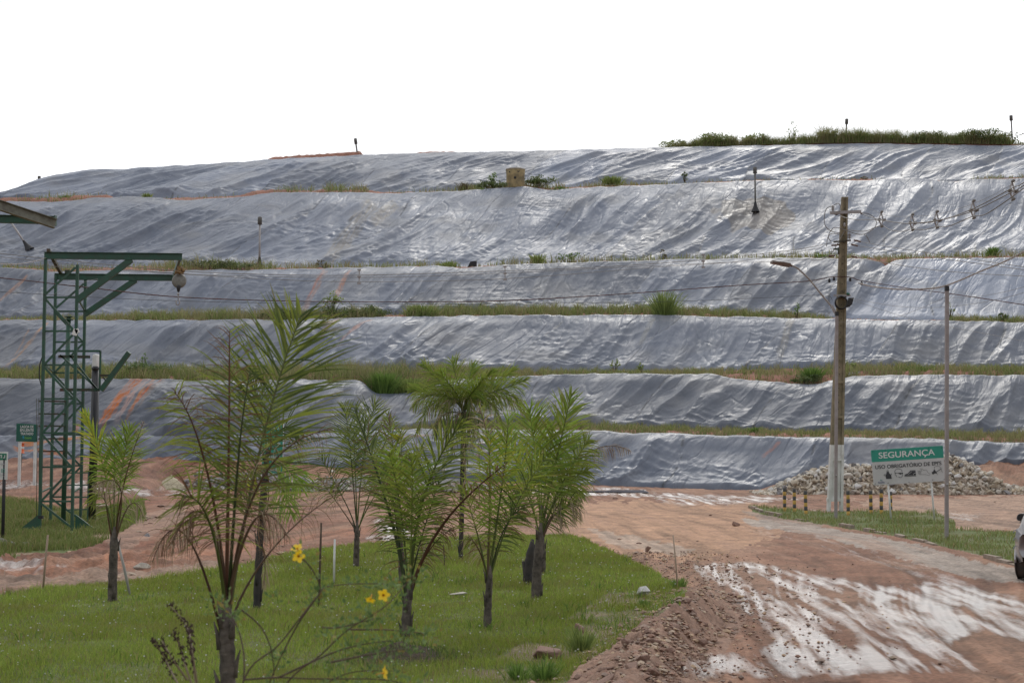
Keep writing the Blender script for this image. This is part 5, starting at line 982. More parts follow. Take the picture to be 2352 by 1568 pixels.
    mb = MB(); mb.beam(Q(655, 943, D-.13), Q(790, 945, D-.13), .03, .05); mb.build('strap', M['galv'], root)
upole()
def cap_pole(base, top, w, label, capc=True):
    b = G(*base); t = P(top[0], top[1], b.y); root = empty('steel_post', b, label, 'post'); mb = MB(); mb.beam(b+Vector((0, 0, -.1)), t, w, w, up=Vector((0, 1, 0))); mb.build('shaft', mat('mauve_grey_paint', (.30, .27, .265), .55, noise=(.24, .2, .19), nscale=4) if 'mauve_grey_paint' not in bpy.data.materials else bpy.data.materials['mauve_grey_paint'], root)
    mb = MB(); mb.box(t+Vector((0, 0, .06)), (w+.012, w+.012, .13)); mb.build('cap', M['blackm'], root)
    mb = MB(); c = b+Vector((0, -w/2-.01, 1.35)); c2 = b.lerp(t, 1.35/(t.z-b.z)); c.x = c2.x; mb.lathe(c, [(0, 0), (.03, 0), (.03, .02), (.012, .03), (0, .03)], 10, Matrix.Rotation(math.pi/2, 3, 'X')); mb.build('eye_bolt', M['galv'], root)
    return root
cap_pole((1919.5, 1192), (1922, 725), .088, 'thin square grey post standing just in front of the concrete utility pole')
cap_pole((2174, 1237), (2175, 668), .083, 'tall thin square grey post with a black cap, right of the green and white sign')

# ---------------------------------------------------------------- overhead wires
def wire(pts, r, m, label, tw=0, name='overhead_wire', grp='overhead wires'):
    P3 = crv([P(u, v, D) for u, v, D in pts], 10); mb = MB()
    r *= .66
    if not tw: mb.tube(P3, r, 5)
    else:
        k = 0.0; ax = []
        for a, b in zip(P3[:-1], P3[1:]):
            n = max(2, int((b-a).length/.09)); ax += [a.lerp(b, j/n) for j in range(n)]
        ax.append(P3[-1])
        for s in range(tw):
            q = [p+Vector((0, math.cos(i*.9+s*6.28/tw), math.sin(i*.9+s*6.28/tw)))*r*1.1*(1+.5*mnoise.noise(p*.8)) for i, p in enumerate(ax)]; mb.tube(q, r, 4)
    o = mb.build(name, m, None, P3[0]); tag(o, label, 'wire', grp); return o
qx = lambda x: 1722.6+.293*x; qy = lambda y: 402+.293*y
def qp(pts, Ds): return [(qx(x), qy(y), Ds[0]+(Ds[1]-Ds[0])*i/(len(pts)-1)) for i, (x, y) in enumerate(pts)]
DD = D0
wire(qp([(682, 310), (760, 338), (850, 350), (1000, 352), (1180, 376), (1270, 378), (1460, 358), (1740, 285), (2060, 130), (2160, 72), (2700, -300)], (DD, 30)), .02, M['cable'], 'thick upper wire sagging from the left end of the crossarm to the upper right')
wire(qp([(878, 305), (950, 330), (1030, 352), (1180, 376), (1270, 380), (1460, 362), (1740, 268), (2060, 100), (2160, 50), (2700, -330)], (DD, 29)), .02, M['cable'], 'thick upper wire from the right end of the crossarm to the upper right')
wire(qp([(760, 430), (900, 440), (1025, 398), (1100, 430), (1190, 442), (1265, 425), (1370, 428), (1455, 405), (1560, 400), (1745, 325), (1850, 305), (2050, 175), (2160, 95), (2700, -250)], (DD, 30)), .02, M['cable'], 'lowest scalloped wire of the upper right bundle, hung under four spacers')
wire(qp([(765, 185), (880, 235), (1035, 305), (1150, 325), (1270, 322), (1460, 310), (1750, 225), (2060, 70), (2700, -350)], (DD, 30)), .007, M['cable'], 'fine carrier wire running from the pole top over the spacers')
for k, (a, b, c) in enumerate(([(870, 522), (960, 540), (1330, 600), (2148, 720), (2500, 775)], [(845, 555), (950, 570), (1400, 640), (2148, 742), (2500, 790)], [(840, 645), (950, 670), (1500, 750), (2148, 792), (2500, 800)]) and zip([[(870, 522), (960, 540), (1330, 600), (2148, 720), (2500, 775)], [(845, 555), (950, 570), (1400, 640), (2148, 742), (2500, 790)], [(840, 645), (950, 670), (1500, 750), (2148, 792), (2500, 800)]], [0]*3, ('topmost', 'middle', 'lowest'))):
    wire(qp(a, (DD, 34)), .014, M['cable'], c+' of the three straight wires going right from the brown insulators on the pole')
wire([(qx(640), qy(530), DD), (qx(400), qy(578), DD-.5), (1700, 589, DD-1), (1615, 597, 47), (1400, 612, 46.5), (1160, 622, 46), (825, 632, 44), (600, 630, 43), (412, 622, 42), (200, 603, 41), (0, 582, 40), (-300, 545, 38)], .016, M['cable'], 'upper grey wire crossing from the utility pole to the left edge above the tower')
wire([(qx(565), qy(568), DD), (1700, 600, DD-1), (1500, 614, 47), (1160, 640, 46), (825, 647, 44), (600, 640, 43), (300, 622, 41.8), (0, 604, 40), (-300, 580, 38)], .013, M['cable'], 'lower grey wire crossing left from the utility pole, just under its twin')
wire([(qx(618), qy(636), DD), (qx(450), qy(660), DD), (qx(200), qy(680), DD-1), (1615, 605, 47), (1160, 627, 46), (825, 637, 44), (412, 628, 42), (0, 590, 40)], .012, M['cable'], 'grey wire between the two others crossing left, from the lower insulator')
wire([(-300, 610, 36), (0, 638, 38), (200, 660, 40), (412, 682, 42), (700, 692, 44), (1000, 693, 45), (1170, 690, 45.5), (1400, 677, 46.5), (1700, 655, 47.5), (1850, 646, DD-.2), (1912, 636, DD-.25), (1955, 637, DD-.25), (1980, 645, DD), (2100, 664, 45), (2180, 674, 43), (2352, 700, 38), (2600, 742, 34)], .012, M['cabler'], 'dark red twisted cable crossing the whole picture past the pole', 3)
wire([(-300, 650, 36), (0, 670, 38), (412, 691, 42), (900, 698, 45), (1500, 693, 47), (1750, 684, DD-.5), (1890, 678, DD-.3), (1912, 690, DD-.2)], .010, M['blackm'], 'thin black telephone wire ending at the cable coil')
wire([(1972, 650, DD), (2000, 657, 47.5), (2060, 664, 46), (2130, 663, 45), (2175, 655, 44), (2250, 624, 42), (2352, 578, 38), (2600, 430, 33)], .02, M['cablew'], 'pale twisted cable rising to the right edge above the thin post', 3)
wire([(1950, 684, DD), (2050, 702, 44), (2140, 706, 40), (2240, 697, 37), (2352, 672, 34), (2600, 590, 30)], .008, M['cable'], 'thin wire sagging from the coil and rising to the right edge')
wire([(1955, 688, DD), (2100, 733, 45), (2352, 783, 38), (2600, 830, 34)], .008, M['cable'], 'thin wire falling straight from the coil to the right edge')
wire([(1925, 740, 43.8), (1990, 738, 43), (2060, 727, 40), (2115, 708, 38), (2172, 682, 35.4)], .007, M['cable'], 'thin wire slung between the two square grey posts')
wire([(2178, 683, 35.4), (2230, 682, 34), (2300, 672, 32), (2420, 640, 29)], .007, M['cable'], 'thin knotted wire leaving the capped post to the right')
wire([(225, 640, 42), (170, 655, 41), (60, 705, 39), (-60, 760, 37)], .006, M['cable'], 'very thin wire slanting down to the left edge behind the tower')
wire([(107, 592, 39), (60, 604, 37.5), (0, 606, 36), (-120, 590, 34)], .012, M['cablew'], 'pale rope slung from the tower top to the left edge')
# diamond spacers on the upper right bundle
def spacer0():
    mb = MB(); root = empty('wire_spacer', (0, 0, 0), 'x', 'spacer', 'diamond spacers on the upper wires'); s = .29
    for a, b in (((0, .78), (-.3, 0)), ((0, .78), (.3, 0)), ((-.3, 0), (0, -.7)), ((.3, 0), (0, -.7)), ((-.3, 0), (.3, 0))): mb.beam((a[0]*s, 0, a[1]*s), (b[0]*s, 0, b[1]*s), .02, .035, up=Vector((0, 1, 0)))
    mb.build('frame', M['galv'], root)
    for x, z in ((-.38, -.02), (.38, -.02), (0, -.72), (.0, .82)): mb = MB(); mb.lathe((x*s, -.03, z*s), [(0, -.02), (.035, -.02), (.045, .03), (.02, .06), (0, .06)], 8, Matrix.Rotation(math.pi/2, 3, 'X')); mb.box((x*s, 0, z*s-.03), (.04, .04, .04)); mb.build('clip', M['cable'], root)
    return root
sp0 = spacer0(); first = True
for (x, y, fr, nm) in ((1028, 348, .26, 'diamond spacer nearest the pole on the upper right wires'), (1270, 372, .38, 'diamond spacer at the lowest sag of the upper right wires'), (1462, 352, .48, 'third diamond spacer from the pole, close to the one at the sag'), (1748, 272, .62, 'fourth diamond spacer from the pole, on the rising part of the wires'), (2055, 122, .75, 'diamond spacer nearest the right edge, highest on the wires')):
    D = DD+(30-DD)*fr; 
    if first: r_ = sp0; first = False
    else:
        r_ = sp0.copy(); COL.objects.link(r_)
        for ch in sp0.children: c_ = ch.copy(); COL.objects.link(c_); c_.parent = r_
    r_.location = P(qx(x), qy(y), D-.05); r_['label'] = nm; r_.rotation_euler = (0, 0, .5)
for (u, v, D, nm) in ((825, 636, 43.95, 'small wire spacer above the tallest palm'), (1160, 628, 45.95, 'small wire spacer in the middle of the long wires'), (1615, 600, 46.95, 'small wire spacer nearest the street lamp')):
    mb = MB(); c = P(u, v, D); mb.beam(c+Vector((0, 0, .22)), c+Vector((0, 0, -.22)), .03, .04, up=Vector((0, 1, 0)))
    for z in (.22, .0, -.2): mb.box(c+Vector((0, -.02, z)), (.11, .06, .05))
    tag(mb.build('wire_clamp', M['galv'], None, c), nm, 'spacer', 'small spacers on the long wires')

# ---------------------------------------------------------------- bollards
BY = mat('bollard_yellow', (.46, .27, .035), .6, noise=(.33, .2, .04), nscale=9); BK = mat('bollard_black', (.03, .03, .03), .6, noise=(.05, .045, .04), nscale=9)
def bollard(x, yt, yb, label, lean):
    u = 1751.4+.2745*x; b = G(u, 976.2+.2745*yb); h = (P(u, 976.2+.2745*yt, b.y)-b).z; root = empty('bollard', b, label, 'bollard', 'striped bollards round the utility pole'); k = 6; hh = h/k
    for i in range(k):
        mb = MB(); mb.lathe(b+Vector((lean*hh*i, 0, hh*i-(.05 if i == 0 else 0))), [(.058, 0), (.058, hh+(.05 if i == 0 else 0)), (.0, hh+(.05 if i == 0 else 0))], 16); mb.build('stripe', BK if i % 2 else BY, root)
for a in ((186, 522, 718, 'leftmost striped bollard, next to the pale rocks', .0), (268, 530, 725, 'second striped bollard from the left', .0), (363, 548, 745, 'striped bollard just left of the pole base, the third from the left', -.01), (718, 548, 752, 'striped bollard standing alone right of the white pole base', 0), (908, 547, 740, 'striped bollard below the left corner of the big sign', 0), (995, 533, 742, 'tallest striped bollard, beside the left leg of the sign', .01), (1073, 555, 738, 'striped bollard half hidden behind the left leg of the sign', 0)): bollard(*a)
# traffic cone on a stick
def cone():
    b = P(45, 1112, 62.0); root = empty('cone_marker', b, 'orange and white cone stuck on a thin rusty stick behind the lagoon sign', 'traffic cone'); t = P(53, 1018, 62); m_ = P(50, 1040, 62)
    mb = MB(); mb.tube([b+Vector((0, 0, -.1)), m_], .025, 6); mb.build('stick', M['rust_steel'], root); d = (t-m_).normalized(); R = d.to_track_quat('Z', 'Y').to_matrix(); L_ = (t-m_).length
    og = mat('cone_orange', (.62, .13, .04), .5); mb = MB(); mb.lathe(m_, [(.13, 0), (.13, .02), (.09, .03), (.075, L_*.45)], 14, R); mb.lathe(m_, [(.066, L_*.68), (.055, L_), (.08, L_+.02), (0, L_+.03)], 14, R); mb.build('cone', og, root)
    mb = MB(); mb.lathe(m_, [(.075, L_*.45), (.066, L_*.68)], 14, R); mb.build('white_band', M['whitepaint'], root)
cone()

# ---------------------------------------------------------------- things on the landfill
def on(i, u, v):                # point of sheet i on the sight line (u, v)
    T = tier_lines(np.array([float(u)]))[i]; D, zb, Dt, zt = [float(a[0]) for a in T]; k = float(kz(v)); s = (zt-zb)/(Dt-D); y = (zb - D*s - CAMZ)/(k-s); return P(u, v, y)
CAMV = Vector((0, 0, CAMZ))
GM = mat('dull_grey_metal', (.15, .145, .13), .7, noise=(.09, .085, .08), nscale=5)
def vent(pb, tu, tv, cw, label, boot=False, pale=False, cap=True, dy=0):
    p = CAMV + (pb-CAMV)*((pb.y-1.3)/pb.y) if dy else pb; dy = 0; t = P(tu, tv, p.y+dy); root = empty('gas_vent', p, label, 'vent pipe', 'gas vent pipes on the landfill'); L_ = (t-p).length; d = (t-p).normalized(); R = d.to_track_quat('Z', 'Y').to_matrix(); cb = t-d*(.55 if cap else 0)
    mb = MB(); mb.tube([p-d*.6, cb], .075, 10); mb.build('pipe', M['galv'] if pale else GM, root)
    if cap: mb = MB(); mb.lathe(cb, [(.07, -.02), (cw, 0), (cw, .5), (cw*.8, .54), (0, .55)], 12, R); mb.build('cap', GM, root)
    if boot:
        mb = MB(); mb.lathe(p-d*.5, [(.38, .1), (.26, .35), (.16, .6), (.1, .9), (.08, 1.0)], 14, R); mb.build('plastic_boot', M['blackm'] if boot == 1 else M['tarp'], root)
    return root
cp_ = lambda u, f=.3: bench_pt(5, u, f)
vent(P(822, 364, cp_(822).y), 816, 318, .15, 'leaning gas vent pipe on the skyline, right of a red earth heap')
vent(P(90, 420, cp_(90).y), 90, 404, .15, 'short gas vent pipe at the far left end of the skyline')
vent(P(1942, 335, cp_(1942).y+1.5), 1945, 273, .17, 'gas vent pipe on the skyline above the crest shrubs')
vent(P(2326, 335, cp_(2326).y+1.5), 2322, 265, .17, 'gas vent pipe on the skyline at the far right end')
vent(on(4, 1735, 476), 1734, 384, .17, 'tall gas vent pipe rising from the brown patch on the fifth terrace', boot=1, dy=-.4)
vent(on(4, 596, 606), 597, 498, .16, 'pale gas vent pipe low on the left of the fifth terrace', boot=1, pale=True, dy=1)
vent(on(4, 62, 565), 24, 509, .1, 'leaning vent pipe in a black plastic boot at the left end of the fifth terrace', boot=1, pale=True, cap=False, dy=1)
def well():
    p = bench_pt(4, 1184, .30); c = P(1184, 423, p.y); root = empty('concrete_well', c, 'stained yellowish concrete well ring standing among bushes on the fifth terrace', 'well'); s = p.y/F
    ro = 22.5*s; h = 33*s; wm = mat('stained_concrete', (.36, .27, .13), .9, noise=(.15, .12, .07), nscale=1.2, bump=.02)
    mb = MB(); mb.lathe(c+Vector((0, 0, -.4)), [(ro*.98, 0), (ro*.98, .4+h*.12), (ro*.93, .4+h*.2), (ro*.93, .4+h*.45), (ro*1.0, .4+h), (ro*.9, .4+h), (ro*.88, .2), (0, .2)], 40); mb.build('ring', wm, root)
    mb = MB(); mb.lathe(c+Vector((0, 0, h-.02)), [(ro*1.01, 0), (ro*1.03, .04), (ro*1.02, .1), (ro*.88, .1), (ro*.88, 0)], 40); mb.build('rim', M['rock'], root)
    mb = MB(); mb.tube([c+Vector((.1, 0, h-.3)), c+Vector((.1, 0, h+.28))], .07, 8); mb.tube([c+Vector((.15, 0, h+.18)), c+Vector((.5, -.1, h+.1))], .05, 8); mb.tube([c+Vector((-.18, -.2, h-.1)), c+Vector((-.18, -.2, h+.12))], .07, 8); mb.build('pipe_stub', GM, root)
    mb = MB()
    for a, z, r in ((-2.25, .78, .10), (-1.25, .82, .13), (-1.62, .35, .12)):
        q = c+Vector((ro*.94*math.cos(a), ro*.94*math.sin(a), h*z)); mb.lathe(q, [(0, .03), (r*.7, .03), (r, .0)], 12, Vector((math.cos(a), math.sin(a), 0)).to_track_quat('Z', 'Y').to_matrix())
    mb.build('plugged_hole', M['blackm'], root)
well()
def stub():
    p = bench_pt(3, 1085, .5); c = P(1085, 612, p.y); root = None; mb = MB(); s = p.y/F
    mb.poly([(c.x-11*s, c.z-.1), (c.x+10*s, c.z-.1), (c.x+10*s, c.z+10*s), (c.x+7*s, c.z+12*s), (c.x-5*s, c.z+10*s)], p.y-.3, p.y+.3)
    tag(mb.build('rubber_stub', M['blackm'], None, c), 'small black rubber block on the edge of the fourth terrace', 'block')
stub()

# ---------------------------------------------------------------- shrubs and clumps
def shrub(c, w, h, n, ls, label, kind='bush', cat='shrub', cols=((.035, .07, .022), (.13, .19, .05)), grp='wild plants on the terraces', depth=None, seed=1, name=None, lim=.35):
    r = np.random.default_rng(seed); depth = depth or w*.7; root = empty(name or ('grass_clump' if kind == 'grass' else 'shrub'), c, label, cat, grp)
    if kind == 'grass':
        b = np.stack([r.normal(0, w*.16, n), r.normal(0, depth*.16, n), np.zeros(n)-.03], -1); hh = h*r.uniform(.45, 1.05, n); dirr = b[:, :2]/(w*.3)
        a = np.zeros((n, 7, 3)); lean = np.stack([dirr[:, 0]+r.normal(0, .18, n), dirr[:, 1]+r.normal(0, .18, n), 0*hh], -1)*(h*.45)
        sd = np.stack([np.ones(n), r.uniform(-.5, .5, n), 0*hh], -1)*(ls*.5); up = np.stack([0*hh, 0*hh, hh], -1)
        pts = [b-sd, b+sd, b+lean*.35+up*.5+sd*.8, b+lean*.35+up*.5-sd*.8, b+lean*.8+up*.85+sd*.5, b+lean*.8+up*.85-sd*.5, b+lean*1.3+up*(1-.1*r.random(n))[:, None]]
        V_ = np.stack(pts, 1).reshape(-1, 3); k = np.arange(n)*7; Fc = np.concatenate([np.stack([k, k+1, k+2, k+3], -1), np.stack([k+3, k+2, k+4, k+5], -1)]); T3 = np.stack([k+5, k+4, k+6], -1)
        mixv = r.random(n)[:, None]; col = np.repeat(np.array(cols[0])*(1-mixv)+np.array(cols[1])*mixv, 7, 0)
        V2 = np.concatenate([V_, V_[T3.ravel()]]); col2 = np.concatenate([col, col[T3.ravel()]]); n0 = len(V_); m3 = np.arange(len(T3))*3+n0; F3 = np.stack([m3, m3+1, m3+2, m3+2], -1)
        me = bpy.data.meshes.new('blades'); me.from_pydata(V2.tolist(), [], [tuple(f) for f in Fc.tolist()]+[(int(f[0]), int(f[1]), int(f[2])) for f in F3]); ca = me.color_attributes.new('tint', 'FLOAT_COLOR', 'POINT'); ca.data.foreach_set('color', np.concatenate([col2, np.ones((len(col2), 1))], 1).ravel())
        me.materials.append(M['leaf']); link('blades', me, root); return root
    # leafy bush: twigs ending in clusters of small leaves, uneven outline
    nb = max(5, int(7+w*4)); mbs = MB(); cl = []
    for i in range(nb):
        a = r.uniform(0, 6.28); rr = math.sqrt(r.random())*.5; e = Vector((math.cos(a)*rr*w, math.sin(a)*rr*depth, h*r.uniform(.35, 1)*(1-.55*rr*rr*4*.6))); s0 = Vector(c)+Vector((e.x*.25, e.y*.25, -.05)); mbs.tube([s0, s0.lerp(Vector(c)+e, .5)+Vector((0, 0, .05*h)), Vector(c)+e], [.02*h+.006, .01*h+.004, .003], 4); cl.append(e)
    mbs.build('stems', M['trunk'], root)
    per = max(3, n//nb); V_, Fc, cc_ = [], [], []
    for e in cl:
        rad = Vector((w, depth, h))*float(r.uniform(.14, .26)); tone_ = r.random(); 
        for k in range(per):
            d = Vector(r.normal(0, 1, 3)); d = d.normalized()*float(r.random()**.45); p = e+Vector((d.x*rad.x, d.y*rad.y, abs(d.z)*rad.z if e.z < .25*h else d.z*rad.z)); p.z = max(p.z, 0)
            x = Vector(r.normal(0, 1, 3)).normalized(); y = x.cross(Vector(r.normal(0, 1, 3))).normalized(); l = ls*float(r.uniform(.6, 1.3)); b = len(V_); V_ += [p-x*l, p+y*l*.38, p+x*l, p-y*l*.38]; Fc.append((b, b+1, b+2, b+3))
            t_ = .6*tone_+.4*r.random(); cc_ += [[cols[0][j]*(1-t_)+cols[1][j]*t_ for j in range(3)]+[1]]*4
    me = bpy.data.meshes.new('foliage'); me.from_pydata([tuple(v) for v in V_], [], Fc); ca = me.color_attributes.new('tint', 'FLOAT_COLOR', 'POINT'); ca.data.foreach_set('color', [q for c4 in cc_ for q in c4]); me.materials.append(M['leaf']); link('foliage', me, root); return root
GR = ((.12, .17, .045), (.28, .34, .10)); DK = ((.05, .08, .026), (.17, .215, .07)); BR = ((.09, .08, .045), (.2, .18, .1)); LM = ((.08, .15, .03), (.18, .28, .06))
def bs(i, u, v, w, h, n, label, kind='bush', cols=GR, ls=.09, f=.35, seed=1, cat=None):
    p = bench_pt(i, u, f); c = P(u, v, p.y); c.z = min(c.z, p.z+.25); s = p.y/F; return shrub(c, w*s, h*s, n, ls, label, kind, cat or ('grass clump' if kind == 'grass' else 'shrub'), cols, seed=seed)
bs(2, 1526, 732, 44, 70, 340, 'tallest upright grass clump, on the third terrace right of centre', 'grass', GR, .05, .15, 5)
bs(2, 762, 712, 46, 52, 260, 'feathery upright plant above the bushes behind the tallest palm', 'bush', GR, .10, .4, 6)
bs(2, 845, 738, 90, 36, 900, 'dark green bush on the third terrace right of the tallest palm top', 'bush', DK, .10, .3, 7)
bs(2, 780, 738, 90, 34, 700, 'wide green bush touching the tip of the tallest palm', 'bush', ((.04, .07, .02), (.13, .17, .05)), .10, .3, 8)
bs(2, 640, 738, 100, 30, 700, 'low olive bush on the third terrace left of the tallest palm tip', 'bush', ((.06, .08, .03), (.16, .19, .07)), .10, .3, 9)
bs(2, 968, 728, 66, 30, 400, 'spiky green bush on the third terrace above the big back palm', 'grass', GR, .06, .25, 10)
bs(2, 1830, 733, 20, 36, 60, 'thin upright weed on the third terrace left of the utility pole', 'bush', LM, .10, .3, 11)
bs(2, 2183, 712, 18, 34, 50, 'small weed beside the top of the capped post', 'bush', GR, .10, .5, 12)
bs(2, 2300, 738, 40, 18, 160, 'low bush on the third terrace at the right edge', 'bush', DK, .10, .4, 13)
bs(1, 1866, 874, 44, 34, 340, 'bright spiky grass clump left of the utility pole on the second terrace', 'grass', LM, .05, .3, 14)
bs(1, 1852, 882, 60, 24, 420, 'dark bushy patch under the spiky clump left of the utility pole', 'bush', DK, .09, .15, 15)
bs(1, 2108, 866, 50, 28, 320, 'bright spiky grass clump on the second terrace right of the utility pole', 'grass', LM, .05, .45, 16)
bs(1, 2065, 870, 26, 20, 120, 'small tuft left of the right spiky clump', 'grass', LM, .05, .4, 17)
bs(1, 2323, 866, 26, 20, 150, 'small bright tuft at the right edge of the second terrace', 'grass', LM, .05, .4, 18)
bs(1, 1412, 852, 22, 32, 60, 'thin upright weed on the second terrace, right of the big back palm', 'bush', GR, .10, .7, 19)
bs(1, 1472, 853, 14, 26, 40, 'smaller upright weed further right on the second terrace', 'bush', GR, .10, .7, 20)
bs(1, 1960, 848, 20, 14, 50, 'low weed beside the loose sheet corner', 'bush', GR, .10, .7, 21)
bs(1, 335, 850, 110, 22, 500, 'leafy weeds on the second terrace right of the black column', 'bush', ((.07, .12, .04), (.16, .22, .08)), .09, .5, 22)
bs(1, 330, 852, 14, 44, 70, 'lone upright leafy weed on the second terrace above the orange streak', 'bush', LM, .09, .7, 23)
bs(1, 880, 905, 60, 55, 500, 'bright grass clump hanging over the second sheet left of the big back palm', 'grass', LM, .05, .1, 24)
bs(1, 940, 915, 90, 52, 700, 'wide olive grass clump hanging over the second sheet beside the big back palm', 'grass', GR, .05, .1, 25)
bs(0, 1733, 1000, 26, 22, 160, 'small round bright tuft on the lowest terrace', 'grass', LM, .05, .5, 26)
bs(0, 1442, 1004, 30, 14, 120, 'low dark tuft on the lowest terrace beside the road palms', 'bush', DK, .07, .3, 27)
bs(0, 2088, 1014, 30, 14, 160, 'round dark brown cushion plant on the lowest terrace above the sign', 'bush', BR, .05, .3, 28)
bs(3, 480, 618, 110, 22, 700, 'mossy green bush on the fourth terrace right of the hoist', 'bush', ((.045, .06, .02), (.12, .14, .04)), .09, .25, 29)
bs(3, 545, 620, 90, 16, 500, 'darker low bush at the right end of the mossy one', 'bush', DK, .09, .25, 30)
bs(3, 1235, 606, 30, 26, 160, 'spiky plant on the fourth terrace', 'grass', GR, .06, .5, 31)
bs(3, 1303, 604, 50, 28, 160, 'pair of upright weeds on the fourth terrace', 'bush', LM, .12, .5, 32)
bs(3, 740, 622, 34, 30, 90, 'loose tall weed on the fourth terrace above the tallest palm', 'bush', BR, .12, .5, 33)
bs(3, 1030, 615, 50, 16, 200, 'grass clump left of the black rubber block', 'grass', GR, .06, .4, 34)
bs(3, 1523, 596, 16, 26, 40, 'thin brown weed leaning on the fifth sheet', 'bush', BR, .12, .8, 35)
bs(3, 2280, 590, 26, 26, 180, 'bright upright grass clump on the fourth terrace at the right', 'grass', LM, .06, .5, 36)
bs(3, 1885, 600, 30, 22, 120, 'grass clump on the fourth terrace touching the utility pole', 'grass', LM, .06, .4, 37)
bs(4, 1130, 437, 70, 26, 600, 'dark bush left of the concrete well', 'bush', DK, .12, .25, 38)
bs(4, 1133, 430, 26, 32, 140, 'bright upright sprig growing out of the bush left of the well', 'bush', LM, .12, .3, 39)
bs(4, 1238, 427, 78, 24, 800, 'rounded green bush right of the concrete well', 'bush', DK, .12, .3, 40)
bs(4, 1108, 448, 36, 16, 240, 'bright grass clump spilling over the edge left of the well', 'grass', LM, .06, .05, 41)
bs(4, 1290, 445, 60, 14, 200, 'creeping green plant in the hollow right of the well', 'bush', LM, .11, .2, 42)
bs(4, 1068, 438, 30, 22, 120, 'grey green tuft at the left end of the well bushes', 'grass', BR, .06, .5, 43)
bs(4, 1405, 422, 46, 20, 360, 'dense green tuft on the fifth terrace, right of centre', 'grass', GR, .06, .4, 44)
bs(4, 1573, 415, 14, 24, 50, 'thin weed against the topmost sheet', 'bush', DK, .14, .8, 45)
bs(4, 152, 464, 22, 18, 130, 'green tuft on red earth at the left of the fifth terrace', 'grass', LM, .07, .4, 46)
bs(4, 338, 458, 20, 16, 120, 'green tuft at the end of the red earth strip', 'grass', GR, .07, .3, 47)
bs(4, 1508+480, 418, 24, 14, 60, 'thin weeds above the utility pole on the fifth terrace', 'bush', BR, .12, .4, 48)
for k, (u, w, h, c, n, lb) in enumerate(((1545, 50, 18, GR, 260, 'low weeds at the left end of the crest'), (1640, 90, 30, GR, 700, 'wide rounded bush on the crest, second from its left end'), (1738, 60, 30, GR, 500, 'rounded bush on the crest left of the tall feathery weed'), (1820, 28, 58, GR, 120, 'tall feathery weed standing above the crest bushes'), (1905, 70, 40, GR, 600, 'bushy weeds at the foot of the crest vent pipe'), (1975, 80, 34, GR, 700, 'leafy bush right of the crest vent pipe'), (2050, 80, 28, GR, 500, 'low bush midway along the crest'), (2130, 90, 38, DK, 900, 'dark twiggy bush on the crest'), (2190, 60, 26, DK, 500, 'small dark bush between the two big crest bushes'), (2275, 130, 42, DK, 1700, 'biggest dark green bush at the right end of the crest'))):
    p = bench_pt(5, u, .3); c0 = P(u, 338, p.y+.8); s = p.y/F; shrub(c0, w*s, h*s, n, .15, lb, 'bush', 'shrub', c, 'shrubs along the crest of the landfill', seed=60+k)
def loose_sheet():
    p = bench_pt(1, 1955, .1); pts = [P(1940, 895, p.y), P(1950, 855, p.y+.9), P(1976, 852, p.y+1), P(1966, 890, p.y)]; n = 10; V_, Fc = [], []
    for i in range(n+1):
        for j in range(n+1): a = pts[0].lerp(pts[3], i/n); b = pts[1].lerp(pts[2], i/n); q = a.lerp(b, j/n); q.y -= .12*mnoise.noise(q*2)+.05*math.sin(i*1.7); q.z += .05*mnoise.noise(q*3); V_.append(q[:])
    for i in range(n):
        for j in range(n): k = i*(n+1)+j; Fc.append((k, k+1, k+n+2, k+n+1))
    tag(link('plastic_offcut', npmesh('plastic_offcut', np.array(V_), np.array(Fc), M['tarp'], True, {'tint': np.ones((len(V_), 4))*np.array([.2, .2, .21, .3])}, np.array([[v[0], v[2]] for v in V_]))), 'loose upturned piece of grey sheet lying on grass by the pole', 'plastic sheet')
loose_sheet()

# ---------------------------------------------------------------- stones
def rock_mesh(seed, m, n=16, sub=True):
    import bmesh
    r = random.Random(seed); bm = bmesh.new()
    for i in range(n):
        d = Vector((r.gauss(0, 1), r.gauss(0, 1), r.gauss(0, 1))).normalized(); bm.verts.new((d.x*r.uniform(.42, .52), d.y*r.uniform(.36, .46), d.z*r.uniform(.26, .36)))
    bmesh.ops.convex_hull(bm, input=bm.verts[:]); bmesh.ops.delete(bm, geom=[v for v in bm.verts if not v.link_faces], context='VERTS')
    bmesh.ops.bevel(bm, geom=bm.edges[:], offset=.025, segments=1, affect='EDGES'); me = bpy.data.meshes.new('rock'); bm.to_mesh(me); bm.free(); me.materials.append(m); return me
M['rock2'] = mat('tan_rock', (.45, .38, .29), .85, noise=(.33, .28, .21), bump=.03, nscale=3); M['rock3'] = mat('light_rock', (.6, .58, .55), .85, noise=(.44, .42, .4), bump=.03, nscale=3)
PAL = [rock_mesh(100+k, [M['rock'], M['rock3'], M['rock'], M['rock2'], M['rock'], M['rockg']][k % 6], 12+k % 5) for k in range(12)]
GRY = [rock_mesh(200+k, M['rockg'], 12) for k in range(5)]; BRN = [rock_mesh(300+k, M['rockb'], 13) for k in range(6)]
RR = random.Random(5)
def put(me, p, s, label, grp, sink=.3, sc=None, rot=None):
    o = link('rock', me, None, (p[0], p[1], p[2]+s*(.32-sink))); o.scale = sc or (s*RR.uniform(.85, 1.25), s*RR.uniform(.8, 1.1), s*RR.uniform(.8, 1.1)); o.rotation_euler = rot or (RR.uniform(-.5, .5), RR.uniform(-.5, .5), RR.uniform(0, 6.3)); return tag(o, label, 'rock', grp)
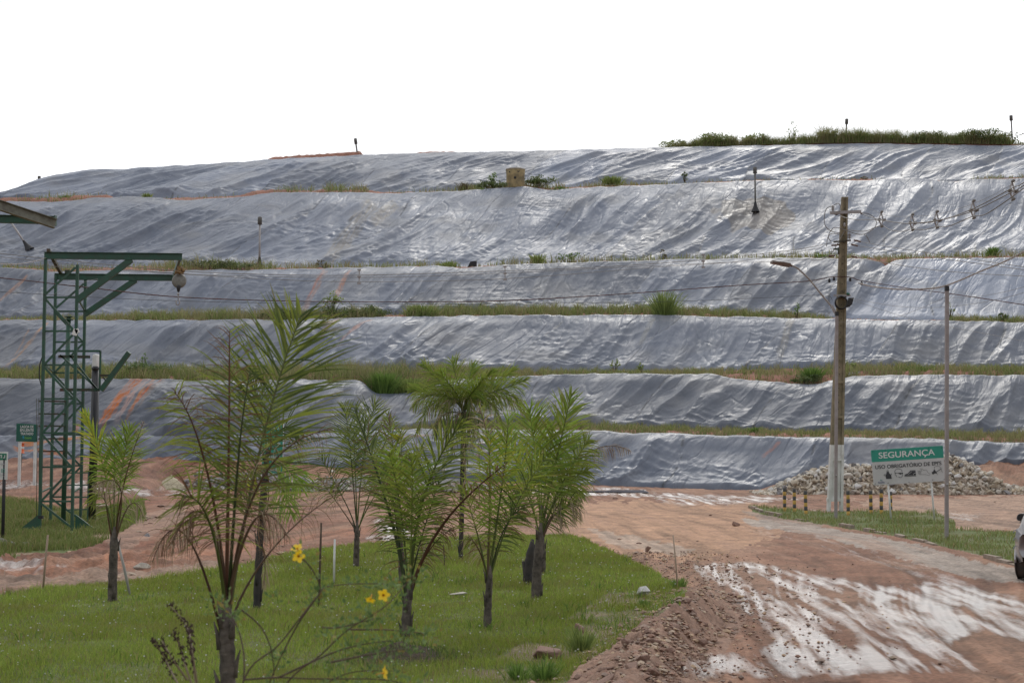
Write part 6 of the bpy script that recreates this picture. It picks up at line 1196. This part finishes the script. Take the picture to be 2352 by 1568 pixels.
PB, PT = 1137, ctl([(1775, 1134), (1800, 1120), (1850, 1098), (1900, 1080), (1957, 1073), (2000, 1076), (2060, 1090), (2110, 1088), (2150, 1065), (2175, 1050), (2200, 1050), (2230, 1062), (2260, 1085), (2290, 1108), (2320, 1124), (2352, 1128), (2400, 1130), (2440, 1134)])
YP = 64.5
def pile_h(x, y):
    u = CU+F*x/YP*cp; hh = np.maximum((PB - PT(u))/F*YP*.92, 0)
    yc = YP+1.3; return np.minimum(hh*1.05, np.maximum(0, (y-(YP-.6))*1.15)*1.0+0) * np.clip((YP+6-y)/2.5, 0, 1)
def pile():
    xs = np.arange(P(1740, HZ, YP).x, P(2520, HZ, YP).x, .12); ys = np.arange(YP-.9, YP+6.2, .12); X, Y = np.meshgrid(xs, ys); Z = pile_h(X, Y); Z = Z*(.93+.0*X)+.10*np.abs(fbm(X*3, Y*3, 3, 870))*(Z > .05) + Hz(X, Y) - .12
    nr, nc = X.shape; a = (np.arange(nr-1)[:, None]*nc+np.arange(nc-1)[None, :]).ravel(); V_ = np.stack([X, Y, Z], -1).reshape(-1, 3)
    # loose small stones that fill the heap
    b = np.array([[v.co[:] for v in PAL[0].vertices]])[0]; f = np.array([list(p.vertices)[:3] for p in PAL[0].polygons if len(p.vertices) >= 3]); r = np.random.default_rng(3); n = 900
    Fc = np.stack([a, a+1, a+nc+1, a+nc], -1); tint = np.ones((len(V_), 3))*np.array([.30, .27, .23])
    o = link('stone_rubble', npmesh('stone_rubble', V_, Fc, mat('shaded_rubble_core', (.36, .28, .20), .95, noise=(.2, .17, .14), nscale=6), False)); tag(o, 'fine rubble filling the pale stone heap, darkened to suggest shaded gaps', kind='stuff')  # core coloured darker than the stones, painting shade into the gaps
    tv = np.array([v.co[:] for v in PAL[2].vertices]); pf = [tuple(p.vertices) for p in PAL[2].polygons]; tf = np.array([(f_1[0], f_1[i], f_1[i+1]) for f_1 in pf for i in range(1, len(f_1)-1)])
    n = 4200; x = r.uniform(xs[0], xs[-1]-1.2, n); y = r.uniform(YP-.75, YP+2.2, n)-.1; z = pile_h(x, y); k0 = z > .03; x, y, z = x[k0], y[k0], z[k0]; n = len(x); s = r.lognormal(-1.5, .4, n).clip(.09, .42); A = r.normal(0, 1, (n, 3, 3)); Qm, _ = np.linalg.qr(A)
    V2 = np.einsum('nij,kj->nki', Qm, tv)*s[:, None, None]; V2 = V2+np.stack([x, y, z+Hz(x, y)-.06], -1)[:, None]; F2 = (tf[None]+np.arange(n)[:, None, None]*len(tv)).reshape(-1, 3)
    pal = np.array([[.58, .51, .41], [.5, .41, .29], [.64, .59, .51], [.46, .38, .30]]); c = pal[r.integers(0, 4, n)]*r.uniform(.8, 1.15, n)[:, None]
    tag(link('small_stones', npmesh('small_stones', V2.reshape(-1, 3), F2, mat('stone_chips', attr='tint', rough=.85, noise=(.28, .25, .22), nscale=4), False, {'tint': np.repeat(c, len(tv), 0)})), 'small broken stones filling the gaps of the pale heap', kind='stuff')
    # the larger stones one by one, nearest face of the heap first
    cells = []
    for i in range(9000):
        x = RR.uniform(P(1772, HZ, YP).x, P(2400, HZ, YP).x); y = RR.uniform(YP-.7, YP+2.0); z = float(pile_h(np.array([x]), np.array([y]))[0]); s = RR.choice([.30, .35, .40, .46, .56, .38])*RR.uniform(.8, 1.15)
        if z < .02 and RR.random() < .8: continue
        q = Vector((x, y, z)); 
        if all((q-c).length > (s+t)*.34 for c, t in cells): cells.append((q, s))
        if len(cells) >= 195: break
    for q, s in cells: put(RR.choice(PAL), (q.x, q.y, float(Hz(q.x, q.y))+q.z+.03), s, 'pale angular stone in the big heap behind the bollards and sign', 'stones in the pale heap', .28)
pile()
def small_piles():
    # cream gravel mound, left
    c = P(392, 1130, 67.2); w = 46/F*67; h = 40/F*67; c.z += .1; n = 60; V_, Fc = [], []
    for i in range(n+1):
        for j in range(n+1):
            x = (i/n*2-1)*1.25; y = (j/n*2-1)*1.25; d = math.hypot(x, y); z = max(0, 1-d**1.15)*h + (.05*mnoise.noise(Vector((x*9, y*9, 0)))+.03*mnoise.noise(Vector((x*25, y*25, 3))) if d < 1.05 else 0); V_.append((c.x+x*w, c.y+y*w, c.z-.12+z))
    for i in range(n):
        for j in range(n): k = i*(n+1)+j; Fc.append((k, k+n+1, k+n+2, k+1))
    tag(link('gravel_mound', npmesh('gravel_mound', np.array(V_), np.array(Fc), mat('cream_gravel', (.50, .44, .30), .9, noise=(.38, .33, .24), bump=.05, nscale=6), False)), 'small conical mound of cream gravel behind the yellow green palm', kind='stuff')
    for k in range(42):
        u = RR.uniform(425, 740); D = RR.uniform(66.6, 67.4); v0 = 1127-RR.random()**1.3*np.interp(u, [425, 470, 600, 740], [20, 48, 42, 30]); p = P(u, v0, D); s = RR.uniform(.3, .5); put(RR.choice(GRY+PAL[:2]), p, s, 'grey stone in the low heap right of the cream gravel mound', 'stones in the grey heap', .2)
    for k in range(22):
        u = RR.uniform(660, 1130); D = RR.uniform(67.2, 68); v0 = 1124-RR.random()*np.interp(u, [660, 760, 1000, 1130], [40, 42, 34, 10]); put(RR.choice(PAL), P(u, v0, D), RR.uniform(.18, .36), 'pale stone in the long heap seen between the palms', 'stones in the heap behind the palms', .2)
    tv = np.array([v.co[:] for v in PAL[3].vertices]); tf = np.array([(q.vertices[0], q.vertices[i], q.vertices[i+1]) for q in PAL[3].polygons for i in range(1, len(q.vertices)-1)]); r = np.random.default_rng(6); n = 1500
    u = r.uniform(415, 1140, n); D = r.uniform(66.4, 68.0, n); top = np.interp(u, [415, 470, 600, 740, 900, 1060, 1140], [6, 44, 38, 36, 32, 26, 6]); v = 1128-r.random(n)*top*(D-66.2)/1.8; x = D*kx(u, v); z = CAMZ+D*kz(v); s = r.lognormal(-1.65, .35, n).clip(.10, .36); Qm, _ = np.linalg.qr(r.normal(0, 1, (n, 3, 3)))
    V2 = np.einsum('nij,kj->nki', Qm, tv)*s[:, None, None]+np.stack([x, D, z], -1)[:, None]; F2 = (tf[None]+np.arange(n)[:, None, None]*len(tv)).reshape(-1, 3); pal = np.array([[.36, .35, .34], [.28, .27, .27], [.42, .38, .33], [.30, .22, .17]]); c = pal[r.integers(0, 4, n)]*r.uniform(.8, 1.2, n)[:, None]
    tag(link('bank_stones', npmesh('bank_stones', V2.reshape(-1, 3), F2, bpy.data.materials['stone_chips'], False, {'tint': np.repeat(c, len(tv), 0)})), 'small grey stones of the long heap behind the palms', kind='stuff')
    mb = MB()
    for (ua, ub, ht, D) in ((425, 760, .85, 68.2), (650, 1140, .72, 68.8)):
        a = P(ua, 1127, D); b = P(ub, 1124, D); n = 40
        for i in range(n):
            x0 = a.x+(b.x-a.x)*i/n; x1 = a.x+(b.x-a.x)*(i+1)/n; f = lambda t: ht*math.sin(math.pi*min(max(t, .02), .98))**.5*(1+.25*mnoise.noise(Vector((t*14, D, 0)))); h0, h1 = f(i/n), f((i+1)/n)
            mb.add([(x0, D-1, a.z-.1), (x1, D-1, a.z-.1), (x1, D, a.z+h1), (x0, D, a.z+h0), (x1, D+2, a.z+h1*.8), (x0, D+2, a.z+h0*.8)], [(0, 1, 2, 3), (3, 2, 4, 5)])
    tag(mb.build('rubble_bank', M['rockg']), 'grey rubble under the stones between the palms', kind='stuff')
    for (u, v, s) in ((300, 1035, .5), (318, 1060, .4), (200, 1068, .45), (212, 1078, .5), (120, 1100, .4), (225, 1090, .4), (330, 1100, .35), (355, 1095, .4), (165, 1056, .35), (240, 1058, .4), (262, 1072, .45), (285, 1082, .35)):
        put(RR.choice(GRY+BRN), G(u, v+8), s, 'stone lying on the red earth bank behind the tower and the black column', 'stones on the left earth bank', .1)
    mbk = [('chunk of red rock half sunk at the left mud edge, largest there', 30, 1285, .5, PAL), ('flat grey stone at the left edge of the mud track', 12, 1250, .45, GRY), ('tan stone on the grass edge right of the leaning stake', 325, 1312, .36, PAL)]
small_piles()
def near_rocks():
    g = 'loose stones'
    put(rock_mesh(41, M['rockb'], 14), G(1256, 1512), .40, 'large flat topped pinkish rock alone on the grass at the bottom', g, .18, (.42, .34, .34), (0, 0, .2))
    put(BRN[0], G(1333, 1450), .20, 'small brown stone in the sparse grass above the large pinkish rock', g, .1)
    put(PAL[2], G(1051, 1370), .30, 'flat whitish stone in the grass between the two front palms', g, .12, (.36, .2, .1), (0, 0, .1))
    put(PAL[1], G(1478, 1368), .30, 'pale bluish lump at the grass edge above the gravel bank', g, .1)
    put(BRN[1], G(1490, 1270), .35, 'dark clod standing on edge beside the road bend', g, .05, (.14, .2, .42), (.2, .4, .3))
    put(BRN[2], G(1690, 1203+5), .30, 'brown stone by the end of the kerb', g, .15); put(BRN[4], G(1999-1, 1212), .14, 'tiny stone on the verge under the sign', g)
    put(GRY[0], G(20, 1252), .42, 'grey stone at the lower left grass edge', g, .15); put(GRY[1], G(62, 1256), .3, 'rounded tan stone at the lower left grass edge', g, .15)
    put(PAL[4], G(325, 1310), .36, 'tan stone behind the leaning stake', g, .15); put(PAL[5], G(338, 1140+95), .3, 'flat pale stone in the mud right of the left grass patch', g, .2)
    put(PAL[3], G(236, 1165), .5, 'pale flat rock in the grass behind the tower legs', g, .25)
    put(BRN[3], G(1723, 1252), .12, 'small dark pebble alone on the road', g)
    # larger brown stones bedded in the gravel bank
    n = 0
    spots = [(1466, 1450, .24), (1440, 1480, .26), (1420, 1510, .22), (1500, 1480, .34), (1530, 1500, .30), (1480, 1520, .28), (1452, 1540, .30), (1390, 1545, .24), (1550, 1460, .26), (1575, 1430, .28), (1590, 1460, .24), (1520, 1440, .24), (1610, 1480, .26), (1620, 1440, .2), (1500, 1550, .3), (1380, 1575, .34), (1420, 1580, .3), (1450, 1600, .3), (1350, 1600, .3), (1560, 1530, .22), (1590, 1400, .26), (1640, 1415, .22), (1480, 1410, .2), (1540, 1400, .18), (1510, 1570, .22), (1330, 1560, .22), (1300, 1590, .2), (1400, 1478, .14), (1428, 1440, .2), (1655, 1450, .16)]
    for u, v, s in spots: put(RR.choice(BRN), G(u, v), s*.72, 'reddish brown angular stone bedded in the gravel bank beside the road', 'stones in the gravel bank', .2)
    # pebbles
    r = np.random.default_rng(8); V_, Fc, cc_ = [], [], []; b = np.array([[0, 0, .5], [.5, 0, 0], [0, .5, 0], [-.5, 0, 0], [0, -.5, 0], [0, 0, -.4], [.36, .36, .2], [-.36, .3, .22], [.3, -.36, .22], [-.3, -.33, .2]]); import bmesh
    bm = bmesh.new(); [bm.verts.new(q) for q in b]; bmesh.ops.convex_hull(bm, input=bm.verts[:]); bm.verts.index_update(); tv = np.array([v.co[:] for v in bm.verts]); tf = np.array([[v.index for v in f.verts] for f in bm.faces]); bm.free()
    N_ = 15000; y = r.uniform(9.5, 23.5, N_)**1; w = r.normal(0, .5, N_); x = ridge_x(y)+w*np.where(w < 0, 1.35, .8); k0 = r.random(N_) < np.exp(-(w/.55)**2)*1.2; x, y = x[k0], y[k0]; n = len(x); z = Hz(x, y)+.06*fbm(x*3, y*3, 4, 713)*np.exp(-((x-ridge_x(y))/.6)**2)
    ex = r.random(5000); y2 = 9.5+ex*22; x2 = ridge_x(np.minimum(y2, 22))+r.normal(0, 1.1, 5000); u2, v2 = proj(x2, y2, Hz(x2, y2)); kk = ~pip(u2, v2, LAWN); x2, y2 = x2[kk], y2[kk]; x = np.concatenate([x, x2]); y = np.concatenate([y, y2]); z = np.concatenate([z, Hz(x2, y2)+.01]); n = len(x)
    s = r.lognormal(-3.55, .45, n).clip(.012, .11); a = r.random(n)*6.28; sc = np.stack([s*r.uniform(.8, 1.4, n), s, s*r.uniform(.5, .9, n)], -1); V_ = tv[None]*sc[:, None]; ca, sa = np.cos(a)[:, None], np.sin(a)[:, None]
    V_ = np.stack([V_[..., 0]*ca-V_[..., 1]*sa+x[:, None], V_[..., 0]*sa+V_[..., 1]*ca+y[:, None], V_[..., 2]+z[:, None]+s[:, None]*.15], -1).reshape(-1, 3); Fc = (tf[None]+np.arange(n)[:, None, None]*len(tv)).reshape(-1, 3)
    pal = np.array([[.27, .15, .105], [.32, .20, .14], [.38, .29, .21], [.21, .115, .08], [.42, .29, .18], [.27, .19, .15]]); c = pal[r.integers(0, 6, n)]*r.uniform(.75, 1.2, n)[:, None]
    m = mat('pebble', attr='tint', rough=.85, noise=(.2, .15, .12), nscale=20); tag(link('gravel', npmesh('gravel', V_, Fc, m, False, {'tint': np.repeat(c, len(tv), 0)})), 'brown gravel and pebbles of the bank beside the road', kind='stuff')
    # lumps of mud and small stones on the left track edge and road
    N_ = 5200; D = r.uniform(23, 60, N_); u = r.uniform(-120, 2400, N_); x = D*((u-CU)/F)/cp; z = Hz(x, D); uu, vv = proj(x, D, z); k0 = ~(pip(uu, vv, LAWN)) & ((u < 1250) | (r.random(N_) < .05)); edge = np.exp(-((vv-np.interp(uu, [0, 250, 420, 600, 900], [1358, 1330, 1312, 1290, 1242]))/10)**2); edge2 = np.exp(-((vv-np.interp(uu, [0, 130, 260, 340, 420], [1292, 1278, 1244, 1190, 1140]))/14)**2)
    k0 &= r.random(N_) < .12+edge+edge2*.9; x, y, z, e = x[k0], D[k0], z[k0], (edge+edge2)[k0]; n = len(x); s = r.lognormal(-2.75, .5, n).clip(.03, .22)*(.7+.5*np.minimum(e, 1)); sc = np.stack([s*1.3, s, s*.55], -1); V_ = tv[None]*sc[:, None]; V_ = np.stack([V_[..., 0]+x[:, None], V_[..., 1]+y[:, None], V_[..., 2]+z[:, None]+s[:, None]*.1], -1).reshape(-1, 3); Fc = (tf[None]+np.arange(n)[:, None, None]*len(tv)).reshape(-1, 3); c = pal[r.integers(0, 6, n)]*r.uniform(.8, 1.15, n)[:, None]
    tag(link('mud_lumps', npmesh('mud_lumps', V_, Fc, m, False, {'tint': np.repeat(c, len(tv), 0)})), 'clods and small stones strewn on the mud tracks', kind='stuff')
near_rocks()

# ---------------------------------------------------------------- stakes, sticks and the flowering shrub
def stake(base, top, r, m, label, cat='stake'):
    b = G(*base); t = P(top[0], top[1], b.y); mb = MB(); mid = b.lerp(t, .5)+Vector((RR.uniform(-.01, .01), 0, 0)); mb.tube([b+Vector((0, 0, -.05)), mid, t], [r, r, r*.9], 8)
    tag(mb.build('stake', m, None, b), label, cat, 'stakes on the lawn')
BARK = mat('dead_wood', (.10, .065, .045), .9, noise=(.05, .035, .025), nscale=12)
stake((767, 1342), (769, 1238), .019, M['whitepaint'], 'straight white stake in the grass left of the thin far palm')
stake((300, 1366), (268, 1236), .022, mat('weathered_stake', (.33, .31, .29), .8), 'leaning grey stake beside the yellow green palm')
stake((98, 1356), (110, 1228), .018, mat('tan_stake', (.30, .22, .16), .8), 'thin tan stake near the lower left mud edge')
stake((1557, 1352), (1546, 1228), .013, mat('tan_stake2', (.36, .27, .2), .8), 'thin stick at the right tip of the lawn')
stake((732, 1392), (738, 1200), .017, BARK, 'thin dark stick with no leaves behind the upper yellow flowers')
stake((1021, 1306), (1018, 1250), .012, BARK, 'short dark twig behind the forked palm')
YEL = mat('flower_yellow', (.85, .60, .02), .5, trans=.3); 
LF = mat('grey_green_leaf', attr='tint', rough=.65, trans=.3, spec=.2)
def plant():
    Dp = 6.3; base = P(640, 1990, Dp); base.z = 0; root = empty('flowering_shrub', base, 'sprawling shrub with thin arching branches and small grey green leaves in the foreground', 'shrub')
    br = [[(500,1820),(560,1560),(640,1480),(726,1372),(760,1345),(880,1340),(905,1350)], [(560,1900),(640,1600),(740,1500),(800,1445),(880,1395),(915,1360),(950,1320)], [(726,1372),(680,1440),(630,1540),(600,1620)], [(680,1270),(712,1300),(735,1345),(728,1372)], [(560,1560),(640,1555),(720,1558),(880,1560),(960,1580)], [(640,1555),(760,1500),(830,1480),(900,1470)],
          [(760,1520),(860,1500),(930,1490)], [(800,1445),(900,1446),(980,1455)], [(560,1560),(560,1500),(545,1440),(520,1400),(500,1380)], [(740,1440),(780,1440),(860,1420)], [(555,1400),(600,1440),(625,1500),(630,1580)], [(480,1820),(560,1700),(700,1600),(800,1545),(900,1540)]]
    rr = random.Random(9); cl = []
    for b in br:
        d0 = rr.uniform(-.4, .4); pts = [P(u, v, Dp+d0+.06*i) for i, (u, v) in enumerate(b)]; ax = crv(pts, 6); mb = MB(); mb.tube(ax, [.0045*(1-.6*i/len(ax)) for i in range(len(ax))], 5); mb.build('branch', BARK, root)
        cl += [(ax[-1], 1.2)] + [(ax[rr.randrange(len(ax)//2, len(ax))], .6) for _ in range(3)]
    cl += [(P(u, v, Dp+rr.uniform(-.3, .3)), s) for u, v, s in ((722,1372,.9),(840,1420,.9),(760,1460,.8),(770,1520,.9),(880,1510,1.1),(700,1275,.8),(520,1400,1.1),(540,1410,.8),(850,1345,1.2),(890,1350,1),(930,1335,.8),(865,1465,1),(900,1400,1),(800,1400,.6),(700,1590,1.2),(780,1570,1.2),(630,1370,.5),(860,1545,1.2),(650,1600,1.2),(830,1590,1.2),(920,1590,1),(580,1590,1),(740,1600,1.2))]
    mb = MB()
    for c, s in cl:
        for k in range(int(24*s)):
            d = Vector((rr.gauss(0, 1), rr.gauss(0, 1), rr.gauss(0, .7))).normalized(); p = c+d*rr.uniform(.005, .075)*s; x = (d+Vector((0, 0, .5))).normalized(); y = x.cross(Vector((rr.gauss(0, 1), rr.gauss(0, 1), rr.gauss(0, 1)))).normalized(); l = rr.uniform(.012, .022); k_ = rr.random()
            mb.add([p, p+x*l*.5+y*l*.42, p+x*l*1.4, p+x*l*.5-y*l*.42], [(0, 1, 2, 3)], (.08+.11*k_, .14+.13*k_, .045+.05*k_) if rr.random() > .1 else (.25, .2, .06))
    mb.build('leaves', LF, root, attr=True)
plant()
def flower(u, v, D, s, face, label):
    c = P(u, v, D); root = empty('yellow_flower', c, label, 'flower', 'yellow trumpet flowers'); R = Vector(face).normalized().to_track_quat('Z', 'Y').to_matrix(); mb = MB(); n = 5
    for k in range(n):
        a = k*2*math.pi/n; V_ = []
        for i in range(5):
            f = i/4; w = s*.34*math.sin(math.pi*(.12+.8*f))**.8
            for j in (-1, 0, 1): q = Vector((math.cos(a)*(s*.15+f*s*.8), math.sin(a)*(s*.15+f*s*.8), s*.45*(1-(1-f)**2)*(.6)-abs(j)*.0+ .05*s*math.sin(f*3)))+Vector((-math.sin(a), math.cos(a), 0))*w*j; V_.append(c+R @ q)
        mb.add(V_, [(i*3+j, i*3+j+1, i*3+j+4, i*3+j+3) for i in range(4) for j in range(2)], None, True)
    mb.build('petals', YEL, root); mb = MB(); mb.lathe(c, [(.18*s, .12*s), (.12*s, -.1*s), (.06*s, -.8*s), (.02*s, -1.1*s)], 10, R); mb.build('throat', mat('flower_orange', (.6, .27, .02), .5) if 'flower_orange' not in bpy.data.materials else bpy.data.materials['flower_orange'], root)
flower(683, 1260, 6.2, .030, (-.3, -.5, .8), 'upper of the two touching yellow flowers at the top of the shrub'); flower(686, 1276, 6.15, .031, (0, -1, .0), 'lower of the two touching yellow flowers, facing the camera'); flower(851, 1374, 6.3, .026, (-.2, -.6, -.8), 'drooping yellow flower under the dark twig'); flower(880, 1366, 6.3, .031, (.4, -1, .2), 'yellow flower at the tip of the right branch, beside the drooping one'); flower(880, 1545, 6.0, .032, (1, -.25, .2), 'lowest yellow flower seen from the side, near the bottom edge')
def weed():
    D = 6.8; base = P(470, 1800, D); base.z = 0; root = empty('dried_weed', base, 'dried brown weed with shrivelled seed heads at the lower left of the tallest palm', 'weed'); rr = random.Random(2); mb = MB()
    dsm = mat('dark_seed', (.05, .03, .022), .9)
    for b in ([(480,1840),(462,1640),(445,1520),(438,1470),(425,1430),(392,1392)], [(462,1640),(440,1500),(436,1440)], [(462,1640),(430,1540),(415,1490),(398,1450)], [(462,1640),(410,1570),(378,1510),(352,1465)], [(430,1560),(395,1510),(372,1470)]):
        mh = MB(); ax = crv([P(u, v, D+rr.uniform(-.1, .1)) for u, v in b], 8); mb.tube(ax, [.006*(1-.6*i/len(ax)) for i in range(len(ax))], 5)
        for i in range(len(ax)*2//5, len(ax)):
            for k in range(3):
                p = ax[i]+Vector((rr.gauss(0, .008), rr.gauss(0, .008), rr.gauss(0, .01))); mh.lathe(p, [(0, -.009), (.0045, -.003), (.003, .007), (0, .010)], 5, Matrix.Rotation(rr.uniform(-1.2, 1.2), 3, 'Y'))
        mh.build('seed_head', dsm, root)
    mb.build('stem', mat('pale_stem', (.25, .2, .14), .8), root)
weed()
def soil_heap():
    c = G(930, 1512); V_, Fc = [], []; n = 46
    for i in range(n+1):
        for j in range(n+1):
            x = (i/n*2-1); y = (j/n*2-1); d = x*x+y*y; z = .20*math.exp(-d*3.2)*(1+.5*mnoise.noise(Vector((x*4, y*4, 1))))+.03*mnoise.noise(Vector((x*13, y*13, 2)))*math.exp(-d*2)-.03; V_.append((c.x+x*.75, c.y+y*.8, z))
    for i in range(n):
        for j in range(n): k = i*(n+1)+j; Fc.append((k, k+n+1, k+n+2, k+1))
    tag(link('soil_heap', npmesh('soil_heap', np.array(V_), np.array(Fc), mat('dark_soil', (.035, .026, .018), .95, noise=(.07, .05, .03), bump=.04, nscale=8), True)), 'low dark heap of soil and cut grass below the forked palm', 'soil heap')
    r = np.random.default_rng(4); n = 1500; x = c.x+r.normal(0, .42, n); y = c.y+r.normal(0, .4, n); d = ((x-c.x)/.75)**2+((y-c.y)/.8)**2; z = .20*np.exp(-d*3.2)-.03; k = (r.random(n) < .25+d*1.2)
    x, y, z = x[k], y[k], z[k]; n = len(x); blades(np.stack([x, y, z], -1), r.uniform(.05, .14, n), np.full(n, .008), 1.1, gcol(n, r, (.07, .12, .03), (.16, .22, .05), .2), 'heap_grass', 'grass growing over the dark soil heap', seed=77)
soil_heap()
tufts = [(1335, 1495, .30, .34, 150), (1250, 1560, .3, .25, 140), (1190, 1560, .25, .22, 120), (1560, 1350, .3, .22, 140), (1480, 1395, .2, .16, 80)]
for k, (u, v, w, h, n) in enumerate(tufts): shrub(G(u, v), w, h, n, .012, ['tall loose grass tuft right of the large pinkish rock', 'bright weed below the large pinkish rock', 'leafy tuft at the bottom edge below the middle of the lawn', 'grass tuft at the right tip of the lawn by the stick', 'small tuft at the top of the gravel bank'][k], 'grass', 'grass clump', LM if k else GR, 'tufts at the lawn edge', seed=90+k)

# ---------------------------------------------------------------- parked car, mostly outside the frame
def car():
    c = P(2338, 1300, 25.7); R0 = math.radians(-28.50); wx = c.x; root = empty('parked_car', (wx+.75, 26.9, 0), 'silver hatchback at the right edge seen from behind, with muddy wheel', 'car'); root.rotation_euler = (0, 0, R0)
    sv = mat('silver_paint', (.42, .41, .42), .28, .6, noise=(.36, .33, .31), nscale=2); sv.node_tree.nodes['Principled BSDF'].inputs['Coat Weight'].default_value = .5
    # cross sections along the length, y from the tail (-) to the nose (+); half width .82
    prof = [(-1.62, .42, .80, .84, .60), (-1.58, .34, .88, 1.02, .66), (-1.35, .30, .93, 1.32, .60), (-1.0, .30, .94, 1.42, .58), (-.3, .28, .93, 1.46, .58), (.5, .28, .92, 1.44, .58), (1.1, .28, .92, 1.10, .64), (1.35, .28, .90, .98, .66), (1.9, .30, .84, .88, .66), (2.25, .36, .70, .74, .60), (2.32, .42, .60, .62, .5)]
    mb = MB(); rings = []
    for (y, zb, zs, zr, hw) in prof:
        W_ = .82 if -1.5 < y < 2.1 else (.72 if y < 0 else .66); rings.append([(-W_*.92, y, zb), (-W_, y, zb+.12), (-W_, y, zs-.22), (-W_*.97, y, zs-.04), (-hw-.06 if zr > zs+.05 else -W_*.9, y, min(zs+.02, zr)), (-hw, y, zr-.03), (-hw*.8, y, zr), (0, y, zr+.02), (hw*.8, y, zr), (hw, y, zr-.03), (hw+.06 if zr > zs+.05 else W_*.9, y, min(zs+.02, zr)), (W_*.97, y, zs-.04), (W_, y, zs-.22), (W_, y, zb+.12), (W_*.92, y, zb)])
    n = len(rings[0]); mb.add([p for r in rings for p in r], [(i*n+k, (i+1)*n+k, (i+1)*n+k+1, i*n+k+1) for i in range(len(rings)-1) for k in range(n-1)]+[tuple(range(n))[::-1], tuple((len(rings)-1)*n+k for k in range(n))], None, True); body = lmb(mb, 'body', sv, root)
    gl = mat('dark_glass', (.02, .025, .03), .06)
    for sx in (-1, 1):
        mb = MB(); q = [(-1.25, .99), (1.0, .97), (.45, 1.36), (-.95, 1.36)]; mb.add([(sx*(.76-.22*(z-.97)/.42+.012), y, z) for y, z in q], [(0, 1, 2, 3)]); lmb(mb, 'side_window', gl, root)
    mb = MB(); mb.add([(-.55, -1.605, 1.0), (.55, -1.605, 1.0), (.5, -1.38, 1.33), (-.5, -1.38, 1.33)], [(0, 1, 2, 3)]); lmb(mb, 'rear_window', gl, root)
    ty = mat('muddy_tyre', (.035, .03, .028), .85, noise=(.09, .06, .045), nscale=8); rm = mat('alloy_rim', (.36, .35, .36), .35, .7)
    for wy in (-1.02, 1.42):
        for sx in (-1, 1):
            w = empty('wheel', (sx*.757, wy, .29), None, None); w.parent = root; Rw = Matrix.Rotation(math.pi/2*sx, 3, 'Y')
            mb = MB(); mb.lathe((0, 0, 0), [(.19, -.09), (.25, -.095), (.285, -.075), (.292, -.03), (.292, .03), (.285, .075), (.25, .098), (.19, .09)], 36, Rw); o = mb.build('tyre', ty, None); o.parent = w; o.location = (0, 0, 0)
            mb = MB(); mb.lathe((0, 0, 0), [(.19, .085), (.185, .06), (.17, .04), (0, .03)], 30, Rw)
            for k in range(7): a = k*2*math.pi/7; mb.beam(Rw @ Vector((.03*math.cos(a), .03*math.sin(a), .07)), Rw @ Vector((.185*math.cos(a), .185*math.sin(a), .08)), .035, .045, up=Rw @ Vector((0, 0, 1)))
            mb.lathe((0, 0, 0), [(.04, .05), (.04, .085), (0, .09)], 14, Rw); o = mb.build('rim', rm, None); o.parent = w; o.location = (0, 0, 0)
            mb = MB(); mb.tube([(sx*.822, wy+.345*math.cos(a), .30+.345*math.sin(a)) for a in [k*math.pi/16 for k in range(17)]], .022, 8); lmb(mb, 'wheel_arch', sv, root)
            mb = MB(); mb.lathe((sx*.735, wy, .30), [(.0, .089), (.335, .089)], 36, Rw); lmb(mb, 'arch_shadow_liner', M['blackm'], root)
    for sx in (-1, 1):
        mb = MB(); ca, cz = sx*.985, 1.0; pr = plate([(ca-.13, cz-.075), (ca+.13, cz-.075), (ca+.11, cz+.075), (ca-.10, cz+.07)], .07); mb.poly(pr, .62, .72); mi = lmb(mb, 'side_mirror', sv, root); mi.scale = (1, 1, 1)
        mb = MB(); mb.poly([((x-ca)*.9+ca, (z-cz)*.88+cz) for x, z in pr], .605, .615); lmb(mb, 'mirror_glass', M['black'], root)
        mb = MB(); mb.box((sx*.47, -1.60, 1.10), (.10, .10, .22)); lmb(mb, 'tail_lamp', mat('red_lens', (.35, .01, .01), .2) if 'red_lens' not in bpy.data.materials else bpy.data.materials['red_lens'], root)
    for k, (a, b) in enumerate(((-1.25, .83), (-1.22, .70), (-1.28, .55))): mb = MB(); mb.tube(crv([(-.826, a-.25, b), (-.828, a, b+.04), (-.826, a+.15, b-.04)], 6), .006, 4); lmb(mb, 'decal_arc', NAVY, root)
    root.location = (10.288, 26.205, 0)
car()
